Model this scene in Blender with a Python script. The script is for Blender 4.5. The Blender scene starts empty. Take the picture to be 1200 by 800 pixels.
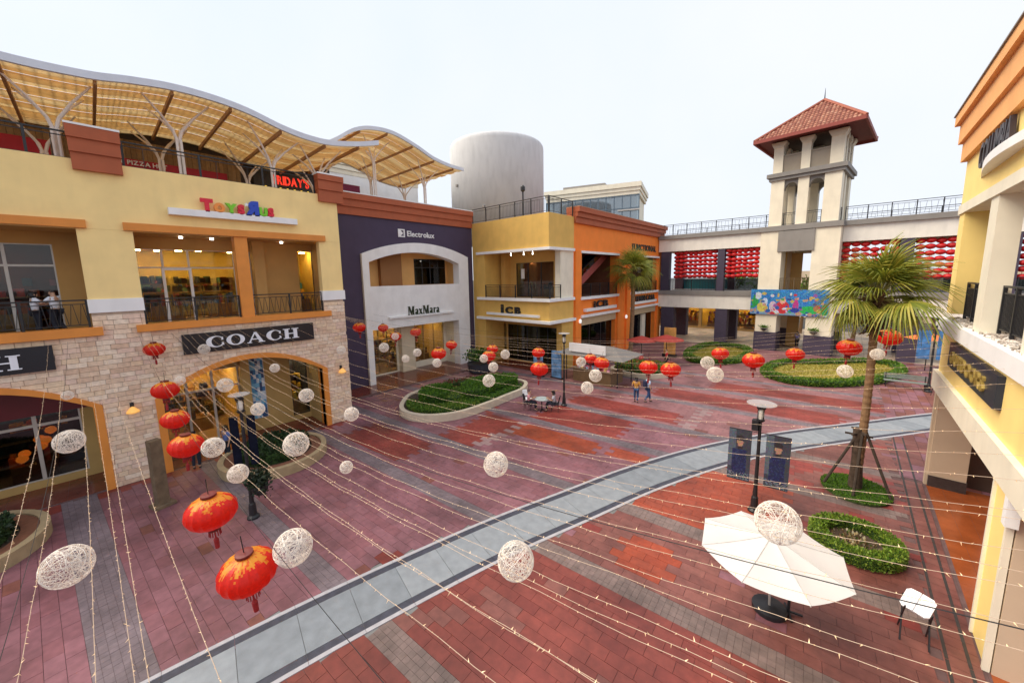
import bpy, bmesh, math, random
from mathutils import Vector, Matrix

random.seed(7)
R = math.radians
sc = bpy.context.scene
COL = sc.collection

# ------------------------------------------------------------------ camera
cam_d = bpy.data.cameras.new("camera")
cam = bpy.data.objects.new("camera", cam_d)
COL.objects.link(cam)
sc.camera = cam
CR = Vector((0.7439561, 0.6679927, -0.0177481))
CD = Vector((0.0772908, -0.1124011, -0.9906524))
CF = Vector((-0.6637435, 0.7356301, -0.1352512))
cam.matrix_world = Matrix(((CR.x, -CD.x, -CF.x, 0), (CR.y, -CD.y, -CF.y, 0), (CR.z, -CD.z, -CF.z, 8.0), (0, 0, 0, 1)))
cam_d.sensor_width = 36
cam_d.lens = 13.2
cam_d.shift_y = -0.0125
cam_d.clip_start = 0.05
cam_d.clip_end = 3000

# ------------------------------------------------------------------ world, sun, exposure
SUN_EL, SUN_AZ = R(50), R(232)          # azimuth: direction the light comes from, clockwise from +Y
w = bpy.data.worlds.new("World")
sc.world = w
w.use_nodes = True
nt = w.node_tree
bg = nt.nodes["Background"]
sky = nt.nodes.new("ShaderNodeTexSky")
sky.sky_type = 'NISHITA'
sky.sun_disc = False
sky.sun_elevation = SUN_EL
sky.sun_rotation = SUN_AZ
sky.air_density = 1.0
sky.dust_density = 4.0
mx = nt.nodes.new("ShaderNodeMix")
mx.data_type = 'RGBA'
mx.inputs[0].default_value = 0.94
nt.links.new(sky.outputs[0], mx.inputs[6])
cn = nt.nodes.new("ShaderNodeTexNoise")           # thin bright overcast, slightly uneven
cn.inputs["Scale"].default_value = 1.6
cn.inputs["Detail"].default_value = 5
tcw = nt.nodes.new("ShaderNodeTexCoord")
nt.links.new(tcw.outputs["Generated"], cn.inputs["Vector"])
cr = nt.nodes.new("ShaderNodeValToRGB")
cr.color_ramp.elements[0].position = 0.35
cr.color_ramp.elements[1].position = 0.68
cr.color_ramp.elements[0].color = (6.85, 7.45, 8.5, 1)
cr.color_ramp.elements[1].color = (7.6, 7.85, 8.4, 1)
nt.links.new(cn.outputs[0], cr.inputs[0])
nt.links.new(cr.outputs[0], mx.inputs[7])
nt.links.new(mx.outputs[2], bg.inputs[0])
bg.inputs[1].default_value = 0.10
sun_d = bpy.data.lights.new("sun", 'SUN')
sun_d.energy = 3.4
sun_d.angle = R(50)
sun_d.color = (1.0, 0.88, 0.70)
sun = bpy.data.objects.new("sun", sun_d)
COL.objects.link(sun)
dirv = Vector((math.sin(SUN_AZ) * math.cos(SUN_EL), math.cos(SUN_AZ) * math.cos(SUN_EL), math.sin(SUN_EL)))
sun.rotation_euler = (-dirv).to_track_quat('-Z', 'Y').to_euler()
sun.location = dirv * 60
vs = sc.view_settings
vs.view_transform = 'Standard'
vs.look = 'None'
vs.gamma = 1
vs.exposure = 0.40
sc.cycles.use_denoising = True
sc.cycles.max_bounces = 8
sc.cycles.diffuse_bounces = 5
sc.cycles.transparent_max_bounces = 24
sc.cycles.sample_clamp_indirect = 6

# ------------------------------------------------------------------ materials
MATS = {}


def node_mat(name):
    m = bpy.data.materials.new(name)
    m.use_nodes = True
    return m, m.node_tree, m.node_tree.nodes["Principled BSDF"]


def mat(name, col, rough=0.6, var=0.12, scale=3.0, bump=0.0, bscale=40.0, metal=0.0, streak=0.0, emit=0.0, ecol=None, detail=4.0, spec=0.5):
    if name in MATS:
        return MATS[name]
    m, t, b = node_mat(name)
    tc = t.nodes.new("ShaderNodeTexCoord")
    src = tc.outputs["Object"]
    nz = t.nodes.new("ShaderNodeTexNoise")
    nz.inputs["Scale"].default_value = scale
    nz.inputs["Detail"].default_value = detail
    t.links.new(src, nz.inputs["Vector"])
    rp = t.nodes.new("ShaderNodeMapRange")
    rp.inputs[1].default_value = 0.3
    rp.inputs[2].default_value = 0.7
    rp.inputs[3].default_value = 1 - var
    rp.inputs[4].default_value = 1 + var
    t.links.new(nz.outputs[0], rp.inputs[0])
    fac = rp.outputs[0]
    if streak > 0:
        mp = t.nodes.new("ShaderNodeMapping")
        mp.inputs["Scale"].default_value = (1.3, 1.3, 0.35)
        t.links.new(src, mp.inputs[0])
        n2 = t.nodes.new("ShaderNodeTexNoise")
        n2.inputs["Scale"].default_value = 1.6
        n2.inputs["Detail"].default_value = 6
        t.links.new(mp.outputs[0], n2.inputs["Vector"])
        r2 = t.nodes.new("ShaderNodeMapRange")
        r2.inputs[1].default_value = 0.45
        r2.inputs[2].default_value = 0.72
        r2.inputs[3].default_value = 1.0
        r2.inputs[4].default_value = 1.0 - streak * 0.85
        t.links.new(n2.outputs[0], r2.inputs[0])
        mu = t.nodes.new("ShaderNodeMath")
        mu.operation = 'MULTIPLY'
        t.links.new(fac, mu.inputs[0])
        t.links.new(r2.outputs[0], mu.inputs[1])
        fac = mu.outputs[0]
    sc_ = t.nodes.new("ShaderNodeVectorMath")
    sc_.operation = 'SCALE'
    sc_.inputs[0].default_value = col
    t.links.new(fac, sc_.inputs[3])
    t.links.new(sc_.outputs[0], b.inputs["Base Color"])
    b.inputs["Roughness"].default_value = rough
    b.inputs["Metallic"].default_value = metal
    b.inputs["Specular IOR Level"].default_value = spec
    if bump > 0:
        n3 = t.nodes.new("ShaderNodeTexNoise")
        n3.inputs["Scale"].default_value = bscale
        n3.inputs["Detail"].default_value = 3
        t.links.new(src, n3.inputs["Vector"])
        bp = t.nodes.new("ShaderNodeBump")
        bp.inputs["Strength"].default_value = bump
        bp.inputs["Distance"].default_value = 0.02
        t.links.new(n3.outputs[0], bp.inputs["Height"])
        t.links.new(bp.outputs[0], b.inputs["Normal"])
    if emit > 0:
        b.inputs["Emission Color"].default_value = (*(ecol or col), 1)
        b.inputs["Emission Strength"].default_value = emit
    MATS[name] = m
    return m


def vcol_mat(name, rough=0.55, var=0.15, scale=9.0, bump=0.25, bscale=60, trans=0.0, stain=0.0):
    """colour of every face taken from the 'col' attribute of the mesh, with grain on top"""
    if name in MATS:
        return MATS[name]
    m, t, b = node_mat(name)
    at = t.nodes.new("ShaderNodeAttribute")
    at.attribute_name = "col"
    ge = t.nodes.new("ShaderNodeNewGeometry")
    nz = t.nodes.new("ShaderNodeTexNoise")
    nz.inputs["Scale"].default_value = scale
    nz.inputs["Detail"].default_value = 5
    t.links.new(ge.outputs["Position"], nz.inputs["Vector"])
    rp = t.nodes.new("ShaderNodeMapRange")
    rp.inputs[1].default_value = 0.3
    rp.inputs[2].default_value = 0.7
    rp.inputs[3].default_value = 1 - var
    rp.inputs[4].default_value = 1 + var
    t.links.new(nz.outputs[0], rp.inputs[0])
    fac = rp.outputs[0]
    if stain:
        n2 = t.nodes.new("ShaderNodeTexNoise")
        n2.inputs["Scale"].default_value = 0.45
        n2.inputs["Detail"].default_value = 7
        n2.inputs["Roughness"].default_value = 0.65
        t.links.new(ge.outputs["Position"], n2.inputs["Vector"])
        r2 = t.nodes.new("ShaderNodeMapRange")
        r2.inputs[1].default_value = 0.38
        r2.inputs[2].default_value = 0.66
        r2.inputs[3].default_value = 1 + stain
        r2.inputs[4].default_value = 1 - stain
        t.links.new(n2.outputs[0], r2.inputs[0])
        mu = t.nodes.new("ShaderNodeMath")
        mu.operation = 'MULTIPLY'
        t.links.new(fac, mu.inputs[0])
        t.links.new(r2.outputs[0], mu.inputs[1])
        fac = mu.outputs[0]
    sc_ = t.nodes.new("ShaderNodeVectorMath")
    sc_.operation = 'SCALE'
    t.links.new(at.outputs["Color"], sc_.inputs[0])
    t.links.new(fac, sc_.inputs[3])
    t.links.new(sc_.outputs[0], b.inputs["Base Color"])
    b.inputs["Roughness"].default_value = rough
    if bump:
        n3 = t.nodes.new("ShaderNodeTexNoise")
        n3.inputs["Scale"].default_value = bscale
        t.links.new(ge.outputs["Position"], n3.inputs["Vector"])
        bp = t.nodes.new("ShaderNodeBump")
        bp.inputs["Strength"].default_value = bump
        bp.inputs["Distance"].default_value = 0.01
        t.links.new(n3.outputs[0], bp.inputs["Height"])
        t.links.new(bp.outputs[0], b.inputs["Normal"])
    if trans:
        tr = t.nodes.new("ShaderNodeBsdfTranslucent")
        t.links.new(sc_.outputs[0], tr.inputs[0])
        ms = t.nodes.new("ShaderNodeMixShader")
        ms.inputs[0].default_value = trans
        t.links.new(b.outputs[0], ms.inputs[1])
        t.links.new(tr.outputs[0], ms.inputs[2])
        t.links.new(ms.outputs[0], t.nodes["Material Output"].inputs[0])
    MATS[name] = m
    return m


def glass_mat(name, tint, gloss=0.14):
    if name in MATS:
        return MATS[name]
    m, t, b = node_mat(name)
    t.nodes.remove(b)
    tr = t.nodes.new("ShaderNodeBsdfTransparent")
    tr.inputs[0].default_value = (*tint, 1)
    gl = t.nodes.new("ShaderNodeBsdfGlossy")
    gl.inputs["Roughness"].default_value = 0.03
    fr = t.nodes.new("ShaderNodeFresnel")
    fr.inputs[0].default_value = 1.32
    ad = t.nodes.new("ShaderNodeMath")
    ad.operation = 'ADD'
    ad.inputs[1].default_value = gloss
    t.links.new(fr.outputs[0], ad.inputs[0])
    ms = t.nodes.new("ShaderNodeMixShader")
    t.links.new(ad.outputs[0], ms.inputs[0])
    t.links.new(tr.outputs[0], ms.inputs[1])
    t.links.new(gl.outputs[0], ms.inputs[2])
    t.links.new(ms.outputs[0], t.nodes["Material Output"].inputs[0])
    MATS[name] = m
    return m


def milky_mat(name, col, op):
    m, t, b = node_mat(name)
    b.inputs["Base Color"].default_value = (*col, 1)
    b.inputs["Roughness"].default_value = 0.4
    b.inputs["Alpha"].default_value = op
    MATS[name] = m
    return m


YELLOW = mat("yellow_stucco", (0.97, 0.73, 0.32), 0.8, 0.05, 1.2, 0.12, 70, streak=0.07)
YELLOW2 = mat("ochre_stucco", (0.72, 0.45, 0.115), 0.8, 0.06, 1.2, 0.12, 70, streak=0.08)
PALEYEL = mat("pale_yellow_stucco", (0.97, 0.73, 0.26), 0.75, 0.05, 1.0, 0.1, 70, streak=0.06)
ORANGET = mat("orange_trim_paint", (0.74, 0.27, 0.045), 0.6, 0.06, 2.0, 0.06, 60, streak=0.08)
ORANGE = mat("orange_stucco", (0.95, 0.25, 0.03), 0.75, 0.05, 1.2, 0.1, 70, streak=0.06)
BROWNR = mat("russet_cornice_paint", (0.42, 0.10, 0.035), 0.65, 0.07, 1.6, 0.08, 60, streak=0.1)
ORCORN = mat("apricot_cornice_paint", (0.90, 0.44, 0.15), 0.65, 0.06, 1.6, 0.08, 60, streak=0.08)
VIOLET = mat("violet_stucco", (0.060, 0.042, 0.085), 0.75, 0.08, 1.3, 0.12, 70, streak=0.06)
WHITEP = mat("white_paint", (0.87, 0.87, 0.87), 0.6, 0.04, 1.5, 0.05, 60, streak=0.08)
CREAMP = mat("cream_paint", (0.84, 0.78, 0.63), 0.65, 0.05, 1.5, 0.06, 60, streak=0.08)
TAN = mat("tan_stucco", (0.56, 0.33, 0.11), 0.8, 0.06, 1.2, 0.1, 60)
TANP = mat("beige_plaster", (0.60, 0.47, 0.34), 0.75, 0.06, 1.0, 0.08, 60)
GREYP = mat("grey_paint", (0.25, 0.23, 0.21), 0.65, 0.06, 1.5, 0.06, 60, streak=0.1)
BLACKM = mat("black_metal", (0.015, 0.015, 0.018), 0.45, 0.2, 6, spec=0.5)
ALU = mat("pale_metal_frame", (0.55, 0.52, 0.48), 0.4, 0.06, 4, metal=0.3)
DARKF = mat("dark_metal_frame", (0.03, 0.03, 0.035), 0.4, 0.1, 4)
MORTAR = mat("stone_mortar", (0.52, 0.42, 0.34), 0.9, 0.12, 6, 0.3, 50)
STONEV = vcol_mat("limestone_blocks", 0.85, 0.14, 7.0, 0.5, 28)
TILEV = vcol_mat("paving_tile", 0.45, 0.14, 5.0, 0.2, 70, stain=0.34)
LEAFV = vcol_mat("leaf", 0.55, 0.1, 3.0, 0, trans=0.25)
GOODSV = vcol_mat("merchandise", 0.6, 0.05, 3.0, 0)
PRINTV = vcol_mat("printed_colours", 0.5, 0.06, 3.0, 0)
GLASS = glass_mat("shop_glass", (0.82, 0.84, 0.80), 0.02)
GLASSD = glass_mat("dark_glass", (0.42, 0.46, 0.46), 0.03)
GLASSB = glass_mat("sky_glass", (0.55, 0.68, 0.75), 0.25)
TEALG = mat("teal_panel", (0.04, 0.28, 0.36), 0.4, 0.1, 3)
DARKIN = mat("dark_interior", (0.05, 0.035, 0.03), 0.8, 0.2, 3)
LAMPW = mat("warm_lamp", (1, 0.8, 0.45), 0.5, 0, 1, emit=60.0, ecol=(1, 0.72, 0.32))
LAMPC = mat("white_lamp", (1, 0.95, 0.85), 0.5, 0, 1, emit=7.0, ecol=(1, 0.93, 0.82))
CONC = mat("pale_concrete", (0.62, 0.60, 0.57), 0.8, 0.06, 1.5, 0.15, 40, streak=0.12)
ROOFSLAB = mat("roof_screed", (0.3, 0.29, 0.28), 0.9, 0.15, 2, 0.2, 30)

# ------------------------------------------------------------------ mesh builder


class MB:
    def __init__(s):
        s.v, s.f, s.c = [], [], []
        s.cur = None

    def add(s, vs, fs):
        o = len(s.v)
        s.v += [tuple(p) for p in vs]
        for f in fs:
            s.f.append(tuple(i + o for i in f))
            s.c.append(s.cur)

    def box(s, x0, x1, y0, y1, z0, z1):
        x0, x1 = min(x0, x1), max(x0, x1)
        y0, y1 = min(y0, y1), max(y0, y1)
        s.add([(x0, y0, z0), (x1, y0, z0), (x1, y1, z0), (x0, y1, z0), (x0, y0, z1), (x1, y0, z1), (x1, y1, z1), (x0, y1, z1)],
              [(0, 3, 2, 1), (4, 5, 6, 7), (0, 1, 5, 4), (1, 2, 6, 5), (2, 3, 7, 6), (3, 0, 4, 7)])
        return s

    def cbox(s, x, y, z, a, b, c):
        return s.box(x - a / 2, x + a / 2, y - b / 2, y + b / 2, z - c / 2, z + c / 2)

    def obox(s, M, a, b, c):
        """box centred at matrix M with sizes a b c"""
        P = [M @ Vector((i * a / 2, j * b / 2, k * c / 2)) for k in (-1, 1) for i, j in ((-1, -1), (1, -1), (1, 1), (-1, 1))]
        s.add(P, [(0, 3, 2, 1), (4, 5, 6, 7), (0, 1, 5, 4), (1, 2, 6, 5), (2, 3, 7, 6), (3, 0, 4, 7)])
        return s

    def bar(s, p, q, a, b=None, up=(0, 0, 1)):
        p, q = Vector(p), Vector(q)
        d = q - p
        L = d.length
        if L < 1e-6:
            return s
        d.normalize()
        u = Vector(up)
        if abs(d.dot(u)) > 0.98:
            u = Vector((1, 0, 0))
        x = d.cross(u).normalized()
        y = x.cross(d)
        M = Matrix(((x.x, d.x, y.x, 0), (x.y, d.y, y.y, 0), (x.z, d.z, y.z, 0), (0, 0, 0, 1)))
        M.translation = (p + q) / 2
        return s.obox(M, a, L, b or a)

    def tube(s, pts, rad, n=6, caps=True):
        pts = [Vector(p) for p in pts]
        if not hasattr(rad, '__len__'):
            rad = [rad] * len(pts)
        o = []
        pu = None
        for i, p in enumerate(pts):
            d = (pts[min(i + 1, len(pts) - 1)] - pts[max(i - 1, 0)])
            if d.length < 1e-9:
                d = Vector((0, 0, 1))
            d.normalize()
            if pu is None:
                pu = Vector((0, 0, 1)) if abs(d.z) < 0.9 else Vector((1, 0, 0))
            x = d.cross(pu).normalized()
            y = x.cross(d).normalized()
            pu = y
            o += [p + (x * math.cos(2 * math.pi * k / n) + y * math.sin(2 * math.pi * k / n)) * rad[i] for k in range(n)]
        fs = []
        for i in range(len(pts) - 1):
            for k in range(n):
                a, b = i * n + k, i * n + (k + 1) % n
                fs.append((a, b, b + n, a + n))
        if caps:
            fs.append(tuple(range(n))[::-1])
            fs.append(tuple(range((len(pts) - 1) * n, len(pts) * n)))
        s.add(o, fs)
        return s

    def lathe(s, c, prof, n=16):
        """prof: list of (r, z) from bottom to top"""
        c = Vector(c)
        o = []
        for r, z in prof:
            o += [c + Vector((r * math.cos(2 * math.pi * k / n), r * math.sin(2 * math.pi * k / n), z)) for k in range(n)]
        fs = []
        for i in range(len(prof) - 1):
            for k in range(n):
                a, b = i * n + k, i * n + (k + 1) % n
                fs.append((a, b, b + n, a + n))
        fs.append(tuple(range(n))[::-1])
        fs.append(tuple(range((len(prof) - 1) * n, len(prof) * n)))
        s.add(o, fs)
        return s

    def prism(s, poly, axis, d0, d1):
        """poly of 2-D points in the plane across axis ('x': (y,z), 'y': (x,z), 'z': (x,y)), extruded d0..d1"""
        n = len(poly)
        f3 = {'x': lambda p, d: (d, p[0], p[1]), 'y': lambda p, d: (p[0], d, p[1]), 'z': lambda p, d: (p[0], p[1], d)}[axis]
        ar = sum(poly[i][0] * poly[(i + 1) % n][1] - poly[(i + 1) % n][0] * poly[i][1] for i in range(n))
        if ar < 0:
            poly = poly[::-1]
        if d1 < d0:
            d0, d1 = d1, d0
        vs_ = [f3(p, d0) for p in poly] + [f3(p, d1) for p in poly]
        fs = [tuple(range(n))[::-1], tuple(range(n, 2 * n))] + [(i, (i + 1) % n, n + (i + 1) % n, n + i) for i in range(n)]
        if axis == 'y':
            fs = [f[::-1] for f in fs]
        s.add(vs_, fs)
        return s

    def quad(s, a, b, c, d):
        s.add([a, b, c, d], [(0, 1, 2, 3)])
        return s

    def wall(s, axis, p0, p1, u0, u1, z0, z1, holes=()):
        """wall across axis between p0 and p1 with rectangular holes (u0,u1,z0,z1)"""
        us = sorted({u0, u1} | {min(max(h[i], u0), u1) for h in holes for i in (0, 1)})
        for a, b in zip(us[:-1], us[1:]):
            if b - a < 1e-6:
                continue
            mid = (a + b) / 2
            hs = sorted([(max(h[2], z0), min(h[3], z1)) for h in holes if h[0] < mid < h[1]])
            z = z0
            for h0, h1 in hs + [(z1, z1)]:
                if h0 - z > 1e-6:
                    if axis == 'x':
                        s.box(p0, p1, a, b, z, h0)
                    else:
                        s.box(a, b, p0, p1, z, h0)
                z = max(z, h1)
        return s

    def mesh(s, name, m, org=(0, 0, 0), smooth=False):
        me = bpy.data.meshes.new(name)
        ox, oy, oz = org
        me.from_pydata([(x - ox, y - oy, z - oz) for x, y, z in s.v], [], s.f)
        if any(c is not None for c in s.c):
            at = me.color_attributes.new("col", 'FLOAT_COLOR', 'CORNER')
            buf = []
            for f, c in zip(s.f, s.c):
                buf += [*(c or (0.5, 0.5, 0.5)), 1.0] * len(f)
            at.data.foreach_set("color", buf)
        me.materials.append(m)
        if smooth:
            me.polygons.foreach_set("use_smooth", [True] * len(me.polygons))
        me.update()
        return me


def link(o, parent=None):
    COL.objects.link(o)
    if parent:
        o.parent = parent
    return o


def origin(o):
    p = Vector((0, 0, 0))
    while o:
        p += o.location
        o = o.parent
    return p


def tag(o, label=None, cat=None, group=None, kind=None):
    for k, v in (("label", label), ("category", cat), ("group", group), ("kind", kind)):
        if v:
            o[k] = v
    return o


def thing(name, label, cat, loc=(0, 0, 0), group=None, rz=0):
    o = bpy.data.objects.new(name, None)
    o.empty_display_size = 0.2
    o.location = loc
    o.rotation_euler = (0, 0, rz)
    link(o)
    return tag(o, label, cat, group)


def part(name, mb, m, parent, label=None, kind=None, smooth=False):
    """world-coordinate mesh builder -> child object (parents are unrotated when this is used)"""
    me = mb.mesh(name, m, origin(parent), smooth)
    o = link(bpy.data.objects.new(name, me), parent)
    if label:
        o["label"] = label
    if kind:
        o["kind"] = kind
    return o


def lpart(name, mb, m, parent, label=None, kind=None, smooth=False):
    """local-coordinate mesh builder -> child object"""
    me = mb.mesh(name, m, (0, 0, 0), smooth)
    o = link(bpy.data.objects.new(name, me), parent)
    if label:
        o["label"] = label
    if kind:
        o["kind"] = kind
    return o


def solo(name, mb, m, label, cat, loc=(0, 0, 0), group=None, smooth=False):
    o = link(bpy.data.objects.new(name, mb.mesh(name, m, loc, smooth)))
    o.location = loc
    return tag(o, label, cat, group)


def struct(name, mb, m):
    o = link(bpy.data.objects.new(name, mb.mesh(name, m)))
    o["kind"] = "structure"
    return o


def copy_tree(o, parent=None):
    c = o.copy()
    link(c)
    c.parent = parent
    for ch in list(o.children):
        copy_tree(ch, c)
    return c


# ------------------------------------------------------------------ lettering
_glyph = {}


def glyph(ch, bold=0.0):
    k = (ch, bold)
    if k in _glyph:
        return _glyph[k]
    cu = bpy.data.curves.new("glyph", 'FONT')
    cu.body = ch
    cu.size = 1.0
    cu.extrude = 0.5
    cu.offset = bold
    cu.resolution_u = 3
    ob = bpy.data.objects.new("glyph", cu)
    COL.objects.link(ob)
    dg = bpy.context.evaluated_depsgraph_get()
    dg.update()
    me = ob.evaluated_get(dg).to_mesh()
    vs_ = [tuple(v.co) for v in me.vertices]
    fs = [tuple(p.vertices) for p in me.polygons]
    bpy.data.objects.remove(ob)
    bpy.data.curves.remove(cu)
    xs = [v[0] for v in vs_] or [0]
    _glyph[k] = (vs_, fs, min(xs), max(xs))
    return _glyph[k]


def ell(cx, cy, rx, ry, a0, a1, n):
    return [(cx + rx * math.cos(R(a0 + (a1 - a0) * i / n)), cy + ry * math.sin(R(a0 + (a1 - a0) * i / n))) for i in range(n + 1)]


SERIF = {
    'C': (0.95, [ell(0.5, 0.5, 0.5, 0.5, 38, 322, 22) + ell(0.57, 0.5, 0.30, 0.44, 322, 38, 18), [(0.8, 0.62), (0.9, 0.62), (0.9, 0.86), (0.84, 0.86)], [(0.8, 0.38), (0.9, 0.38), (0.93, 0.16), (0.86, 0.16)]]),
    'O': (1.02, [ell(0.51, 0.5, 0.51, 0.5, 90, 270, 14) + ell(0.51, 0.5, 0.27, 0.43, 270, 90, 12), ell(0.51, 0.5, 0.51, 0.5, -90, 90, 14) + ell(0.51, 0.5, 0.27, 0.43, 90, -90, 12)]),
    'A': (1.05, [[(0.08, 0), (0.17, 0), (0.53, 1.0), (0.46, 1.0)], [(0.42, 1.0), (0.58, 1.0), (0.98, 0), (0.74, 0)], [(0.22, 0.3), (0.68, 0.3), (0.66, 0.38), (0.24, 0.38)], [(0, 0), (0.27, 0), (0.27, 0.06), (0, 0.06)], [(0.66, 0), (1.05, 0), (1.05, 0.06), (0.66, 0.06)]]),
    'H': (1.02, [[(0.1, 0), (0.34, 0), (0.34, 1), (0.1, 1)], [(0.68, 0), (0.92, 0), (0.92, 1), (0.68, 1)], [(0.3, 0.46), (0.72, 0.46), (0.72, 0.54), (0.3, 0.54)], [(0, 0), (0.44, 0), (0.44, 0.07), (0, 0.07)], [(0.58, 0), (1.02, 0), (1.02, 0.07), (0.58, 0.07)], [(0, 0.93), (0.44, 0.93), (0.44, 1), (0, 1)], [(0.58, 0.93), (1.02, 0.93), (1.02, 1), (0.58, 1)]]),
    'M': (0.98, [[(0.1, 0), (0.17, 0), (0.17, 1), (0.1, 1)], [(0.1, 1), (0.3, 1), (0.56, 0.16), (0.46, 0)], [(0.44, 0), (0.52, 0), (0.78, 1), (0.7, 1)], [(0.68, 0), (0.88, 0), (0.88, 1), (0.68, 1)], [(0, 0), (0.27, 0), (0.27, 0.05), (0, 0.05)], [(0.6, 0), (0.96, 0), (0.96, 0.05), (0.6, 0.05)], [(0.02, 0.95), (0.3, 0.95), (0.3, 1), (0.02, 1)], [(0.7, 0.95), (0.96, 0.95), (0.96, 1), (0.7, 1)]]),
    'a': (0.52, [[(0.28, 0), (0.44, 0), (0.44, 0.52), (0.28, 0.52)], ell(0.24, 0.17, 0.22, 0.18, 0, 360, 14)[:-1], ell(0.25, 0.5, 0.19, 0.17, 0, 180, 8) + ell(0.25, 0.5, 0.08, 0.1, 180, 0, 6), [(0.36, 0), (0.52, 0), (0.5, 0.07), (0.36, 0.07)]]),
    'x': (0.54, [[(0.02, 0.66), (0.2, 0.66), (0.52, 0), (0.34, 0)], [(0.02, 0), (0.1, 0), (0.5, 0.66), (0.42, 0.66)], [(0, 0.61), (0.24, 0.61), (0.24, 0.66), (0, 0.66)], [(0.32, 0), (0.54, 0), (0.54, 0.05), (0.32, 0.05)]]),
    'r': (0.42, [[(0.08, 0), (0.23, 0), (0.23, 0.66), (0.08, 0.66)], ell(0.3, 0.48, 0.14, 0.17, 20, 170, 8) + ell(0.3, 0.46, 0.06, 0.1, 170, 20, 6), [(0, 0), (0.3, 0), (0.3, 0.05), (0, 0.05)]]),
}


def letters(parent, text, org, right, out, h, m, depth=0.08, width=None, gap=0.1, bold=0.02, serif=False, mats=None, heights=None, mirror=()):
    """raised letters, one object each.  org = lower left corner of the line, right/out = unit vectors"""
    right, out = Vector(right), Vector(out)
    up = Vector((0, 0, 1))
    capH = 0.69
    items, x = [], 0.0
    for i, ch in enumerate(text):
        if ch == ' ':
            x += 0.35
            continue
        hs = (heights[i] if heights else 1.0)
        if serif:
            wd, polys = SERIF[ch]
            items.append((x, ch, wd * hs, polys, hs))
            x += wd * hs + gap
        else:
            vs_, fs, a, b = glyph(ch, bold)
            wd = (b - a) / capH
            items.append((x, ch, wd * hs, (vs_, fs, a), hs))
            x += wd * hs + gap
    total = x - gap
    sx = (width / total) if width else h
    po = origin(parent)
    for k, (x0, ch, wd, data, hs) in enumerate(items):
        mb = MB()
        if serif:
            for j, pl in enumerate(data):
                n = len(pl)
                ar = sum(pl[i][0] * pl[(i + 1) % n][1] - pl[(i + 1) % n][0] * pl[i][1] for i in range(n))
                if ar < 0:
                    pl = pl[::-1]
                dd = depth + 0.002 * j
                P = [Vector(org) + right * ((x0 + p[0] * hs) * sx) + up * (p[1] * hs * h) for p in pl]
                vv = P + [p + out * dd for p in P]
                mb.add(vv, [tuple(range(n))[::-1], tuple(range(n, 2 * n))] + [(i, (i + 1) % n, n + (i + 1) % n, n + i) for i in range(n)])
        else:
            vs_, fs, a = data
            flip = k in mirror
            P = []
            for v in vs_:
                lx = (v[0] - a) / capH * hs
                if flip:
                    lx = wd - lx
                P.append(Vector(org) + right * ((x0 + lx) * sx) + up * (v[1] / capH * hs * h) + out * ((v[2] + 0.5) * depth))
            mb.add(P, [f[::-1] for f in fs] if flip else fs)
        o = link(bpy.data.objects.new("letter", mb.mesh("letter", mats[k] if mats else m, po)), parent)
    return sx * total


# ------------------------------------------------------------------ generic builders
def railing(parent, p, q, h=1.05, z=None, every=1.6, m=None, dens=0.13, name="railing", pattern='bars'):
    """metal railing from p to q (base points); rails + posts + balusters (one part each kind)"""
    m = m or BLACKM
    p, q = Vector(p), Vector(q)
    L = (q - p).length
    d = (q - p) / L
    mb = MB()
    up = Vector((0, 0, h))
    mb.bar(p + up, q + up, 0.06, 0.05)
    mb.bar(p + up * 0.86, q + up * 0.86, 0.03, 0.03)
    mb.bar(p + up * 0.1, q + up * 0.1, 0.03, 0.03)
    rail = part("rail", mb, m, parent)
    n = max(1, round(L / every))
    for i in range(n + 1):
        b = MB()
        c = p + d * (L * i / n)
        b.bar(c, c + up * 1.02, 0.07, 0.07)
        part("post", b, m, parent)
    mb = MB()
    k = max(2, int(L / dens))
    for i in range(k):
        c = p + d * (L * (i + 0.5) / k)
        lean = 0.0
        if pattern == 'wave':
            lean = 0.045 if i % 2 else -0.045
        mb.bar(c + up * 0.1 - d * lean, c + up * 0.86 + d * lean, 0.018, 0.018)
    part("baluster", mb, m, parent, kind="stuff")


GOODC = [(0.6, 0.08, 0.05), (0.7, 0.5, 0.08), (0.05, 0.12, 0.4), (0.1, 0.3, 0.1), (0.7, 0.65, 0.55), (0.03, 0.03, 0.04), (0.35, 0.18, 0.07), (0.55, 0.15, 0.3), (0.02, 0.25, 0.35)]


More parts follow.
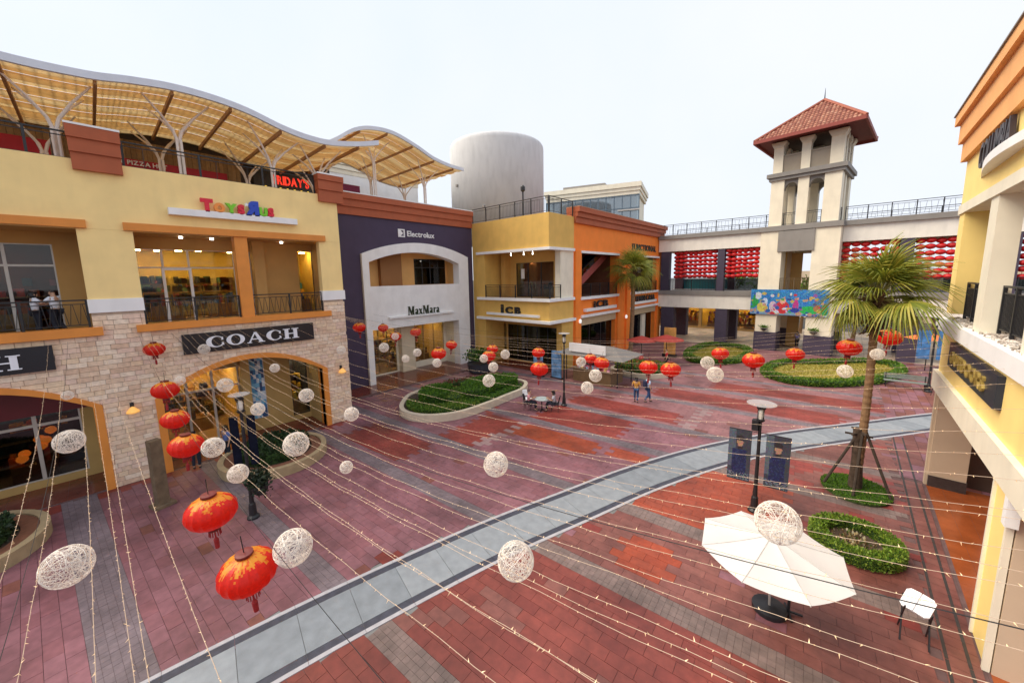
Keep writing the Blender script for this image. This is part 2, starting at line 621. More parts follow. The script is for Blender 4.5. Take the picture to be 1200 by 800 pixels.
def shop_room(parent, axis, front, depth, u0, u1, z0, z1, wallc, lamp, lamps=3, goods=60, palette=None, seed=1, hg=1.9):
    """lit room behind a shop window: walls, floor, ceiling lamps, shelves and merchandise.  depth is signed (direction away from the glass)"""
    rnd = random.Random(seed)
    pal = palette or GOODC
    bk = front + depth

    def bx(mb, a0, a1, ua, ub, za, zb):
        if axis == 'x':
            mb.box(a0, a1, ua, ub, za, zb)
        else:
            mb.box(ua, ub, a0, a1, za, zb)
    s = 0.1 if depth > 0 else -0.1
    mb = MB()
    bx(mb, bk, bk + s, u0, u1, z0, z1)
    bx(mb, front + s * 0.6, bk, u0 - 0.1, u0, z0, z1)
    bx(mb, front + s * 0.6, bk, u1, u1 + 0.1, z0, z1)
    bx(mb, front + s * 0.6, bk, u0, u1, z1, z1 + 0.1)
    part("shop_wall", mb, wallc, parent)
    mb = MB()
    bx(mb, front + s * 0.6, bk, u0, u1, z0 - 0.1, z0 + 0.01)
    part("shop_floor", mb, mat("shop_floor", (0.3, 0.2, 0.12), 0.4, 0.1, 2), parent)
    for i in range(lamps):
        mb = MB()
        c = u0 + (u1 - u0) * (i + 0.5) / lamps
        f = front + depth * rnd.uniform(0.3, 0.7)
        bx(mb, f - 0.12, f + 0.12, c - 0.12, c + 0.12, z1 - 0.08, z1 - 0.04)
        part("ceiling_lamp", mb, lamp, parent)
    sh = MB()
    gd = MB()
    rows = [0.35, 0.85, 1.35, 1.8]
    for zz in rows[:3]:
        bx(sh, bk - s * 4, bk, u0 + 0.1, u1 - 0.1, z0 + zz, z0 + zz + 0.04)
    nn = max(1, int((u1 - u0) / 2.2))
    for i in range(nn):
        c = u0 + (u1 - u0) * (i + 0.5) / nn
        f = front + depth * rnd.uniform(0.3, 0.55)
        bx(sh, f - 0.3, f + 0.3, c - 0.6, c + 0.6, z0, z0 + 0.75)
        for k in range(10):
            gd.cur = rnd.choice(pal)
            a = c + rnd.uniform(-0.55, 0.55)
            ff = f + rnd.uniform(-0.25, 0.25)
            g = rnd.uniform(0.05, 0.12)
            bx(gd, ff - g, ff + g, a - g, a + g, z0 + 0.75, z0 + 0.75 + rnd.uniform(0.1, hg * 0.35))
    part("shelf", sh, mat("shop_shelf", (0.25, 0.14, 0.06), 0.6), parent)
    for k in range(goods):
        gd.cur = rnd.choice(pal)
        a = rnd.uniform(u0 + 0.2, u1 - 0.2)
        zz = rnd.choice(rows)
        g = rnd.uniform(0.06, 0.2)
        bx(gd, bk - s * 3.8, bk - s * rnd.uniform(0.5, 1.5), a - g, a + g, z0 + zz + 0.04, z0 + zz + 0.04 + rnd.uniform(0.15, 0.42))
    part("merchandise", gd, GOODSV, parent, kind="stuff")


def glazing(parent, axis, pos, u0, u1, z0, z1, us, zs, fm, gm, fw=0.06, th=0.07, door=None):
    """window or shop front: frame of bars at us / zs, one pane part per light"""
    fr = part("window_frame", _frame(axis, pos, [u0] + list(us) + [u1], [z0] + list(zs) + [z1], fw, th), fm, parent)
    U = [u0] + list(us) + [u1]
    Z = [z0] + list(zs) + [z1]
    for a, b in zip(U[:-1], U[1:]):
        for c, d in zip(Z[:-1], Z[1:]):
            mb = MB()
            if axis == 'x':
                mb.box(pos - 0.006, pos + 0.006, a + fw / 2, b - fw / 2, c + fw / 2, d - fw / 2)
            else:
                mb.box(a + fw / 2, b - fw / 2, pos - 0.006, pos + 0.006, c + fw / 2, d - fw / 2)
            part("pane", mb, gm, fr)
    return fr


def _frame(axis, pos, U, Z, fw, th):
    mb = MB()
    for u in U:
        if axis == 'x':
            mb.box(pos - th / 2, pos + th / 2, u - fw / 2, u + fw / 2, Z[0] - fw / 2, Z[-1] + fw / 2)
        else:
            mb.box(u - fw / 2, u + fw / 2, pos - th / 2, pos + th / 2, Z[0] - fw / 2, Z[-1] + fw / 2)
    t2 = th - 0.008
    for z in Z:
        for a, b in zip(U[:-1], U[1:]):
            if axis == 'x':
                mb.box(pos - t2 / 2, pos + t2 / 2, a + fw / 2, b - fw / 2, z - fw / 2 + 0.003, z + fw / 2 - 0.003)
            else:
                mb.box(a + fw / 2, b - fw / 2, pos - t2 / 2, pos + t2 / 2, z - fw / 2 + 0.003, z + fw / 2 - 0.003)
    return mb


def arch_pts(c, hw, zs, rise, n=18, p=2.0):
    return [(c - hw + 2 * hw * i / n, zs + rise * (1 - abs(-1 + 2 * i / n) ** p)) for i in range(n + 1)]


def arch_half(c, hw, zs, rise, z):
    """half width of the arch opening at height z (0 if above)"""
    if z <= zs:
        return hw
    if z >= zs + rise:
        return 0.0
    return hw * math.sqrt(1 - (z - zs) / rise)


def arch_band(mb, axis, c, hwi, hwo, zs, rise, rise_o, d0, d1, z0=0.0):
    a = arch_pts(c, hwi, zs, rise)
    o = arch_pts(c, hwo, zs, rise_o)
    poly = [(c - hwo, z0)] + o + [(c + hwo, z0), (c + hwi, z0)] + a[::-1] + [(c - hwi, z0)]
    mb.prism(poly, axis, d0, d1)


def leaves(mb, pts, n, size, cols, rnd, up=0.3):
    for _ in range(n):
        p, nrm = pts(rnd)
        d = (nrm + Vector((rnd.uniform(-1, 1), rnd.uniform(-1, 1), rnd.uniform(-0.6, 1) + up)) * 0.8).normalized()
        s = size * rnd.uniform(0.6, 1.3)
        x = d.cross(Vector((rnd.uniform(-1, 1), rnd.uniform(-1, 1), rnd.uniform(-1, 1)))).normalized()
        mb.cur = rnd.choice(cols)
        p = Vector(p)
        q = p + d * s
        mb.add([p, p + d * s * 0.5 + x * s * 0.28, q, p + d * s * 0.5 - x * s * 0.28], [(0, 1, 2, 3)])
    mb.cur = None


def inpoly(x, y, P):
    r = False
    n = len(P)
    for i in range(n):
        (x0, y0), (x1, y1) = P[i], P[(i + 1) % n]
        if (y0 > y) != (y1 > y) and x < (x1 - x0) * (y - y0) / (y1 - y0) + x0:
            r = not r
    return r


def spline(P, n=6, closed=True):
    out = []
    m = len(P)
    for i in range(m if closed else m - 1):
        g = lambda k: P[k % m] if closed else P[min(max(k, 0), m - 1)]
        p0, p1, p2, p3 = g(i - 1), g(i), g(i + 1), g(i + 2)
        for j in range(n):
            t = j / n
            out.append(tuple(0.5 * ((2 * b) + (-a + c) * t + (2 * a - 5 * b + 4 * c - d) * t * t + (-a + 3 * b - 3 * c + d) * t ** 3) for a, b, c, d in zip(p0, p1, p2, p3)))
    if not closed:
        out.append(tuple(P[-1]))
    return out


def shrink(P, d):
    n = len(P)
    ar = sum(P[i][0] * P[(i + 1) % n][1] - P[(i + 1) % n][0] * P[i][1] for i in range(n))
    sg = 1 if ar > 0 else -1
    out = []
    for i in range(n):
        a, b = Vector(P[i - 1]), Vector(P[(i + 1) % n])
        t = (b - a).normalized()
        out.append((P[i][0] - sg * t.y * d, P[i][1] + sg * t.x * d))
    return out


HG = [(0.07, 0.17, 0.012), (0.10, 0.23, 0.015), (0.05, 0.12, 0.012), (0.14, 0.27, 0.02)]
HGL = [(0.16, 0.26, 0.03), (0.2, 0.3, 0.04), (0.11, 0.2, 0.025), (0.26, 0.33, 0.05)]
HGD = [(0.02, 0.06, 0.012), (0.03, 0.09, 0.015), (0.05, 0.12, 0.02)]
HEDGEC = mat("hedge_core", (0.03, 0.07, 0.012), 0.9, 0.3, 6)
SOIL = mat("soil", (0.07, 0.045, 0.03), 0.95, 0.3, 6, 0.4, 30)
LAWN = mat("lawn", (0.30, 0.25, 0.05), 0.95, 0.3, 2.5, 0.5, 90)
KERBC = mat("cream_kerb", (0.62, 0.53, 0.40), 0.75, 0.08, 3, 0.15, 50)


def hedge(parent, poly, z0, z1, cols, n, size, rnd, name="hedge"):
    """trimmed hedge of polygon plan: woody core with leaves all over its top and sides"""
    core = MB()
    core.prism(shrink(poly, 0.06), 'z', z0, z1 - 0.06)
    part(name + "_core", core, HEDGEC, parent)
    per = [(poly[i], poly[(i + 1) % len(poly)]) for i in range(len(poly))]
    lens = [math.hypot(b[0] - a[0], b[1] - a[1]) for a, b in per]
    tot = sum(lens)
    xs = [p[0] for p in poly]
    ys = [p[1] for p in poly]
    area = abs(sum(poly[i][0] * poly[(i + 1) % len(poly)][1] - poly[(i + 1) % len(poly)][0] * poly[i][1] for i in range(len(poly)))) / 2
    ps = tot * (z1 - z0) / (tot * (z1 - z0) + area)
    sg = 1 if sum(poly[i][0] * poly[(i + 1) % len(poly)][1] - poly[(i + 1) % len(poly)][0] * poly[i][1] for i in range(len(poly))) > 0 else -1

    def pts(r):
        if r.random() < ps:
            t = r.random() * tot
            for (a, b), L in zip(per, lens):
                if t <= L:
                    break
                t -= L
            k = t / max(L, 1e-6)
            nx, ny = sg * (b[1] - a[1]) / max(L, 1e-6), -sg * (b[0] - a[0]) / max(L, 1e-6)
            e = r.uniform(-0.06, 0.0)
            return (a[0] + (b[0] - a[0]) * k + nx * e, a[1] + (b[1] - a[1]) * k + ny * e, r.uniform(z0, z1)), Vector((nx, ny, 0.2))
        for _ in range(60):
            x, y = r.uniform(min(xs), max(xs)), r.uniform(min(ys), max(ys))
            if inpoly(x, y, poly):
                break
        else:
            x, y = poly[0]
        return (x, y, z1 - r.uniform(0.0, 0.1) + 0.04 * math.sin(x * 3.1) * math.sin(y * 2.7)), Vector((0, 0, 1))
    mb = MB()
    leaves(mb, pts, n, size, cols, rnd)
    part(name + "_leaves", mb, LEAFV, parent, kind="stuff")


def circle(cx, cy, r, n=32, ry=None):
    return [(cx + r * math.cos(2 * math.pi * i / n), cy + (ry or r) * math.sin(2 * math.pi * i / n)) for i in range(n)]


def ring(mb, outer, inner, z0, z1):
    n = len(outer)
    vs_ = [(*p, z0) for p in outer] + [(*p, z1) for p in outer] + [(*p, z1) for p in inner] + [(*p, z0) for p in inner]
    fs = []
    for i in range(n):
        j = (i + 1) % n
        fs += [(i, j, n + j, n + i), (n + i, n + j, 2 * n + j, 2 * n + i), (2 * n + i, 2 * n + j, 3 * n + j, 3 * n + i)]
    mb.add(vs_, fs)

# ================================================================== GROUND AND PAVING
g_ = MB()
g_.quad((-900, -900, -0.12), (900, -900, -0.12), (900, 900, -0.12), (-900, 900, -0.12))
struct("ground", g_, mat("asphalt", (0.06, 0.06, 0.06), 0.9, 0.2, 0.5))

PATH = spline([(-9.9, -6), (-9.45, -2.5), (-8.98, 1.1), (-8.45, 4.0), (-7.62, 7.5), (-6.62, 10.7), (-5.7, 13.6), (-4.3, 17.0), (-2.75, 19.9), (-0.6, 23.1), (1.6, 26.1), (3.9, 29.3), (7.2, 33.6), (10, 37)], 8, False)


def path_dist(x, y):
    return min(math.hypot(x - a, y - b) for a, b in PATH)


pave = thing("plaza_paving", None, None, (0, 0, 0))
pave["kind"] = "structure"
mb = MB()
mb.box(-27.2, 2.62, -8, 67, -0.11, -0.018)
mb.box(2.63, 30, 20.6, 67, -0.11, -0.02)
part("paving_bed", mb, mat("paving_joint", (0.13, 0.075, 0.075), 0.95, 0.2, 4), pave)

PAL = {
    'm': [(0.203, 0.087, 0.106), (0.192, 0.081, 0.099), (0.216, 0.094, 0.115), (0.196, 0.078, 0.094)],  # mauve tiles, the cool tint of shade added to their colour
    'p': [(0.240, 0.108, 0.114), (0.227, 0.101, 0.107), (0.252, 0.116, 0.120)],
    'r': [(0.211, 0.036, 0.028), (0.195, 0.032, 0.025), (0.225, 0.041, 0.031)],
    'R': [(0.178, 0.038, 0.028), (0.166, 0.034, 0.026), (0.189, 0.042, 0.031)],
    'o': [(0.282, 0.049, 0.018), (0.267, 0.044, 0.016), (0.272, 0.051, 0.022)],
    'd': [(0.176, 0.061, 0.050), (0.165, 0.056, 0.046), (0.187, 0.068, 0.055)],
    'g': [(0.169, 0.132, 0.148), (0.159, 0.123, 0.139), (0.148, 0.116, 0.132)],  # bands left of the path, shade tinted into the grey
    'w': [(0.171, 0.122, 0.110), (0.158, 0.113, 0.103), (0.185, 0.130, 0.119)],  # same bands right of the path, warm sunlight tinted into the grey
    'l': [(0.289, 0.186, 0.186), (0.271, 0.177, 0.177)],
}
SLOPE = 0.075
BANDS = [-0.6, 3.1, 7.75, 11.0, 15.75, 19.15, 23.6, 27.6, 31.4]
prnd = random.Random(11)


def zone(x, y):
    v = y - SLOPE * (x + 13)
    # grey cross bands; cool shade and warm light put into their two tints
    for b in BANDS:
        if abs(v - b) < 0.31:
            return 'd' if x > 1.9 else ('g' if path_dist_sign(x, y) < 0 else 'w')
    left = path_dist_sign(x, y) < 0
    if left:
        if x < -20.6 and y < 9.2:
            return 'r'
        if -19.3 < x < -14.4 and 8.35 < v < 10.5:
            return 'r'
        if -15.35 < x < -13.1 and 11.4 < v < 15.2:
            return 'r'
        if -12.75 < x < -8.2 and 13.6 < v < 15.3:
            return 'o'
        if -7.7 < x < -5.2 and 14.2 < v < 15.3:
            return 'o'
        if -13.3 < x < -8.2 and 16.2 < v < 18.7:
            return 'r'
        if -13.1 < x < -6.6 and 19.6 < v < 21.6:
            return 'r'
        if -9.6 < x < 0.3 and 24.1 < v < 26.2:
            return 'r'
        if -7 < x < 2.0 and 28.1 < v < 29.8:
            return 'r'
        if abs(x + 12.9) < 0.2 and 11 < v < 16:
            return 'l'
        if v > 19.5:
            return 'l' if (abs(x + 5.9) < 0.25 and v < 24) else 'p'
        return 'm'
    if -5.8 < x < -1.1 and 11.4 < v < 15.4:
        return 'o'
    if v < 7.4:
        return 'R'
    if -4.5 < x < -3.15 and 8.2 < v < 9.9:
        return 'o'
    if 1.9 < x:
        return 'd'
    if 16.2 < v < 18.8 and x > -1.6:
        return 'd' if prnd.random() < 0.6 else 'r'
    return 'd'


def path_dist_sign(x, y):
    """negative on the far-left side of the pale path"""
    best, bi = 1e9, 0
    for i, (a, b) in enumerate(PATH):
        d = (x - a) ** 2 + (y - b) ** 2
        if d < best:
            best, bi = d, i
    i = min(bi, len(PATH) - 2)
    (a, b), (c, d) = PATH[i], PATH[i + 1]
    cr = (c - a) * (y - b) - (d - b) * (x - a)
    return -math.sqrt(best) if cr > 0 else math.sqrt(best)


TW, TD = 0.60, 0.30
ca, sa = math.cos(SLOPE), math.sin(SLOPE)
tiles = []
CLUST = []
for _ in range(18):
    a0, b0 = prnd.randrange(-24, 24), prnd.randrange(-12, 70)
    CLUST.append((a0, a0 + prnd.randrange(2, 6), b0, b0 + prnd.randrange(2, 5)))
for iv in range(-24, 190):
    off = (iv % 2) * TW / 2
    for iu in range(-32, 40):
        u, v = iu * TW + off, iv * TD
        x, y = -13 + u * ca - v * sa, u * sa + v * ca
        if x < -27.0 or x > 1.98 or y < -7 or y > 46.5:
            continue
        if x < -21.3 and y < 9.6:
            continue
        if x < -18.1 and y > 24.2:
            continue
        if x < -24.4 and y > 9:
            continue
        pd = path_dist(x, y)
        if pd < 0.78:
            continue
        z = zone(x, y)
        if z == 'm':
            q = prnd.random()
            if any(a0 <= iu * 2 + (iv % 2) < a1 and b0 <= iv < b1 for a0, a1, b0, b1 in CLUST):
                z = 'r' if q < 0.8 else 'd'
            else:
                z = 'd' if q < 0.02 else 'm'
        elif z == 'R':
            q = prnd.random()
            z = 'R' if q < 0.9 else 'd'
        elif z == 'd':
            q = prnd.random()
            z = 'r' if q < 0.03 else ('m' if q < 0.05 else 'd')
        elif z == 'p':
            z = 'd' if prnd.random() < 0.05 else 'p'
        k = prnd.randrange(len(PAL[z]))
        tiles.append((math.hypot(math.hypot(x, y), 8), x, y, z, k))


def in_view(x, y):
    p = Vector((x, y, -8.0))
    d = p.dot(CF)
    if d < 0.5:
        return False
    px, py = 600 + 440 * p.dot(CR) / d, 385 + 440 * p.dot(CD) / d
    return -10 < px < 1210 and 0 < py < 815


tiles.sort()
near, rest = [], []
for t in tiles:
    (near if t[3] not in 'gw' and len(near) < 300 and in_view(t[1], t[2]) else rest).append(t)
tmesh = {}
for z, cols in PAL.items():
    for k, c in enumerate(cols):
        b = MB()
        b.cur = c
        b.box(-TW / 2 + 0.004, TW / 2 - 0.004, -TD / 2 + 0.004, TD / 2 - 0.004, -0.03, 0)
        tmesh[(z, k)] = b.mesh("paving_tile", TILEV)
for _, x, y, z, k in near:
    o = link(bpy.data.objects.new("paving_tile", tmesh[(z, k)]), pave)
    o.location = (x, y, prnd.uniform(-0.004, 0.0))
    o.rotation_euler = (prnd.uniform(-0.004, 0.004), prnd.uniform(-0.004, 0.004), SLOPE)
b = MB()
for _, x, y, z, k in rest:
    b.cur = PAL[z][k]
    M = Matrix.Translation((x, y, -0.015 + prnd.uniform(-0.004, 0.0))) @ Matrix.Rotation(SLOPE, 4, 'Z')
    if z in 'gw':
        for i4 in range(4):
            for j2 in range(2):
                b.cur = prnd.choice(PAL[z])
                b.obox(M @ Matrix.Translation((-0.225 + 0.15 * i4, -0.075 + 0.15 * j2, prnd.uniform(-0.004, 0.0))), 0.145, 0.145, 0.03)
        continue
    b.obox(M, TW - 0.008, TD - 0.008, 0.03)
part("paving_tiles", b, TILEV, pave, kind="stuff")
# paving in the passage beside the arcade and beyond
b = MB()
b.cur = PAL['d'][0]
for i in range(60):
    for j in range(46):
        x, y = 2.0 + i * 0.42 + 0.2, 20.8 + j * 0.8
        if x > 12 or path_dist(x, y) < 0.6:
            continue
        b.cur = prnd.choice(PAL['d'] + PAL['m'][:2])
        b.box(x - 0.2, x + 0.2, y - 0.39, y + 0.39, -0.03, -0.001)
for j in range(-16, 65):
    y = j * 0.31
    b.cur = prnd.choice(PAL['d'])
    b.box(2.02, 2.56, y + 0.005, y + 0.305, -0.03, -0.001)
part("paving_tiles", b, TILEV, pave, kind="stuff")
b = MB()
for i in range(38):
    for j in range(20):
        x, y = -25.6 + i, 46.9 + j
        b.cur = prnd.choice([(0.40, 0.31, 0.23), (0.37, 0.285, 0.21), (0.43, 0.335, 0.25)])
        b.box(x + 0.01, x + 0.99, y + 0.01, y + 0.99, -0.03, 0.0)
part("beige_paving", b, TILEV, pave, kind="stuff")
# trench drains along the arcade
for x in (2.07, 2.4):
    for j in range(22):
        b = MB()
        y0 = -1 + j * 1.2
        b.box(x - 0.028, x + 0.028, y0 + 0.01, y0 + 1.19, -0.02, 0.004)
        part("drain_cover", b, mat("drain_iron", (0.04, 0.035, 0.033), 0.6, 0.2, 8), pave)

# pale curving path with dark channels and white kerbs
walk = thing("stone_path", None, None, (0, 0, 0))
walk["kind"] = "structure"
PT = []
acc = 0.0
for i, p in enumerate(PATH):
    if i:
        acc += math.hypot(p[0] - PATH[i - 1][0], p[1] - PATH[i - 1][1])
    PT.append((acc, p))


def path_at(s):
    for i in range(len(PT) - 1):
        if PT[i + 1][0] >= s:
            a, b = PT[i], PT[i + 1]
            t = (s - a[0]) / max(1e-6, b[0] - a[0])
            p = Vector(a[1]).lerp(Vector(b[1]), t)
            d = (Vector(b[1]) - Vector(a[1])).normalized()
            return p, Vector((d.y, -d.x))
    p = Vector(PT[-1][1])
    return p, Vector((0.7, -0.7))


SLABM = [mat("pale_granite_slab", (0.265, 0.29, 0.32), 0.5, 0.12, 3.5, 0.2, 60, streak=0.0), mat("worn_granite_slab", (0.22, 0.245, 0.275), 0.55, 0.14, 3.0, 0.2, 60)]
CHAN = mat("dark_channel_stone", (0.05, 0.052, 0.075), 0.45, 0.25, 6, 0.2, 40)
KERBW = mat("white_kerb_stone", (0.42, 0.41, 0.44), 0.6, 0.1, 5, 0.15, 50)


def strip(mb, s0, s1, a, b, z0, z1, n=3):
    """piece of the path between arc lengths s0,s1 and offsets a,b"""
    vs_ = []
    for i in range(n + 1):
        p, nn = path_at(s0 + (s1 - s0) * i / n)
        for o, z in ((a, z0), (b, z0), (b, z1), (a, z1)):
            vs_.append((p.x + nn.x * o, p.y + nn.y * o, z))
    fs = [(0, 1, 2, 3), tuple(n * 4 + k for k in (3, 2, 1, 0))]
    for i in range(n):
        for k in range(4):
            fs.append((i * 4 + k, i * 4 + (k + 1) % 4, (i + 1) * 4 + (k + 1) % 4, (i + 1) * 4 + k)[::-1])
    mb.add(vs_, fs)


b = MB()
strip(b, 0, acc - 0.2, -1.05, 1.05, -0.1, -0.012, 80)
part("path_bed", b, mat("path_joint", (0.2, 0.2, 0.2), 0.95), walk)
s = 0.0
i = 0
while s < acc - 1.6:
    L = 1.2
    b = MB()
    strip(b, s + 0.006, s + L - 0.006, -0.62, 0.62, -0.03, 0.006 + prnd.uniform(-0.002, 0.002))
    part("path_slab", b, SLABM[0] if prnd.random() < 0.65 else SLABM[1], walk)
    for sg in (-1, 1):
        b = MB()
        strip(b, s + 0.004, s + L - 0.004, *sorted((sg * 0.63, sg * 0.82)), -0.03, 0.003)
        part("channel_stone", b, CHAN, walk)
        b = MB()
        strip(b, s + 0.004, s + L - 0.004, *sorted((sg * 0.825, sg * 0.93)), -0.03, 0.014)
        part("kerb_stone", b, KERBW, walk)
    s += L
    i += 1

# glossy red tiled floors of the arcades
ARC = mat("arcade_floor_tile", (0.30, 0.075, 0.022), 0.16, 0.25, 1.2, 0.06, 14, detail=6)
fl = thing("arcade_floor", None, None, (0, 0, 0))
fl["kind"] = "structure"
b = MB()
b.box(2.62, 9.4, 4, 20.55, -0.1, 0.0)
part("floor_bed", b, mat("paving_joint", (0.13, 0.075, 0.075)), fl)
b = MB()
k = 0
for i in range(17):
    for j in range(41):
        x, y = 2.66 + i * 0.4, 4.1 + j * 0.4
        if k < 295 and y > 8.5 and x < 5.2:
            c = MB()
            c.box(x + 0.003, x + 0.397, y + 0.003, y + 0.397, -0.02, 0.008)
            part("floor_tile", c, ARC, fl)
            k += 1
        else:
            b.box(x + 0.003, x + 0.397, y + 0.003, y + 0.397, -0.02, 0.008)
part("floor_tiles", b, ARC, fl, kind="stuff")
fl2 = thing("arcade_floor", None, None, (0, 0, 0))
fl2["kind"] = "structure"
ARC2 = mat("dark_arcade_tile", (0.17, 0.04, 0.025), 0.22, 0.25, 1.4, 0.06, 14, detail=6)
b = MB()
b.box(-29.4, -24.3, 9.4, 24.4, -0.1, 0.0)
b.box(-23.8, -21.12, -8, 9.39, -0.1, 0.0)
b.box(-26.9, -17.95, 24.45, 48, -0.1, -0.002)
part("floor_bed", b, mat("paving_joint", (0.13, 0.075, 0.075)), fl2)
b = MB()
for (x0, x1, y0, y1) in ((-29.2, -24.3, 9.5, 24.3), (-23.75, -21.2, -8, 9.3), (-26.8, -18.0, 24.5, 47.9)):
    for i in range(int((x1 - x0) / 0.5)):
        for j in range(int((y1 - y0) / 0.5)):
            b.box(x0 + i * 0.5 + 0.003, x0 + i * 0.5 + 0.497, y0 + j * 0.5 + 0.003, y0 + j * 0.5 + 0.497, -0.02, 0.008)
part("floor_tiles", b, ARC2, fl2, kind="stuff")

# ================================================================== LEFT BUILDING: yellow above rough stone
FX = -21.15
bA = thing("shop_building", "yellow shop building on pale stone arches, two balconies in its upper storey", "building", (FX, 3, 0))
mb = MB()
mb.wall('x', -21.55, FX, -9, 9.4, 10.06, 12.5)
for a, b_ in ((-9, -6.6), (-0.15, 1.32), (8.3, 9.4)):
    mb.box(-21.55, FX, a, b_, 7.45, 10.055)
mb.box(-28.2, -21.56, 9.0, 9.38, 0.0, 12.49)
part("wall", mb, YELLOW, bA)
# white band
for a, b_ in ((-9, -6.6), (-0.17, 1.34), (8.26, 9.46)):
    mb = MB()
    mb.box(-21.5, FX + 0.05, a, b_, 6.95, 7.46)
    part("white_band", mb, WHITEP, bA)
# stone backing with the two arches
A1 = (-3.7, 3.22, 3.4, 1.15)
A2 = (4.7, 3.22, 3.25, 1.12)


def arch_notch(a):
    c, hw, zs, rise = a
    return [(c - hw, 0)] + arch_pts(c, hw, zs, rise) + [(c + hw, 0)]


mb = MB()
mb.prism([(-9, 0)] + arch_notch(A1) + arch_notch(A2) + [(9.36, 0), (9.36, 6.1), (-9, 6.1)], 'x', -21.55, FX - 0.05)
for a, b_ in ((-9, -6.6), (-0.12, 1.3), (8.3, 9.36)):
    mb.box(-21.55, FX - 0.05, a, b_, 6.1, 6.95)
stone = part("stone_wall", mb, MORTAR, bA)
SC = [(0.80, 0.61, 0.45), (0.84, 0.66, 0.50), (0.75, 0.56, 0.41), (0.86, 0.71, 0.56), (0.79, 0.59, 0.47), (0.70, 0.50, 0.36), (0.82, 0.63, 0.44)]
srnd = random.Random(3)
bricks = []
rows = [(z * 0.19, z * 0.19 + 0.19) for z in range(0, 37)]
for r, (za, zb) in enumerate(rows):
    zm = (za + zb) / 2
    if zb > 6.96:
        continue
    spans = [(-6.6, 9.4)] if zm < 6.1 else [(-0.13, 1.31), (8.29, 9.4)]
    cuts = []
    for (c, hw, zs, rise) in (A1, A2):
        h = arch_half(c, hw + 0.14, zs, rise + 0.14, zm)
        if h > 0:
            cuts.append((c - h, c + h))
    for cu in cuts:
        ns = []
        for a, b_ in spans:
            if cu[0] > a:
                ns.append((a, min(b_, cu[0])))
            if cu[1] < b_:
                ns.append((max(a, cu[1]), b_))
            if cu[0] <= a and cu[1] >= b_:
                pass
        spans = [q for q in ns if q[1] - q[0] > 0.05]
    for a, b_ in spans:
        y = a - srnd.uniform(0, 0.25)
        while y < b_:
            L = srnd.choice((0.28, 0.36, 0.42, 0.5))
            y0, y1 = max(y, a), min(y + L, b_)
            if y1 - y0 > 0.04:
                bricks.append((y0 + 0.006, y1 - 0.006, za + 0.007, zb - 0.007, srnd.randrange(len(SC)), srnd.uniform(-0.012, 0.018)))
            y += L
bricks.sort(key=lambda q: (q[0] - 0) ** 2 + 441 + (q[2] - 8) ** 2 if -1.3 < q[0] else 9e9)
bk = MB()
for i, (y0, y1, z0, z1, c, pr) in enumerate(bricks):
    if i < 298:
        m1 = MB()
        m1.cur = SC[c]
        m1.box(FX - 0.06, FX + pr, y0, y1, z0, z1)
        part("stone_block", m1, STONEV, bA)
    else:
        bk.cur = SC[c]
        bk.box(FX - 0.06, FX + pr, y0, y1, z0, z1)
part("stone_blocks", bk, STONEV, bA, kind="stuff")
# orange arches, sills, lintels, centre post
for (c, hw, zs, rise) in (A1, A2):
    mb = MB()
    arch_band(mb, 'x', c, hw, hw + 0.25, zs, rise, rise + 0.24, -21.8, FX + 0.07)
    part("arch_trim", mb, ORANGET, bA)
for a, b_, z0, z1, pr in ((-9, 0.11, 6.1, 6.42, 0.16), (1.02, 8.6, 6.1, 6.38, 0.16)):
    mb = MB()
    mb.box(-21.6, FX + pr, a, b_, z0, z1)
    part("window_sill", mb, ORANGET, bA)
for a, b_ in ((-9, 0.12), (1.07, 8.6)):
    mb = MB()
    mb.box(-21.6, FX + 0.14, a, b_, 10.07, 10.36)
    part("lintel", mb, ORANGET, bA)
mb = MB()
mb.box(-21.6, FX + 0.06, 4.58, 5.08, 6.38, 10.07)
part("column", mb, ORANGET, bA)
# russet parapet blocks in three steps
for y0, y1, zt in ((-0.02, 1.33, 13.62), (8.4, 9.72, 13.48)):
    mb = MB()
    mb.box(-21.5, FX + 0.18, y0 + 0.04, y1 - 0.04, 12.12, 12.72)
    mb.box(-21.5, FX + 0.25, y0 + 0.02, y1 - 0.02, 12.72, 13.2)
    mb.box(-21.5, FX + 0.32, y0, y1, 13.2, zt)
    pb = part("parapet_block", mb, BROWNR, bA)
    mb = MB()
    mb.box(-21.5, FX + 0.34, y0 - 0.02, y1 + 0.02, zt, zt + 0.07)
    part("coping", mb, WHITEP, pb)
# terrace slab, balcony slabs and walls
mb = MB()
mb.box(-36, -21.56, -9, 9.0, 11.55, 12.0)
part("roof_slab", mb, ROOFSLAB, bA)
mb = MB()
mb.box(-23.5, -21.6, -9, 9.0, 5.9, 6.15)
part("balcony_floor", mb, mat("balcony_tile", (0.33, 0.24, 0.17), 0.5, 0.1, 3), bA)
mb = MB()
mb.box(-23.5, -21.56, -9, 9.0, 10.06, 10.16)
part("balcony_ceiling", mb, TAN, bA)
mb = MB()
mb.wall('x', -23.62, -23.42, -9, 9.0, 6.15, 10.06, [(-6.4, -0.86, 6.2, 9.6), (1.36, 4.98, 6.2, 9.55), (5.02, 5.7, 6.2, 9.55), (7.95, 8.75, 6.25, 9.7)])
mb.box(-23.4, -21.58, 0.0, 0.3, 6.16, 10.05)
mb.box(-23.4, -21.58, 0.9, 1.25, 6.16, 10.05)
mb.box(-23.4, -21.58, 8.75, 8.98, 6.16, 10.05)
mb.box(-23.4, -22.9, 5.7, 6.2, 6.16, 10.05)
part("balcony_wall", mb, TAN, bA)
WGOODS = [(0.5, 0.03, 0.02), (0.35, 0.02, 0.03), (0.03, 0.03, 0.05), (0.02, 0.05, 0.1), (0.4, 0.1, 0.04)]
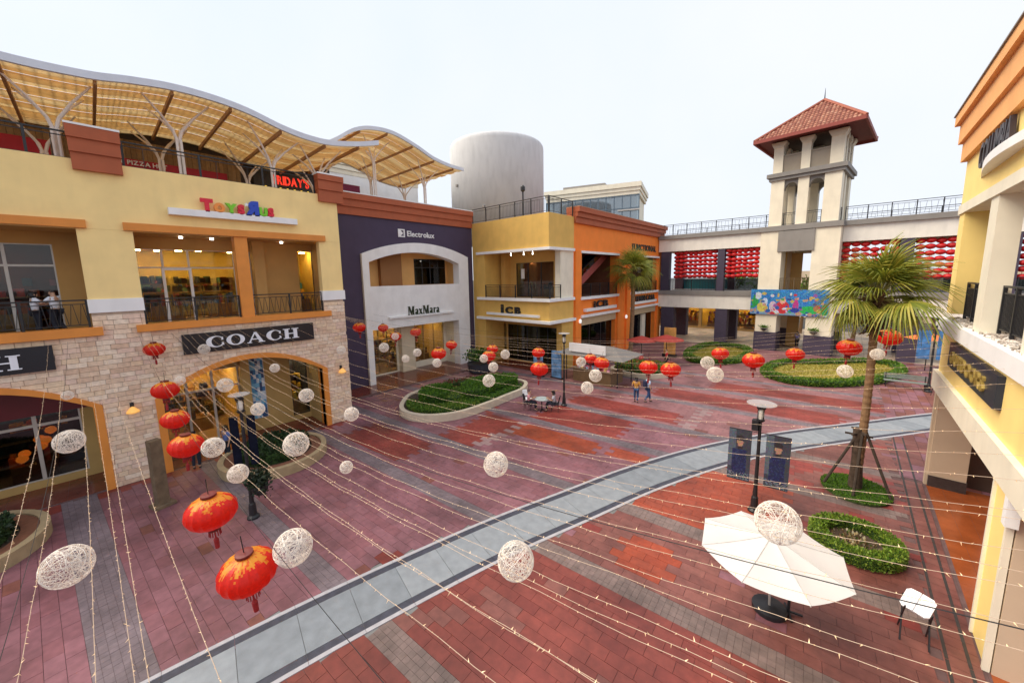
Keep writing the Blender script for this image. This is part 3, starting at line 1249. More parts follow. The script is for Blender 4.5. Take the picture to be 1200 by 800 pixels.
shop_room(bA, 'x', -23.6, -3.0, -6.4, -0.9, 6.16, 9.7, mat("dark_red_room", (0.14, 0.025, 0.018), 0.8), LAMPW, 1, 50, WGOODS, 5)
shop_room(bA, 'x', -23.6, -4.0, 1.3, 5.75, 6.16, 9.7, mat("warm_yellow_room", (0.60, 0.42, 0.09), 0.8), LAMPW, 6, 150, [(0.03, 0.03, 0.03), (0.12, 0.05, 0.02), (0.05, 0.12, 0.05), (0.02, 0.08, 0.25), (0.3, 0.2, 0.04), (0.25, 0.04, 0.03)], 6)
shop_room(bA, 'x', -23.6, -2.5, 7.5, 8.95, 6.16, 9.7, mat("warm_yellow_room", (0.78, 0.58, 0.12), 0.8), LAMPW, 2, 20, None, 7)
glazing(bA, 'x', -23.5, -6.4, -0.86, 6.2, 9.6, [-5.0, -3.4, -2.05], [8.78], ALU, GLASS, 0.09)
glazing(bA, 'x', -23.5, 1.36, 4.98, 6.2, 9.55, [2.28, 3.2], [8.72], ALU, GLASS, 0.08)
glazing(bA, 'x', -23.5, 5.02, 5.7, 6.2, 9.55, [], [8.72], ALU, GLASS, 0.08)
glazing(bA, 'x', -23.5, 7.95, 8.75, 6.25, 9.7, [], [], DARKF, GLASS, 0.06)
mb = MB()
for u in (2.25, 3.2):
    mb.box(-23.44, -23.3, u - 0.05, u + 0.05, 6.2, 8.7)
mb.box(-23.44, -23.3, 2.3, 3.15, 8.6, 8.7)
dr = part("door", mb, WHITEP, bA)
mb = MB()
mb.box(-23.3, -23.24, 2.42, 2.46, 7.0, 7.5)
part("handle", mb, BLACKM, dr)
for y in (2.9, 4.0, 6.9):
    mb = MB()
    mb.lathe((-22.4, y, 9.98), [(0.07, 0.0), (0.07, 0.08)], 10)
    part("downlight", mb, LAMPC, bA)
# balcony railings
railing(bA, (-21.3, -6.4, 6.42), (-21.3, -0.2, 6.42), 1.02, every=1.5, dens=0.12, pattern='wave')
railing(bA, (-21.3, 1.34, 6.38), (-21.3, 4.55, 6.38), 1.0, every=1.6, dens=0.12, pattern='wave')
railing(bA, (-21.3, 5.1, 6.38), (-21.3, 8.28, 6.38), 1.0, every=1.6, dens=0.12, pattern='wave')
# shop fronts behind the arches
mb = MB()
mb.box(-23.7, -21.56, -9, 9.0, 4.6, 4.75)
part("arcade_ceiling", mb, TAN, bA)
mb = MB()
mb.box(-23.6, -21.6, -0.44, -0.2, 0, 4.6)
mb.box(-23.6, -21.6, -0.18, 1.44, 0, 4.6)
mb.box(-23.6, -21.6, 7.94, 8.6, 0, 4.6)
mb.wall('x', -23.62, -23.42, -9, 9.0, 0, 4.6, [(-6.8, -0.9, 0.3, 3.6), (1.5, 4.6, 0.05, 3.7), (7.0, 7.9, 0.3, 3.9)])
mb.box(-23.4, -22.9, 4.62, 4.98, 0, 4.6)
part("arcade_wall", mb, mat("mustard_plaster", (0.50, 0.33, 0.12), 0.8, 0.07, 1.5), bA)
mb = MB()
mb.box(-23.41, -23.2, -6.8, -0.6, 3.0, 4.3)
part("fascia_board", mb, mat("maroon_board", (0.15, 0.012, 0.02), 0.5, 0.1, 2), bA)
OG = [(0.85, 0.2, 0.02), (0.8, 0.1, 0.02), (0.9, 0.35, 0.04), (0.02, 0.02, 0.03), (0.1, 0.02, 0.02)]
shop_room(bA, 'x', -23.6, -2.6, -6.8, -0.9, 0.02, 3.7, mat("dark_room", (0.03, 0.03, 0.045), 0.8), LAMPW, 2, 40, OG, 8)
for k in range(9):
    mb = MB()
    c = Vector((-23.9 - 0.5 * srnd.random(), -2.9 + 1.7 * srnd.random() if k < 6 else -5 + 1.5 * srnd.random(), 0.9 + 1.5 * srnd.random()))
    mb.lathe(c, [(0.05, -0.14), (0.15, -0.06), (0.17, 0.03), (0.12, 0.13), (0.03, 0.17)], 8)
    part("display_lamp", mb, mat("orange_display_lamp", (0.9, 0.2, 0.02), 0.5, 0.3, 6, emit=1.1, ecol=(1, 0.2, 0.02)), bA)
glazing(bA, 'x', -23.5, -6.8, -0.9, 0.3, 3.0, [-5.2, -3.6, -2.1], [2.55], ALU, GLASSD, 0.11)
COACHG = [(0.04, 0.03, 0.03), (0.35, 0.18, 0.06), (0.6, 0.5, 0.35), (0.5, 0.35, 0.1), (0.03, 0.04, 0.1)]
shop_room(bA, 'x', -23.6, -4.5, 1.5, 4.6, 0.02, 3.9, mat("amber_room", (0.62, 0.42, 0.13), 0.8), LAMPW, 6, 50, COACHG, 9)
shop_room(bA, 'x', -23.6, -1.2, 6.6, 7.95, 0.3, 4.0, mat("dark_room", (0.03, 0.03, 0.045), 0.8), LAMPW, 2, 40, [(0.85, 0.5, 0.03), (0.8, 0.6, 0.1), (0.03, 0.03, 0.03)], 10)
glazing(bA, 'x', -23.5, 1.5, 4.6, 0.05, 3.7, [2.5, 3.5], [2.75], ALU, GLASS, 0.1)
glazing(bA, 'x', -23.5, 7.0, 7.9, 0.3, 3.9, [], [], DARKF, GLASS, 0.06)
# blue poster column
pp = MB()
prn = random.Random(4)
for i in range(14):
    for j in range(5):
        pp.cur = prn.choice([(0.1, 0.35, 0.6), (0.2, 0.5, 0.75), (0.6, 0.7, 0.8), (0.03, 0.08, 0.2), (0.05, 0.2, 0.45)])
        pp.box(-23.36, -23.35, 5.1 + j * 0.12, 5.22 + j * 0.12, 0.7 + i * 0.24, 0.94 + i * 0.24)
solo_p = thing("shop_poster", "tall blue poster panel beside the yellow post under the stone arch", "poster", (-23.36, 5.4, 0.7))
mbp = MB()
mbp.box(-23.42, -23.365, 5.06, 5.74, 0.66, 4.1)
part("backing_board", mbp, ALU, solo_p)
part("print", pp, PRINTV, solo_p)
# handrail of terrace
rA = thing("terrace_railing", "black metal railing along the roof terrace above the yellow wall", "railing", (-21.4, 3, 12.5))
railing(rA, (-21.4, -8, 12.45), (-21.4, 8.4, 12.45), 1.0, every=2.4, dens=1.1)

# --- signs on the left building
s1 = thing("shop_sign", "black sign board with large white serif letters COACH over the stone arch", "sign", (FX, 5, 5))
mb = MB()
mb.box(FX - 0.03, FX + 0.14, 2.32, 7.6, 4.96, 5.82)
part("sign_board", mb, mat("black_sign_board", (0.012, 0.012, 0.018), 0.35, 0.1, 3), s1)
LETW = mat("white_sign_letter", (0.82, 0.84, 0.9), 0.5, 0.02, 2)
letters(s1, "COACH", (FX + 0.14, 3.1, 5.14), (0, 1, 0), (1, 0, 0), 0.5, LETW, 0.06, width=3.75, gap=0.12, serif=True)
s2 = thing("shop_sign", "black sign board whose last white letter H ends beside the stone pier", "sign", (FX, -3, 5))
mb = MB()
mb.box(FX - 0.03, FX + 0.14, -6.46, -1.18, 5.02, 5.9)
part("sign_board", mb, MATS["black_sign_board"], s2)
letters(s2, "COACH", (FX + 0.14, -5.7, 5.18), (0, 1, 0), (1, 0, 0), 0.5, LETW, 0.06, width=3.8, gap=0.12, serif=True)
s3 = thing("shop_sign", "toy shop sign in bulging many coloured letters on a long white shelf", "sign", (FX, 5, 10.9))
mb = MB()
mb.box(FX, FX + 0.28, 2.44, 7.25, 10.8, 11.07)
part("sign_shelf", mb, WHITEP, s3)
C1 = mat("red_sign_letter", (0.72, 0.01, 0.04), 0.4, 0.03)
C2 = mat("orange_sign_letter", (0.9, 0.3, 0.05), 0.4, 0.03)
C3 = mat("green_sign_letter", (0.2, 0.62, 0.02), 0.4, 0.03)
C4 = mat("blue_sign_letter", (0.01, 0.06, 0.5), 0.4, 0.03)
letters(s3, "TOYSRUS", (FX + 0.14, 3.5, 11.08), (0, 1, 0), (1, 0, 0), 0.46, C1, 0.14, width=2.75, gap=0.04, bold=0.075, mats=[C1, C2, C3, C1, C4, C3, C1], heights=[1.0, 0.74, 0.8, 0.8, 1.22, 0.74, 0.78], mirror=(4,))
mb = MB()
stp = []
for i in range(10):
    a = R(90 + 36 * i)
    rr = 0.105 if i % 2 == 0 else 0.045
    stp.append((5.15 + rr * math.cos(a), 11.5 + rr * math.sin(a)))
mb.prism(stp, 'x', FX + 0.285, FX + 0.305)
part("star", mb, WHITEP, s3)
# wall sconces
for (y, z), lb in (((0.55, 3.0), "small wall lamp with glowing amber shade between the two arches"), ((8.9, 2.95), "small wall lamp with glowing amber shade at the end of the stone wall")):
    t = thing("wall_lamp", lb, "wall lamp", (FX + 0.02, y, z), "amber wall lamps on the stone piers")
    mb = MB()
    mb.box(FX, FX + 0.06, y - 0.06, y + 0.06, z + 0.1, z + 0.3)
    mb.tube([(FX + 0.04, y, z + 0.22), (FX + 0.12, y, z + 0.27), (FX + 0.2, y, z + 0.18)], 0.02)
    part("bracket", mb, BLACKM, t)
    mb = MB()
    mb.lathe((FX + 0.2, y, z - 0.12), [(0.06, 0), (0.2, 0.05), (0.2, 0.1), (0.05, 0.28)], 12)
    part("lamp_shade", mb, mat("amber_shade", (0.95, 0.5, 0.12), 0.5, 0, 1, emit=0.35, ecol=(1, 0.5, 0.12)), t)

# ================================================================== WAVY CANOPIES
CANU = vcol_mat("canopy_corrugated_sheet", 0.5, 0.06, 2.0, 0, trans=0.5)
RIBM = mat("canopy_rib_brown", (0.40, 0.21, 0.09), 0.55, 0.1, 4)
TREEM = mat("canopy_column_paint", (0.82, 0.74, 0.68), 0.5, 0.06, 3)


def canopy(label, prof, xf, xb, ribs, cols, drop, zc0):
    t = thing("wavy_canopy", label, "canopy", (xf, prof[0][0], zc0))
    P = spline(prof, 6, False)
    # corrugated sheet: flat bands running along the wave, alternate gold and ochre
    nb = 15
    mb = MB()
    for k in range(nb):
        a, b_ = xf + (xb - xf) * k / nb, xf + (xb - xf) * (k + 1) / nb
        dz = -0.0 if k % 2 else -0.06
        mb.cur = (0.86, 0.66, 0.38) if k % 3 else (0.95, 0.81, 0.56)
        for (y0, z0), (y1, z1) in zip(P[:-1], P[1:]):
            mb.add([(a, y0, z0 + dz), (b_, y0, z0 + dz), (b_, y1, z1 + dz), (a, y1, z1 + dz), (a, y0, z0 + dz + 0.05), (b_, y0, z0 + dz + 0.05), (b_, y1, z1 + dz + 0.05), (a, y1, z1 + dz + 0.05)],
                   [(0, 1, 2, 3), (7, 6, 5, 4), (0, 4, 5, 1), (1, 5, 6, 2), (2, 6, 7, 3), (3, 7, 4, 0)])
    part("roof_sheet", mb, CANU, t)
    for xx, nm in ((xf + 0.06, "fascia"), (xb - 0.06, "fascia")):
        mb = MB()
        for (y0, z0), (y1, z1) in zip(P[:-1], P[1:]):
            mb.add([(xx - 0.06, y0, z0 - 0.12), (xx + 0.06, y0, z0 - 0.12), (xx + 0.06, y1, z1 - 0.12), (xx - 0.06, y1, z1 - 0.12), (xx - 0.06, y0, z0 + 0.13), (xx + 0.06, y0, z0 + 0.13), (xx + 0.06, y1, z1 + 0.13), (xx - 0.06, y1, z1 + 0.13)],
                   [(0, 1, 2, 3), (7, 6, 5, 4), (0, 4, 5, 1), (1, 5, 6, 2), (2, 6, 7, 3), (3, 7, 4, 0)])
        part(nm, mb, mat("canopy_fascia_white", (0.66, 0.69, 0.76), 0.5, 0.05, 2), t)

    def zat(y):
        for (y0, z0), (y1, z1) in zip(P[:-1], P[1:]):
            if y0 <= y <= y1:
                return z0 + (z1 - z0) * (y - y0) / (y1 - y0)
        return P[0][1] if y < P[0][0] else P[-1][1]
    for y in ribs:
        mb = MB()
        z = zat(y)
        mb.box(xb + 0.1, xf - 0.12, y - 0.045, y + 0.045, z - 0.22, z - 0.06)
        part("rib", mb, RIBM, t)
    for (x, y) in cols:
        zt = zat(y) - 0.3
        zf = zt - drop
        mb = MB()
        for sx, sy in ((-0.09, 0), (0.09, -0.07), (0.09, 0.07)):
            mb.tube([(x + sx, y + sy, zc0), (x + sx, y + sy, zf)], 0.05, 8)
        for k in range(8):
            zz = zc0 + 0.2 + (zf - zc0 - 0.3) * k / 7
            mb.bar((x - 0.09, y, zz), (x + 0.09, y - 0.07, zz + 0.08), 0.02)
            mb.bar((x - 0.09, y, zz), (x + 0.09, y + 0.07, zz + 0.08), 0.02)
        cpart = part("column", mb, TREEM, t)
        for sx, sy in ((0.75, -1.05), (0.75, 1.05), (-0.95, -0.85), (-0.95, 0.85)):
            ty = y + sy
            tz = zat(ty) - 0.1
            tx = min(x + sx, xf - 0.3)
            mb = MB()
            mb.tube([(x, y, zf - 0.15), (x + sx * 0.12, y + sy * 0.14, zf + (tz - zf) * 0.25), (x + sx * 0.45, y + sy * 0.48, zf + (tz - zf) * 0.6), (tx, ty, tz)], [0.055, 0.055, 0.045, 0.035], 8)
            part("branch", mb, TREEM, cpart)
    return t


canopy("long wavy canopy with gold underside over the yellow building's roof terrace",
       [(-9, 16.3), (-6, 15.7), (-3, 15.3), (-1.1, 15.16), (0.7, 15.26), (1.8, 15.46), (3.0, 15.62), (4.3, 15.62), (5.5, 15.47), (6.8, 15.13), (7.9, 14.97), (9.0, 14.98), (10.4, 15.25), (11.7, 15.62)],
       -20.5, -28.5, [-5.5, -1.2, 0.9, 3.0, 4.9, 6.8, 8.8, 10.6], [(-22.0, -3.6), (-22.0, -0.25), (-22.0, 3.2), (-22.0, 6.7), (-22.3, 9.0), (-26, -0.7), (-26, 3.0), (-26, 6.6), (-26, 10.2)], 1.25, 12.0)
canopy("short humped canopy with gold underside behind the russet cornice of the violet shop",
       [(10.9, 16.6), (11.9, 17.25), (13.1, 18.1), (14.4, 18.55), (16.1, 18.65), (18.0, 18.2), (19.6, 17.65), (21.2, 17.4), (22.8, 17.35)],
       -26.0, -35.0, [11.6, 13.6, 15.7, 17.8, 19.8, 21.8], [(-28, 15.5), (-28, 20.1), (-32.5, 13.6), (-32.5, 17.6), (-32.5, 21)], 1.5, 13.0)

# restaurants on the terrace behind the railing
rs = thing("terrace_restaurant", "brown boarded restaurant front with red strip under the long canopy", "building", (-27.6, 2, 12))
mb = MB()
mb.box(-30, -27.75, -9, 12, 12.0, 16.0)
part("wall", mb, DARKIN, rs)
nb = MB()
WB = [(0.30, 0.19, 0.09), (0.26, 0.16, 0.075), (0.33, 0.21, 0.10)]
for k in range(78):
    y = -8.9 + k * 0.2
    if y > 6.6:
        break
    m1 = MB()
    m1.cur = srnd.choice(WB)
    m1.box(-27.76, -27.68 + (0.02 if k % 2 else 0), y, y + 0.19, 12.0, 15.2)
    part("plank", m1, STONEV, rs)
for a, b_ in ((-9, -0.55), (1.35, 6.0)):
    mb = MB()
    mb.box(-27.66, -27.55, a, b_, 13.55, 14.5 if a < 0 else 14.25)
    part("red_strip", mb, mat("red_strip_board", (0.42, 0.004, 0.02), 0.5, 0.05), rs)
sg = thing("restaurant_sign", "small white lettering on the red strip beside the first parapet block", "sign", (-27.5, 1.6, 14))
letters(sg, "PIZZA HUT", (-27.54, 1.9, 13.98), (0, 1, 0), (1, 0, 0), 0.2, WHITEP, 0.03, width=1.5, gap=0.12)
mb = MB()
mb.prism([(1.5, 13.99), (1.8, 13.99), (1.73, 14.17), (1.58, 14.17)], 'x', -27.55, -27.5)
part("roof_logo", mb, WHITEP, sg)
bx_ = MB()
bx_.box(-27.7, -27.5, 7.3, 11.6, 12.0, 14.9)
part("dark_front", bx_, mat("black_front", (0.02, 0.02, 0.02), 0.5), rs)
sg = thing("restaurant_sign", "red glowing capital letters on the black bar front near the second parapet block", "sign", (-27.4, 9.5, 14))
REDN = mat("red_neon", (0.9, 0.03, 0.02), 0.5, 0, 1, emit=0.6, ecol=(1, 0.06, 0.03))
letters(sg, "FRIDAY'S", (-27.5, 8.35, 14.1), (0, 1, 0), (1, 0, 0), 0.5, REDN, 0.06, width=2.1, gap=0.1, bold=0.03)
for k in range(7):
    y = 7.75 + k * 0.4
    t = thing("pendant_lamp", "yellow glass pendant lamp hanging below the red bar lettering", "lamp", (-26.9, y, 13.5), "row of yellow pendant lamps at the bar")
    mb = MB()
    mb.tube([(-26.9, y, 13.75), (-26.9, y, 14.85)], 0.012, 5)
    part("cord", mb, BLACKM, t)
    mb = MB()
    mb.lathe((-26.9, y, 13.5), [(0.05, 0), (0.17, 0.05), (0.16, 0.14), (0.05, 0.26)], 10)
    part("lamp_shade", mb, mat("yellow_shade", (0.9, 0.6, 0.05), 0.5, 0, 1, emit=1.0, ecol=(1, 0.65, 0.08)), t)
sg = thing("restaurant_sign", "dark pink sign with two pale rings under the canopies", "sign", (-29.9, 12, 15))
mb = MB()
mb.box(-31, -30.6, 11.2, 15.6, 13.0, 15.6)
part("sign_board", mb, mat("maroon_pink_board", (0.20, 0.01, 0.06), 0.6), sg)
letters(sg, "OO", (-30.58, 12.0, 14.3), (0, 1, 0), (1, 0, 0), 0.8, mat("pink_letter", (0.75, 0.4, 0.5), 0.5), 0.05, width=2.4, gap=0.6)

# ================================================================== VIOLET BUILDING
VX = -26.9
bV = thing("shop_building", "violet shop building with big white arched frame and russet cornice", "building", (VX, 17, 0))
AV = (18.5, 4.72, 9.55, 0.95)
mb = MB()
co, hwo = 18.5, 5.1
mb.prism([(9.41, 0), (co - hwo, 0)] + arch_pts(co, hwo, 9.9, 1.0) + [(co + hwo, 0), (24.38, 0), (24.38, 12.6), (9.41, 12.6)], 'x', -27.3, VX)
part("wall", mb, VIOLET, bV)
mb = MB()
inner_w = [(13.9, 7.5)] + [(p[0], p[1]) for p in arch_pts(18.2, 4.3, 9.3, 0.85)] + [(22.5, 7.5)]
# frame: outer arch outline, window and shop opening cut from two prisms
top = [(co - hwo - 0.02, 7.5), (13.9, 7.5)] + [(p[0], p[1]) for p in arch_pts(18.2, 4.3, 9.3, 0.85)] + [(22.5, 7.5), (co + hwo + 0.02, 7.5)] + arch_pts(co, hwo + 0.02, 9.9, 1.02)[::-1]
mb.prism(top, 'x', -27.5, VX + 0.22)
mb.box(-27.5, VX + 0.22, co - hwo - 0.02, co + hwo + 0.02, 4.2, 7.5)
mb.box(-27.5, VX + 0.22, co - hwo - 0.02, 13.85, 0, 4.2)
mb.box(-27.5, VX + 0.22, 22.3, co + hwo + 0.02, 0, 4.2)
part("arch_frame", mb, WHITEP, bV)
# cornice
mb = MB()
mb.box(-27.3, VX + 0.12, 11.4, 24.36, 12.6, 13.15)
mb.box(-27.3, VX + 0.22, 11.4, 24.36, 13.15, 13.65)
mb.box(-27.3, VX + 0.34, 11.4, 24.36, 13.65, 14.06)
cn = part("cornice", mb, BROWNR, bV)
mb = MB()
mb.box(-27.3, VX + 0.36, 11.4, 24.35, 14.06, 14.13)
part("coping", mb, WHITEP, cn)
mb = MB()
mb.box(-45, -27.31, 9.4, 24.3, 12.5, 13.0)
part("roof_slab", mb, ROOFSLAB, bV)
# upper recess
mb = MB()
mb.box(-28.9, -27.5, 13.4, 23.9, 7.2, 7.45)
mb.box(-28.9, -27.5, 13.4, 23.9, 10.3, 10.4)
mb.wall('x', -28.75, -28.55, 13.4, 23.9, 7.45, 10.3, [(19.0, 22.4, 7.5, 9.75)])
mb.box(-28.54, -27.5, 13.42, 13.62, 7.45, 10.3)
mb.box(-28.54, -27.5, 22.6, 22.9, 7.45, 10.3)
part("recess_wall", mb, mat("warm_tan_stucco", (0.72, 0.42, 0.15), 0.8, 0.06, 1.2), bV)
mb = MB()
mb.box(-28.54, -28.1, 15.6, 17.5, 7.46, 10.29)
part("pier", mb, mat("brown_stucco", (0.30, 0.14, 0.05), 0.8, 0.06, 1.2), bV)
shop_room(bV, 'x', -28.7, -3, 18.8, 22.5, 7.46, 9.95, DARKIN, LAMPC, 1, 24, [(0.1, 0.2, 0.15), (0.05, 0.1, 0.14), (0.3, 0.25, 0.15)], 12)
glazing(bV, 'x', -28.6, 19.0, 22.4, 7.5, 9.75, [19.85, 20.7, 21.55], [9.0], DARKF, GLASSD, 0.07)
# shop front
mb = MB()
mb.wall('x', -29.2, -29.0, 13.4, 23.9, 0, 4.2, [(13.9, 17.1, 0.1, 3.9), (18.8, 22.25, 0.55, 3.9)])
mb.box(-28.99, -27.5, 13.42, 13.6, 0, 4.2)
mb.box(-28.99, -27.5, 22.5, 22.7, 0, 4.2)
mb.box(-29.2, -27.5, 13.4, 23.9, 4.2, 4.32)
part("shop_wall", mb, CREAMP, bV)
mb = MB()
mb.box(-28.99, -28.4, 17.3, 18.6, 0.01, 4.19)
part("pier", mb, mat("cream_plaster", (0.72, 0.62, 0.45), 0.75, 0.05, 1.2), bV)
shop_room(bV, 'x', -29.2, -4.5, 13.8, 22.4, 0.02, 4.1, mat("amber_room", (0.5, 0.34, 0.10)), LAMPW, 6, 110, [(0.03, 0.03, 0.03), (0.4, 0.25, 0.1), (0.5, 0.4, 0.25), (0.1, 0.03, 0.02), (0.6, 0.5, 0.3)], 13, 2.6)
glazing(bV, 'x', -29.08, 13.9, 17.1, 0.1, 3.9, [14.7, 15.5, 16.3], [3.0], mat("bronze_frame", (0.22, 0.15, 0.06), 0.4), GLASS, 0.07)
glazing(bV, 'x', -29.08, 18.8, 22.25, 0.55, 3.9, [19.95, 21.1], [], MATS["bronze_frame"], GLASS, 0.07)
s = thing("shop_sign", "slim dark green serif lettering on a thin white shelf over the shop window", "sign", (VX, 18, 5.1))
mb = MB()
mb.box(VX + 0.22, VX + 0.42, 15.2, 21.6, 4.95, 5.09)
part("sign_shelf", mb, WHITEP, s)
letters(s, "MaxMara", (VX + 0.23, 16.95, 5.1), (0, 1, 0), (1, 0, 0), 0.7, mat("dark_green_letter", (0.02, 0.035, 0.012), 0.5), 0.06, width=3.15, gap=0.06, serif=True)
s = thing("shop_sign", "white lettering with a square emblem on the violet wall under the cornice", "sign", (VX, 18, 11.6))
mb = MB()
y0, z0 = 16.6, 11.32
mb.prism([(y0, z0), (y0 + 0.6, z0), (y0 + 0.6, z0 + 0.09), (y0 + 0.2, z0 + 0.09), (y0 + 0.45, z0 + 0.3), (y0 + 0.2, z0 + 0.53), (y0 + 0.6, z0 + 0.53), (y0 + 0.6, z0 + 0.62), (y0, z0 + 0.62)], 'x', VX, VX + 0.05)
mb.box(VX, VX + 0.052, y0 + 0.5, y0 + 0.6, z0 + 0.1, z0 + 0.52)
part("emblem", mb, WHITEP, s)
letters(s, "Electrolux", (VX, 17.42, 11.42), (0, 1, 0), (1, 0, 0), 0.42, WHITEP, 0.05, width=2.65, gap=0.09, bold=0.015)
# penthouse wall and louvres on the roof behind the canopy
pv = thing("roof_house", "white rooftop block with stepped cream cornice beside the round white tower", "building", (-38, 20, 13))
mb = MB()
mb.box(-44, -37.5, 9, 26, 12.9, 20.0)
part("wall", mb, WHITEP, pv)
mb = MB()
for k in range(5):
    mb.box(-44, -37.45 + 0.12 * k, 9, 26.05 + 0.1 * k, 18.2 + 0.42 * k, 18.56 + 0.42 * k)
part("cornice", mb, CREAMP, pv)
mb = MB()
mb.box(-37.51, -37.42, 18.3, 18.8, 14.5, 16.6)
part("window", mb, DARKF, pv)

# round white tower
rt = thing("round_tower", "plain round white tower with soft rounded top on the roofs", "tower", (-31.84, 33.2, 12))
prof = [(5.4, 0), (5.4, 10.35), (5.36, 10.62), (5.24, 10.82), (5.0, 10.92), (2.4, 10.98), (0.1, 11.0)]
mb = MB()
mb.lathe((-31.84, 33.2, 12), prof, 64)
drum_ = part("drum", mb, mat("white_render", (0.64, 0.64, 0.65), 0.85, 0.05, 0.4, 0.1, 20, streak=0.12), rt, smooth=True)

for az_, zz in ((-152, 15.2), (-62, 15.4), (-100, 18.0)):
    a = R(az_)
    mb = MB()
    mb.cbox(-31.84 + 5.41 * math.cos(a), 33.2 + 5.41 * math.sin(a), zz, 0.28, 0.28, 0.22)
    part("vent", mb, GREYP, rt)

# ================================================================== OCHRE CORNER SHOP
bI = thing("shop_building", "ochre corner shop with wrap-round balcony between violet and orange shops", "building", (-22, 26, 0))
IX, IY = -17.95, 24.4
mb = MB()
mb.box(-26.86, IX, IY, 28.0, 10.3, 13.0)                      # parapet block
mb.box(-26.86, -25.3, IY, 27.9, 0, 10.3)                      # left pier
mb.box(-25.3, IX, IY + 0.02, 27.98, 4.35, 6.0)                # middle band
mb.box(-26.86, -18.0, 27.85, 27.99, 0, 4.35)
part("wall", mb, YELLOW2, bI)
mb = MB()
mb.box(-18.5, IX - 0.01, 26.0, 27.95, 6.15, 10.29)
part("column", mb, CREAMP, bI)
mb = MB()
mb.box(-18.5, IX - 0.01, 26.2, 27.95, 0, 4.35)
part("column", mb, YELLOW2, bI)
for z0, z1, pr in ((10.12, 10.34, 0.2), (5.98, 6.22, 0.22), (4.2, 4.42, 0.34)):
    mb = MB()
    mb.prism([(-26.2, IY - pr), (IX + pr, IY - pr), (IX + pr, 27.9), (IX - 0.3, 27.9), (IX - 0.3, IY + 0.3), (-26.2, IY + 0.3)], 'z', z0, z1)
    part("ledge", mb, WHITEP, bI)
mb = MB()
mb.wall('y', 26.9, 27.05, -26.8, IX - 0.6, 6.1, 10.3, [(-27, -26.0, 6.2, 9.5), (-23.6, -19.3, 6.2, 9.3)])
mb.wall('y', 26.9, 27.05, -26.8, IX - 0.6, 0, 4.2, [(-24.8, -18.9, 0.1, 3.5), (-25.3, -25.0, 0.1, 3.5)])
mb.box(-24.9, -24.4, 26.2, 26.9, 6.1, 10.3)
mb.box(-25.3, IX - 0.3, IY + 0.3, 26.9, 10.2, 10.29)
part("recess_wall", mb, mat("ochre_recess_stucco", (0.62, 0.36, 0.10), 0.8, 0.06, 1.2), bI)
mb = MB()
mb.box(-26.8, IX - 0.02, IY + 0.03, 27.95, 6.0, 6.12)
part("balcony_floor", mb, MATS["balcony_tile"], bI)
shop_room(bI, 'y', 27.1, 2.5, -23.6, -19.2, 6.15, 9.5, mat("dim_room", (0.2, 0.14, 0.06), 0.8), LAMPW, 2, 30, [(0.6, 0.5, 0.35), (0.03, 0.03, 0.03), (0.4, 0.3, 0.1)], 21)
glazing(bI, 'y', 26.97, -23.6, -19.3, 6.2, 9.3, [-22.2, -20.7], [], DARKF, GLASS, 0.07)
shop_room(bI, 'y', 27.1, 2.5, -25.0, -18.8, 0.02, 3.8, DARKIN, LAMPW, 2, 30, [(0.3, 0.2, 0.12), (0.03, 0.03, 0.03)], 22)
glazing(bI, 'y', 26.97, -24.8, -18.9, 0.1, 3.5, [-23.6, -22.4, -21.2, -20.0], [], DARKF, GLASSD, 0.09)
for x in (-22.9, -21.4, -20.4):
    mb = MB()
    mb.tube([(x, 25.4, 10.19), (x, 25.4, 10.0)], 0.02, 5)
    mb.lathe((x, 25.4, 9.9), [(0.03, 0), (0.06, 0.04), (0.03, 0.1)], 8)
    part("ceiling_light", mb, LAMPC, bI)
mb = MB()
mb.cbox(-22.7, 26.8, 8.3, 0.35, 0.08, 0.9)
part("white_poster", mb, WHITEP, bI)
railing(bI, (-25.25, IY + 0.05, 6.22), (IX, IY + 0.05, 6.22), 1.1, every=1.8, dens=0.14)
railing(bI, (IX, IY + 0.12, 6.22), (IX, 26.0, 6.22), 1.1, every=1.6, dens=0.14)
r2 = thing("roof_railing", "black rooftop railing with white infill above the ochre corner shop", "railing", (-22, 24.5, 13))
railing(r2, (-26.8, IY + 0.1, 13.0), (-18.05, IY + 0.1, 13.0), 1.25, every=1.7, dens=0.16)
railing(r2, (-18.05, IY + 0.2, 13.0), (-18.05, 27.9, 13.0), 1.25, every=1.7, dens=0.16)
mb = MB()
mb.tube([(-21.9, 26, 13), (-21.9, 26, 15.4)], 0.07, 8)
mb.lathe((-21.9, 26, 15.35), [(0.1, 0), (0.2, 0.1), (0.2, 0.4), (0.08, 0.55)], 10)
solo("roof_lamp", mb, BLACKM, "slim black lamp post standing on the roof behind the ochre shop railing", "lamp", (-21.9, 26, 13), smooth=False)
mb = MB()
mb.box(-26.86, -18.1, 28.01, 33, 12.2, 12.7)
part("roof_slab", mb, ROOFSLAB, bI)
s = thing("shop_sign", "black three-letter sign on a white shelf on the ochre shop's front", "sign", (-22, IY, 4.9))
mb = MB()
mb.box(-25.0, -18.9, IY - 0.2, IY + 0.02, 4.66, 4.86)
part("sign_shelf", mb, WHITEP, s)
letters(s, "iCB", (-23.25, IY, 4.87), (1, 0, 0), (0, -1, 0), 0.62, BLACKM, 0.12, width=2.3, gap=0.28, bold=0.035, heights=[1.25, 0.9, 0.9])

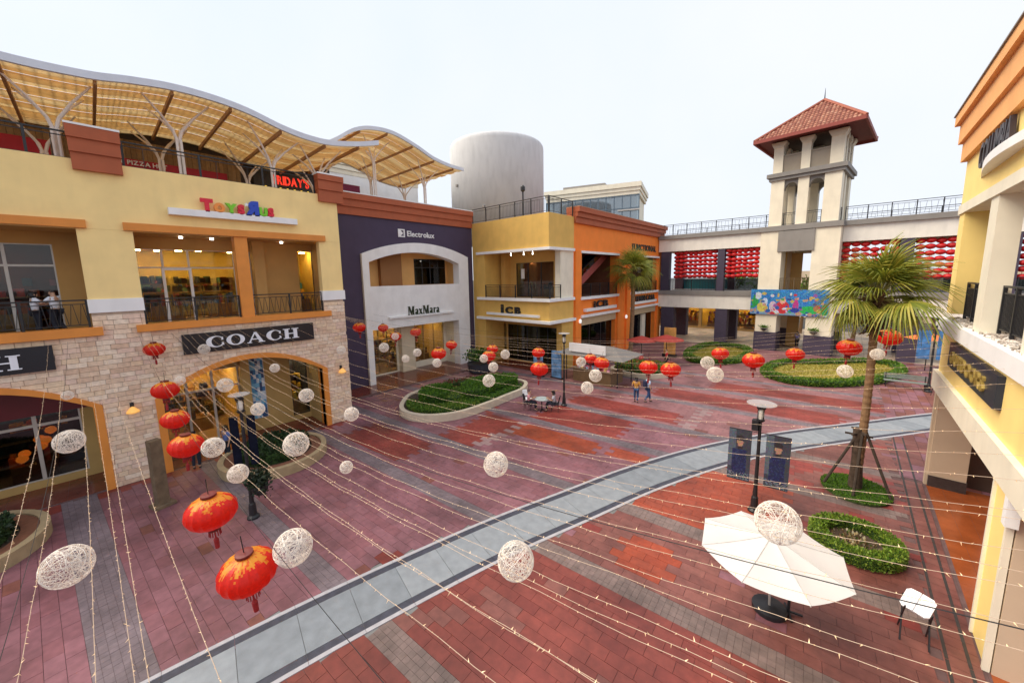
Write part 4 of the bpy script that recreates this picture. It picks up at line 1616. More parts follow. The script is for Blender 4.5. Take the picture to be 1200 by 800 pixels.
# ================================================================== ORANGE BUILDING
OX = -18.0
bO = thing("shop_building", "bright orange shop building with russet cornice and two tall window bays", "building", (OX, 38, 0))
H4 = [(29.1, 36.0, 6.15, 10.0), (39.2, 46.6, 6.15, 10.0), (29.2, 36.0, 0, 4.3), (39.2, 46.6, 0, 4.3)]
mb = MB()
mb.wall('x', -18.7, OX, 28.02, 48.3, 0, 12.5, H4)
mb.box(-30, -18.7, 48.0, 48.28, 0, 12.45)
part("wall", mb, ORANGE, bO)
for a in (28.1, 36.15, 38.2, 46.8):
    mb = MB()
    mb.box(OX, OX + 0.22, a, a + 0.9, 0, 10.2)
    part("pilaster", mb, ORANGE, bO)
mb = MB()
mb.box(-18.7, OX + 0.25, 28.01, 48.32, 12.5, 13.0)
mb.box(-18.7, OX + 0.4, 28.0, 48.34, 13.0, 13.4)
mb.box(-18.7, OX + 0.6, 27.98, 48.36, 13.4, 13.78)
cn = part("cornice", mb, BROWNR, bO)
mb = MB()
mb.box(-18.7, OX + 0.62, 27.97, 48.37, 13.78, 13.84)
part("coping", mb, mat("terracotta_coping", (0.5, 0.25, 0.15), 0.7), cn)
for a, b_ in ((28.9, 36.2), (39.0, 46.8)):
    for z0, z1, pr in ((10.0, 10.2, 0.28), (5.9, 6.15, 0.3), (4.3, 4.5, 0.4)):
        mb = MB()
        mb.box(-18.6, OX + pr, a, b_, z0, z1)
        part("ledge", mb, WHITEP, bO)
    mb = MB()
    mb.box(-18.6, OX + 0.05, a + 0.3, b_ - 0.2, 3.55, 4.29)
    part("shutter_box", mb, mat("beige_shutter", (0.55, 0.42, 0.26), 0.7, 0.05, 2), bO)
    railing(bO, (OX + 0.05, a + 0.3, 6.15), (OX + 0.05, b_ - 0.2, 6.15), 1.15, every=1.7, dens=0.16)
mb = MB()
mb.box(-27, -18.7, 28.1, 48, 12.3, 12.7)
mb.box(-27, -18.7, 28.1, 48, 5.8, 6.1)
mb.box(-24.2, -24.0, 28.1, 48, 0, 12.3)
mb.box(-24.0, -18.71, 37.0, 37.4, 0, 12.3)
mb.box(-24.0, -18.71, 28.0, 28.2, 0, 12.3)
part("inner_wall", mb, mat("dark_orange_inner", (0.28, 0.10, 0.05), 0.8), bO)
# escalator seen through the first bay
es = thing("escalator", "escalator rising behind the first tall bay of the orange shop", "escalator", (-19.6, 29.6, 6))
for xx in (-20.4, -19.2):
    mb = MB()
    mb.bar((xx, 29.0, 6.3), (xx, 36.5, 10.4), 0.12, 0.7)
    part("side_panel", mb, mat("rose_panel", (0.42, 0.10, 0.09), 0.5) if xx > -20 else DARKF, es)
    mb = MB()
    mb.bar((xx, 29.0, 7.3), (xx, 36.5, 11.4), 0.09, 0.09)
    part("handrail", mb, BLACKM, es)
    mb = MB()
    mb.bar((xx, 29.0, 6.95), (xx, 36.5, 11.05), 0.03, 0.6)
    part("glass_panel", mb, GLASSB, es)
for k in range(16):
    mb = MB()
    y = 29.2 + k * 0.44
    mb.box(-20.3, -19.3, y, y + 0.42, 6.3 + k * 0.24, 6.55 + k * 0.24)
    part("step", mb, GREYP, es)
glazing(bO, 'x', -18.45, 39.4, 46.4, 6.2, 9.95, [41.2, 43.0, 44.8], [8.9], DARKF, GLASSD, 0.09)
glazing(bO, 'x', -18.45, 29.3, 35.9, 0.1, 3.5, [31.5, 33.7], [], DARKF, GLASSD, 0.09)
shop_room(bO, 'x', -18.75, -4, 39.4, 46.4, 0.02, 4.2, mat("dim_room", (0.2, 0.14, 0.06)), LAMPW, 2, 40, None, 31)
glazing(bO, 'x', -18.45, 39.4, 46.4, 0.1, 3.5, [41.2, 43.0, 44.8], [], DARKF, GLASSD, 0.09)
mb = MB()
mb.box(-18.4, -18.2, 43.2, 44.2, 0.1, 3.4)
part("white_pier", mb, CREAMP, bO)
for (y, txt, yw, sh) in ((31.3, "iCB", 2.7, (29.7, 35.6)), (40.5, "FENDI CASA", 5.4, (39.8, 46.2))):
    s = thing("shop_sign", "black three-letter sign on white shelf of the first orange bay" if txt == "iCB" else "black lettering on white shelf of the second orange bay behind the palm", "sign", (OX, y, 4.9))
    mb = MB()
    mb.box(OX, OX + 0.35, sh[0], sh[1], 4.78, 5.05)
    part("sign_shelf", mb, WHITEP, s)
    letters(s, txt, (OX + 0.12, y, 5.06), (0, 1, 0), (1, 0, 0), 0.6, BLACKM, 0.12, width=yw, gap=0.2, bold=0.03)
s = thing("shop_sign", "black lettering high on the orange wall under the russet cornice", "sign", (OX, 42, 11))
letters(s, "FUNCTIONAL", (OX, 39.6, 10.75), (0, 1, 0), (1, 0, 0), 0.62, BLACKM, 0.08, width=6.6, gap=0.14, bold=0.03)
for y, z in ((28.6, 4.0), (37.8, 3.6)):
    mb = MB()
    mb.lathe((OX + 0.36, y, z - 0.15), [(0.04, 0), (0.12, 0.06), (0.12, 0.3), (0.04, 0.38)], 10)
    solo("wall_lamp", mb, mat("soft_white_lamp", (0.9, 0.9, 0.85), 0.5, 0, 1, emit=0.5), "white wall lamp at the first corner pilaster of the orange shop" if y < 30 else "white wall lamp on the middle pilaster of the orange shop", "wall lamp", (OX + 0.36, y, z - 0.15))

# rooftop glass pavilion far behind
pvn = thing("glass_pavilion", "rooftop glass pavilion with flat stepped cream roof behind the orange shop", "building", (-32, 54, 15))
A_, B_ = Vector((-39.1, 52.5, 0)), Vector((-24.9, 56.8, 0))
dd = (B_ - A_).normalized()
nn = Vector((dd.y, -dd.x, 0))
M0 = Matrix(((dd.x, -nn.x, 0, (A_.x + B_.x) / 2), (dd.y, -nn.y, 0, (A_.y + B_.y) / 2), (0, 0, 1, 0), (0, 0, 0, 1)))
Lp = (B_ - A_).length
mb = MB()
for k, (z, h, o) in enumerate(((20.2, 0.5, 0.0), (20.72, 0.5, 0.15), (21.24, 0.7, 0.32))):
    mb.obox(M0 @ Matrix.Translation((0, 5, z + h / 2)), Lp + 2 * o, 10 + 2 * o, h)
part("roof_cornice", mb, CREAMP, pvn)
mb = MB()
mb.obox(M0 @ Matrix.Translation((-1.6, 4.4, 22.6)), 7, 5, 0.35)
part("upper_roof", mb, GREYP, pvn)
mb = MB()
mb.obox(M0 @ Matrix.Translation((0, 5.2, 16.6)), Lp - 0.6, 9, 7.0)
part("inner_wall", mb, CREAMP, pvn)
nm = 12
for k in range(nm):
    a = -Lp / 2 + Lp * k / nm
    mb = MB()
    mb.obox(M0 @ Matrix.Translation((a + Lp / nm / 2, 0.1, 16.7)), Lp / nm - 0.12, 0.04, 6.9)
    part("pane", mb, GLASSB, pvn)
mb = MB()
for k in range(nm + 1):
    a = -Lp / 2 + Lp * k / nm
    mb.obox(M0 @ Matrix.Translation((a, 0.06, 16.7)), 0.14, 0.14, 6.98)
for z in (13.3, 18.2, 20.05):
    mb.obox(M0 @ Matrix.Translation((0, 0.0, z)), Lp, 0.1, 0.12)
part("window_frame", mb, mat("blue_grey_frame", (0.12, 0.17, 0.22), 0.4), pvn)
mb = MB()
mb.obox(M0 @ Matrix.Translation((Lp / 2 - 1.5, -0.25, 17.9)), 3.2, 0.1, 0.18)
part("rail", mb, ALU, pvn)
bb = thing("roof_house", "low dark block on the roofs beside the glass pavilion", "building", (-38, 46, 13))
mb = MB()
mb.box(-36, -26, 42, 50, 12.6, 15.8)
part("wall", mb, GREYP, bb)

# ================================================================== COVERED BRIDGE
br = thing("covered_bridge", "long white two storey covered bridge across the far end of the plaza", "bridge", (-2, 47, 0))
BY = 47.0
DKP = mat("dark_violet_pillar", (0.06, 0.045, 0.075), 0.6, 0.08, 2)


def seg(x0, x1):
    return ((x0, x1),)


mb = MB()
for a, b_ in ((-17.9, -7.35), (-0.95, 16)):
    mb.box(a, b_, BY, BY + 0.4, 10.72, 12.15)
    mb.box(a, b_, BY, BY + 0.4, 4.08, 5.55)
    mb.box(a, b_, BY + 5.6, BY + 6, 10.72, 12.15)
    mb.box(a, b_, BY + 5.6, BY + 6, 4.08, 5.55)
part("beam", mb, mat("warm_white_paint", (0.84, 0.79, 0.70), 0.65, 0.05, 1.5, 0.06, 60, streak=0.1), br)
mb = MB()
for a, b_ in ((-17.9, -7.36), (-0.94, 16)):
    mb.box(a, b_, BY - 0.25, BY + 6.25, 12.16, 12.62)
    mb.box(a, b_, BY - 0.12, BY + 6.1, 5.56, 6.08)
part("deck", mb, GREYP, br)
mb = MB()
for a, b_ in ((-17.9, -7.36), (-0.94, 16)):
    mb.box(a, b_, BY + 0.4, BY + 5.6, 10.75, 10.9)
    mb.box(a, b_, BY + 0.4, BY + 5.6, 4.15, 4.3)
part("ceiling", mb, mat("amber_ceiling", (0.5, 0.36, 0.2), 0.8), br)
for x0, x1 in ((-17.6, -16.6), (-11.35, -10.65), (2.9, 3.75), (8.6, 9.3)):
    for yy in (BY + 0.05, BY + 5.2):
        mb = MB()
        mb.box(x0, x1, yy, yy + 0.7, 6.08, 10.72)
        part("pillar", mb, DKP, br)
for x0, x1 in ((-17.4, -15.9), (-11.3, -10.1), (3.45, 4.6), (10.5, 11.6)):
    for yy in (BY + 0.05, BY + 4.9):
        mb = MB()
        mb.box(x0, x1, yy, yy + 1.0, -0.05, 4.08)
        part("pillar", mb, DKP, br)
for a, b_ in ((-16.6, -11.4), (-10.6, -7.4), (-0.9, 2.85), (3.8, 8.5), (9.4, 15)):
    mb = MB()
    mb.box(a, b_, BY + 5.7, BY + 5.75, 6.1, 7.35)
    part("parapet_panel", mb, TEALG if a < -11 else GLASSD, br)
    railing(br, (a, BY + 0.12, 6.08), (b_, BY + 0.12, 6.08), 1.25, every=2.6, dens=0.3)
for a, b_ in ((-17.8, -7.0), (-7.0, -1.2), (-0.9, 15.5)):
    railing(br, (a, BY - 0.1, 12.62), (b_, BY - 0.1, 12.62), 1.2, every=1.55, dens=0.32, pattern='wave')
    railing(br, (a, BY + 6.1, 12.62), (b_, BY + 6.1, 12.62), 1.2, every=3.1, dens=0.6)

# ================================================================== CLOCK-LESS BELL TOWER
tw = thing("gate_tower", "cream gate tower with red hipped tile roof rising over the bridge", "tower", (-4.2, 48.5, 0))
TY = 46.3
CR1 = mat("cream_tower_paint", (0.82, 0.74, 0.58), 0.7, 0.05, 1.2, 0.08, 50, streak=0.08)
for x0, x1 in ((-7.25, -5.4), (-3.0, -1.0)):
    for y0, y1 in ((TY, TY + 1.7), (TY + 4.6, TY + 6.3)):
        mb = MB()
        mb.box(x0, x1, y0, y1, 1.9, 12.1)
        part("pier", mb, CR1, tw)
        mb = MB()
        mb.box(x0 - 0.06, x1 + 0.06, y0 - 0.06, y1 + 0.06, -0.05, 1.9)
        part("pier_base", mb, DKP, tw)
mb = MB()
mb.box(-5.4, -3.0, TY + 0.15, TY + 0.55, 4.1, 6.0)
mb.box(-5.4, -3.0, TY + 5.6, TY + 6.1, 4.1, 6.0)
mb.box(-5.4, -3.0, TY + 5.6, TY + 6.1, 10.0, 12.1)
part("beam", mb, CR1, tw)
mb = MB()
mb.box(-5.75, -2.85, TY - 0.12, TY + 0.5, 10.05, 12.05)
part("grey_panel", mb, GREYP, tw)
mb = MB()
mb.box(-7.4, -0.85, TY - 0.15, TY + 6.5, 12.11, 12.6)
part("belt_ledge", mb, GREYP, tw)
mb = MB()
mb.box(-7.2, -1.05, TY + 0.05, TY + 6.25, 5.7, 6.05)
part("floor", mb, GREYP, tw)
railing(tw, (-5.4, TY + 0.1, 6.06), (-3.0, TY + 0.1, 6.06), 1.35, every=1.2, dens=0.12, m=mat("brown_rail", (0.13, 0.08, 0.03), 0.6))
railing(tw, (-5.4, TY + 5.9, 6.06), (-3.0, TY + 5.9, 6.06), 1.35, every=1.2, dens=0.12, m=mat("brown_rail", (0.13, 0.08, 0.03), 0.6))
mb = MB()
mb.box(-6.9, -5.35, TY + 2.0, TY + 2.2, 6.06, 12.0)
part("inner_wall", mb, TAN, tw)
mb = MB()
mb.box(-5.35, -4.3, TY + 4.2, TY + 4.35, 0, 4.0)
part("inner_wall", mb, TAN, tw)
mb = MB()
mb.box(-5.35, -4.4, TY + 4.0, TY + 4.2, 6.06, 10.0)
part("inner_wall", mb, TAN, tw)
# open stage: four corner piers and middle piers, arches between
ux0, ux1, uy0, uy1 = -6.75, -1.3, 46.5, 51.8
for x0, x1 in ((ux0, ux0 + 1.1), (ux1 - 1.25, ux1)):
    for y0, y1 in ((uy0, uy0 + 1.2), (uy1 - 1.2, uy1)):
        mb = MB()
        mb.box(x0, x1, y0, y1, 12.6, 17.0)
        part("pier", mb, CR1, tw)
for y0 in (uy0 + 0.05, uy1 - 0.85):
    mb = MB()
    mb.box(-4.55, -3.7, y0, y0 + 0.8, 12.6, 17.0)
    part("pier", mb, CR1, tw)
for x0 in (ux0 + 0.05, ux1 - 0.85):
    mb = MB()
    mb.box(x0, x0 + 0.8, 48.7, 49.4, 12.6, 17.0)
    part("pier", mb, CR1, tw)
for (a, b_) in ((ux0 + 1.1, -4.55), (-3.7, ux1 - 1.25)):
    for y0 in (uy0 + 0.2, uy1 - 0.7):
        mb = MB()
        c, hw = (a + b_) / 2, (b_ - a) / 2
        mb.prism([(c - hw, 17.0), (c - hw, 16.0)] + [(c + hw * math.cos(R(180 - 18 * i)), 16.0 + 0.72 * math.sin(R(18 * i))) for i in range(11)] + [(c + hw, 17.0)], 'y', y0, y0 + 0.5)
        part("arch", mb, GREYP, tw)
mb = MB()
mb.box(ux0 - 0.18, ux1 + 0.18, uy0 - 0.18, uy1 + 0.18, 17.0, 17.3)
mb.box(ux0 - 0.35, ux1 + 0.35, uy0 - 0.35, uy1 + 0.35, 17.3, 17.68)
part("belt_ledge", mb, GREYP, tw)
for x0, x1 in ((ux0 + 0.05, ux0 + 0.85), (-4.45, -3.75), (ux1 - 1.0, ux1 - 0.05)):
    for y0 in (uy0 + 0.02, uy1 - 0.72):
        mb = MB()
        mb.box(x0, x1, y0, y0 + 0.7, 17.68, 20.1)
        mb.prism([(x0, 20.1), (x0 - 0.22, 20.5), (x0 - 0.22, 20.62), (x1 + 0.22, 20.62), (x1 + 0.22, 20.5), (x1, 20.1)], 'y', y0 - 0.12, y0 + 0.82)
        part("gallery_post", mb, CR1, tw)
for x0 in (ux0 + 0.06, ux1 - 0.66):
    for yc in (48.2, 49.9):
        mb = MB()
        mb.box(x0, x0 + 0.6, yc - 0.22, yc + 0.22, 17.68, 20.1)
        mb.prism([(yc - 0.22, 20.1), (yc - 0.45, 20.5), (yc - 0.45, 20.62), (yc + 0.45, 20.62), (yc + 0.45, 20.5), (yc + 0.22, 20.1)], 'x', x0 - 0.08, x0 + 0.68)
        part("gallery_post", mb, CR1, tw)
for a, b_, yy in ((ux0 + 0.85, -4.45, uy0 + 0.15), (-3.75, ux1 - 1.0, uy0 + 0.15), (ux0 + 0.85, -4.45, uy1 - 0.35), (-3.75, ux1 - 1.0, uy1 - 0.35)):
    mb = MB()
    mb.box(a, b_, yy, yy + 0.2, 17.68, 19.2)
    mb.box(a, b_, yy - 0.05, yy + 0.25, 19.2, 19.36)
    part("parapet_panel", mb, mat("taupe_panel", (0.30, 0.25, 0.19), 0.7, 0.06, 1.5), tw)
for x0 in (ux0 + 0.15, ux1 - 0.35):
    for a, b_ in ((uy0 + 0.72, 47.98), (48.42, 49.68), (50.12, uy1 - 0.72)):
        mb = MB()
        mb.box(x0, x0 + 0.2, a, b_, 17.68, 19.2)
        mb.box(x0 - 0.05, x0 + 0.25, a, b_, 19.2, 19.36)
        part("parapet_panel", mb, MATS["taupe_panel"], tw)
mb = MB()
mb.box(ux0 + 0.1, ux1 - 0.1, uy0 + 0.1, uy1 - 0.1, 20.62, 21.0)
part("ring_beam", mb, mat("dark_brown_wood", (0.10, 0.06, 0.04), 0.7), tw)
# hipped tile roof
ex0, ex1, ey0, ey1, ez = -8.05, 0.1, 44.9, 53.4, 20.75
ap = Vector(((ex0 + ex1) / 2 + 0.45, (ey0 + ey1) / 2, 24.3))
mb = MB()
c4 = [Vector((ex0, ey0, ez)), Vector((ex1, ey0, ez)), Vector((ex1, ey1, ez)), Vector((ex0, ey1, ez))]
mb.add(c4 + [ap] + [p + Vector((0, 0, -0.0)) for p in c4], [(0, 1, 4), (1, 2, 4), (2, 3, 4), (3, 0, 4), (3, 2, 1, 0)])
roof = part("roof", mb, mat("dark_red_soffit", (0.16, 0.03, 0.025), 0.7), tw)
TILC = [(0.30, 0.115, 0.07), (0.36, 0.15, 0.09), (0.24, 0.085, 0.055), (0.40, 0.20, 0.13), (0.31, 0.12, 0.075)]
mb = MB()
trn = random.Random(9)
for i in range(4):
    a, b_ = c4[i], c4[(i + 1) % 4]
    L = (b_ - a).length
    d = (b_ - a) / L
    inn = (ap - (a + b_) / 2)
    nrm = d.cross(inn).normalized()
    if nrm.z < 0:
        nrm = -nrm
    ta = (ap - a).dot(d)
    slope = (ap - a) - d * ta           # foot on the eave to the apex
    ncol = int(L / 0.3)
    for c in range(ncol):
        u = (c + 0.5) * L / ncol
        frac = u / ta if u < ta else (L - u) / (L - ta)
        nrow = max(1, int(frac * 13))
        for r in range(nrow):
            f0, f1 = r / 13.0, min((r + 1.06) / 13.0, frac)
            p0 = a + d * u + slope * f0
            p1 = a + d * u + slope * f1
            mb.cur = trn.choice(TILC)
            w2 = 0.13
            q0, q1 = p0 + nrm * 0.10, p1 + nrm * 0.06
            mb.add([p0 - d * w2, q0 - d * 0.05, q0 + d * 0.05, p0 + d * w2, p1 - d * w2, q1 - d * 0.05, q1 + d * 0.05, p1 + d * w2],
                   [(0, 1, 5, 4), (1, 2, 6, 5), (2, 3, 7, 6), (0, 3, 2, 1)])
mb.cur = None
part("roof_tiles", mb, vcol_mat("roof_tile_clay", 0.75, 0.15, 6, 0.3, 40), tw, kind="stuff")
mb = MB()
for p in c4:
    mb.tube([p + Vector((0, 0, 0.08)), ap + Vector((0, 0, 0.06))], 0.14, 6)
part("ridge_tile", mb, mat("ridge_clay", (0.33, 0.10, 0.06), 0.75, 0.15, 5), tw)
mb = MB()
for i in range(4):
    mb.bar(c4[i] - Vector((0, 0, 0.08)), c4[(i + 1) % 4] - Vector((0, 0, 0.08)), 0.16, 0.3)
part("fascia", mb, mat("red_fascia", (0.27, 0.05, 0.035), 0.6, 0.06, 2), tw)
mb = MB()
mb.tube([ap, ap + Vector((0, 0, 1.1))], [0.06, 0.01], 6)
part("finial", mb, BLACKM, tw)
for x in (-6.4, -2.3):
    t = thing("wall_planter", "small half-round wall planter with green plants, %s" % ("left cream pier of the gate tower" if x < -4 else "right cream pier of the gate tower"), "planter", (x, TY - 0.2, 2.1))
    mb = MB()
    mb.lathe((x, TY - 0.18, 2.05), [(0.12, 0), (0.3, 0.16), (0.34, 0.22)], 12)
    part("pot", mb, DARKF, t)
    mb = MB()
    rr = random.Random(int(x * 10))
    leaves(mb, lambda r: ((x + r.gauss(0, 0.2), TY - 0.2 + r.gauss(0, 0.06), 2.32 + abs(r.gauss(0, 0.1))), Vector((0, 0, 1))), 160, 0.14, HG, rr)
    part("leaves", mb, LEAFV, t, kind="stuff")
# mural on the bridge side of the tower: a plain winter picture without characters
mu = thing("mural_banner", "bright blue painted banner with green and red shapes hung across the gate tower", "banner", (-4.6, TY - 0.3, 3.8))
mb = MB()
mb.box(-7.75, -1.35, TY - 0.2, TY - 0.12, 3.75, 6.3)
part("banner_board", mb, mat("banner_back", (0.05, 0.2, 0.5), 0.6), mu)
mrn = random.Random(17)
mp = MB()
nx, nz = 110, 44
MB_ = [(mrn.random(), mrn.uniform(0.08, 0.9) ** 1.6, mrn.uniform(0.008, 0.035), mrn.uniform(0.02, 0.08), mrn.choice([(0.55, 0.03, 0.04), (0.02, 0.3, 0.08), (0.6, 0.65, 0.75), (0.55, 0.4, 0.1), (0.02, 0.05, 0.3), (0.02, 0.1, 0.4), (0.3, 0.1, 0.35), (0.5, 0.3, 0.2)])) for _ in range(90)]


def blob(x, z, cx, cz, rx, rz):
    return ((x - cx) / rx) ** 2 + ((z - cz) / rz) ** 2 < 1


for i in range(nx):
    for j in range(nz):
        fx, fz = (i + 0.5) / nx, (j + 0.5) / nz
        c = (0.015, 0.16 + 0.08 * fz, 0.55) if mrn.random() < 0.65 else (0.06, 0.30, 0.65)
        if fz > 0.45 + 0.15 * math.sin(fx * 9) and mrn.random() < 0.22:
            c = (0.02, 0.12, 0.42)
        if fz < 0.16 + 0.04 * math.sin(fx * 20):
            c = (0.2, 0.36, 0.5)
        for (cx, cz, rx, rz, cc) in ((0.06, 0.5, 0.05, 0.2, (0.02, 0.32, 0.07)), (0.1, 0.75, 0.05, 0.15, (0.6, 0.65, 0.75)), (0.16, 0.28, 0.07, 0.2, (0.65, 0.55, 0.12)), (0.2, 0.5, 0.04, 0.16, (0.55, 0.68, 0.85)),
                                     (0.31, 0.3, 0.05, 0.24, (0.62, 0.5, 0.62)), (0.44, 0.3, 0.09, 0.26, (0.6, 0.03, 0.04)), (0.44, 0.56, 0.04, 0.12, (0.75, 0.45, 0.35)), (0.61, 0.36, 0.035, 0.28, (0.5, 0.04, 0.25)), (0.6, 0.2, 0.06, 0.1, (0.02, 0.05, 0.4)),
                                     (0.78, 0.22, 0.12, 0.16, (0.02, 0.45, 0.1)), (0.88, 0.3, 0.05, 0.14, (0.4, 0.18, 0.09)), (0.96, 0.24, 0.05, 0.22, (0.02, 0.3, 0.1)), *MB_):
            if blob(fx, fz, cx, cz, rx, rz):
                c = cc
        mp.cur = tuple(v * mrn.uniform(0.5, 1.15) for v in c)
        x0, z0 = -7.72 + 6.34 * i / nx, 3.78 + 2.5 * j / nz
        y = TY - 0.204
        mp.add([(x0, y, z0), (x0 + 6.34 / nx, y, z0), (x0 + 6.34 / nx, y, z0 + 2.5 / nz), (x0, y, z0 + 2.5 / nz)], [(0, 1, 2, 3)])
part("print", mp, PRINTV, mu)

# the whole gate tower stands a few degrees askew to the bridge
def swing(o, c, a):
    d = o.location - c
    o.location = c + Vector((d.x * math.cos(a) - d.y * math.sin(a), d.x * math.sin(a) + d.y * math.cos(a), d.z))
    o.rotation_euler = (0, 0, a)


for o in [tw, mu] + [q for q in COL.objects if q.name.startswith("wall_planter") and q.parent is None]:
    swing(o, Vector((-4.2, 46.9, 0)), R(-6))

# red lantern curtains in the bridge openings
LREDS = mat("red_lantern_cloth", (0.55, 0.012, 0.014), 0.45, 0.08, 3)
lm = MB()
lm.lathe((0, 0, -0.24), [(0.1, 0), (0.24, 0.06), (0.34, 0.16), (0.36, 0.24), (0.34, 0.32), (0.24, 0.42), (0.1, 0.48)], 10)
lmesh = lm.mesh("bridge_lantern", LREDS, (0, 0, 0), True)
k = 0
for (xa, xb, n, rows, lab, zb) in ((-15.9, -11.7, 9, 7, "small red lantern in the curtain of lanterns left of the dark middle bridge pillar", 7.75),
                                   (-10.35, -7.7, 6, 7, "small red lantern in the curtain between dark bridge pillar and gate tower", 7.75),
                                   (-0.6, 2.6, 6, 7, "small red lantern in the curtain behind the big palm crown", 7.4),
                                   (4.1, 8.3, 8, 7, "small red lantern in the curtain between the big palm and the yellow arcade", 7.4),
                                   (9.6, 12.0, 5, 7, "small red lantern seen through the arcade balcony of the yellow building", 7.4)):
    for i in range(n):
        for j in range(rows):
            o = link(bpy.data.objects.new("bridge_lantern", lmesh))
            o.location = (xa + (xb - xa) * i / (n - 1), BY + 0.55 + srnd.uniform(-0.08, 0.08), zb + (10.45 - zb) * j / (rows - 1) + srnd.uniform(-0.05, 0.05))
            o.scale = (0.95, 0.95, 0.92)
            tag(o, lab, "lantern", "red lanterns hung in rows along the bridge")
for (xa, xb, n) in ((-15.9, -11.7, 9), (-10.35, -7.7, 6), (-0.6, 2.6, 6), (4.1, 8.3, 8), (9.6, 12, 5)):
    for i in range(n):
        x = xa + (xb - xa) * i / (n - 1)
        cm = MB()
        cm.tube([(x, BY + 0.55, 7.4), (x, BY + 0.55, 10.74)], 0.015, 4)
        part("lantern_cord", cm, LREDS, br)

# ================================================================== RIGHT BUILDING
GX = 2.6
bR = thing("shop_building", "pale yellow arcade building with balcony and stepped apricot cornice", "building", (4, 14, 0))
mb = MB()
mb.box(GX, GX + 0.5, 5, 20.3, 10.15, 11.62)
mb.box(GX, GX + 0.5, 5, 20.3, 4.4, 5.88)
mb.box(GX, GX + 0.55, 19.5, 20.3, 6.5, 10.15)
mb.box(GX, GX + 0.55, 8.5, 10.0, 6.5, 10.15)
mb.box(GX + 0.5, 12, 19.9, 20.28, 10.15, 11.6)
mb.box(GX + 0.5, 12, 19.9, 20.28, 4.4, 5.8)
part("wall", mb, PALEYEL, bR)
mb = MB()
for z0, z1, pr in ((11.62, 12.24, 0.14), (12.24, 12.88, 0.24), (12.88, 13.2, 0.36)):
    mb.box(GX - pr, GX + 0.5, 5, 20.3 + pr, z0, z1)
    mb.box(GX + 0.5, 12, 19.8, 20.3 + pr, z0, z1)
cn = part("cornice", mb, ORCORN, bR)
mb = MB()
mb.box(GX - 0.4, 12, 5, 20.72, 13.2, 13.24)
part("coping", mb, GREYP, cn)
mb = MB()
mb.box(GX - 0.05, GX + 0.55, 5, 20.33, 9.85, 10.15)
mb.box(GX + 0.55, 7, 5, 20.33, 9.95, 10.1)
part("beam", mb, CREAMP, bR)
mb = MB()
mb.box(GX - 0.14, GX + 0.7, 5, 20.4, 5.88, 6.3)
part("slab_edge", mb, WHITEP, bR)
mb = MB()
mb.box(GX + 0.7, 7, 5, 20.4, 6.0, 6.25)
part("balcony_floor", mb, MATS["balcony_tile"], bR)
gb = MB()
grn = random.Random(5)
for k in range(1300):
    gb.cur = grn.choice([(0.55, 0.48, 0.42), (0.4, 0.35, 0.3), (0.7, 0.65, 0.6), (0.3, 0.24, 0.2)])
    s_ = grn.uniform(0.03, 0.06)
    x, y = grn.uniform(GX + 0.02, GX + 0.62), grn.uniform(8, 20)
    M = Matrix.Translation((x, y, 6.31 + s_ * 0.3)) @ Matrix.Rotation(grn.uniform(0, 3), 4, 'Z') @ Matrix.Rotation(grn.uniform(0, 1), 4, 'X')
    gb.obox(M, s_ * 1.5, s_, s_ * 0.9)
part("pebbles", gb, STONEV, bR, kind="stuff")
for (y0, y1) in ((15.5, 16.25), (11.6, 12.2)):
    mb = MB()
    mb.box(GX, GX + 0.42, y0, y1, 6.3, 9.86)
    part("column", mb, CREAMP, bR)
for a, b_ in ((16.3, 19.45), (12.25, 15.4)):
    railing(bR, (GX + 0.3, a, 6.35), (GX + 0.3, b_, 6.35), 1.2, every=1.05, dens=0.09)
mb = MB()
mb.box(6.5, 6.7, 5, 20.3, 6.25, 9.95)
part("back_wall", mb, TAN, bR)
# arcade below
mb = MB()
mb.box(GX - 0.12, GX + 0.75, 5, 20.42, 3.75, 4.4)
mb.box(GX + 0.75, 9.4, 5, 20.4, 4.0, 4.39)
part("arcade_beam", mb, CREAMP, bR)
mb = MB()
mb.box(GX, GX + 0.08, 20.18, 20.4, 0.0, 3.74)
mb.box(GX + 0.08, 3.6, 20.12, 20.4, 0.42, 3.74)
part("pillar", mb, TANP, bR)
mb = MB()
mb.box(GX + 0.081, 3.62, 20.08, 20.38, 0.0, 0.42)
part("pillar_base", mb, mat("dark_granite", (0.06, 0.05, 0.05), 0.3, 0.2, 8), bR)
mb = MB()
mb.box(3.72, 4.4, 20.8, 21.4, 0.0, 4.0)
part("pillar", mb, mat("dark_brown_pillar", (0.09, 0.06, 0.045), 0.5, 0.1, 2), bR)
mb = MB()
mb.box(GX, 2.62, 11.2, 12.25, 0.0, 3.75)
mb.box(GX + 0.02, GX + 0.9, 11.25, 12.2, 0.0, 3.74)
part("pillar", mb, PALEYEL, bR)
mb = MB()
mb.box(GX - 0.05, GX + 0.05, 12.22, 12.3, 0.0, 3.76)
part("pillar_edge", mb, CREAMP, bR)
mb = MB()
mb.box(GX - 0.05, GX + 0.05, 11.13, 11.22, 0.0, 3.76)
part("pillar_edge", mb, CREAMP, bR)
mb = MB()
mb.box(GX + 0.07, 6.0, 11.1, 11.22, 0.0, 4.0)  # near face of the yellow pillar, its shade put in as beige
part("shaded_pillar_face", mb, TANP, bR)
mb = MB()
mb.box(9.3, 9.5, 5, 20.4, 0, 4.0)
part("back_wall", mb, TANP, bR)
mb = MB()
mb.box(GX - 0.12, GX + 0.05, 10.95, 11.15, 3.2, 3.75)
part("white_box", mb, WHITEP, bR)
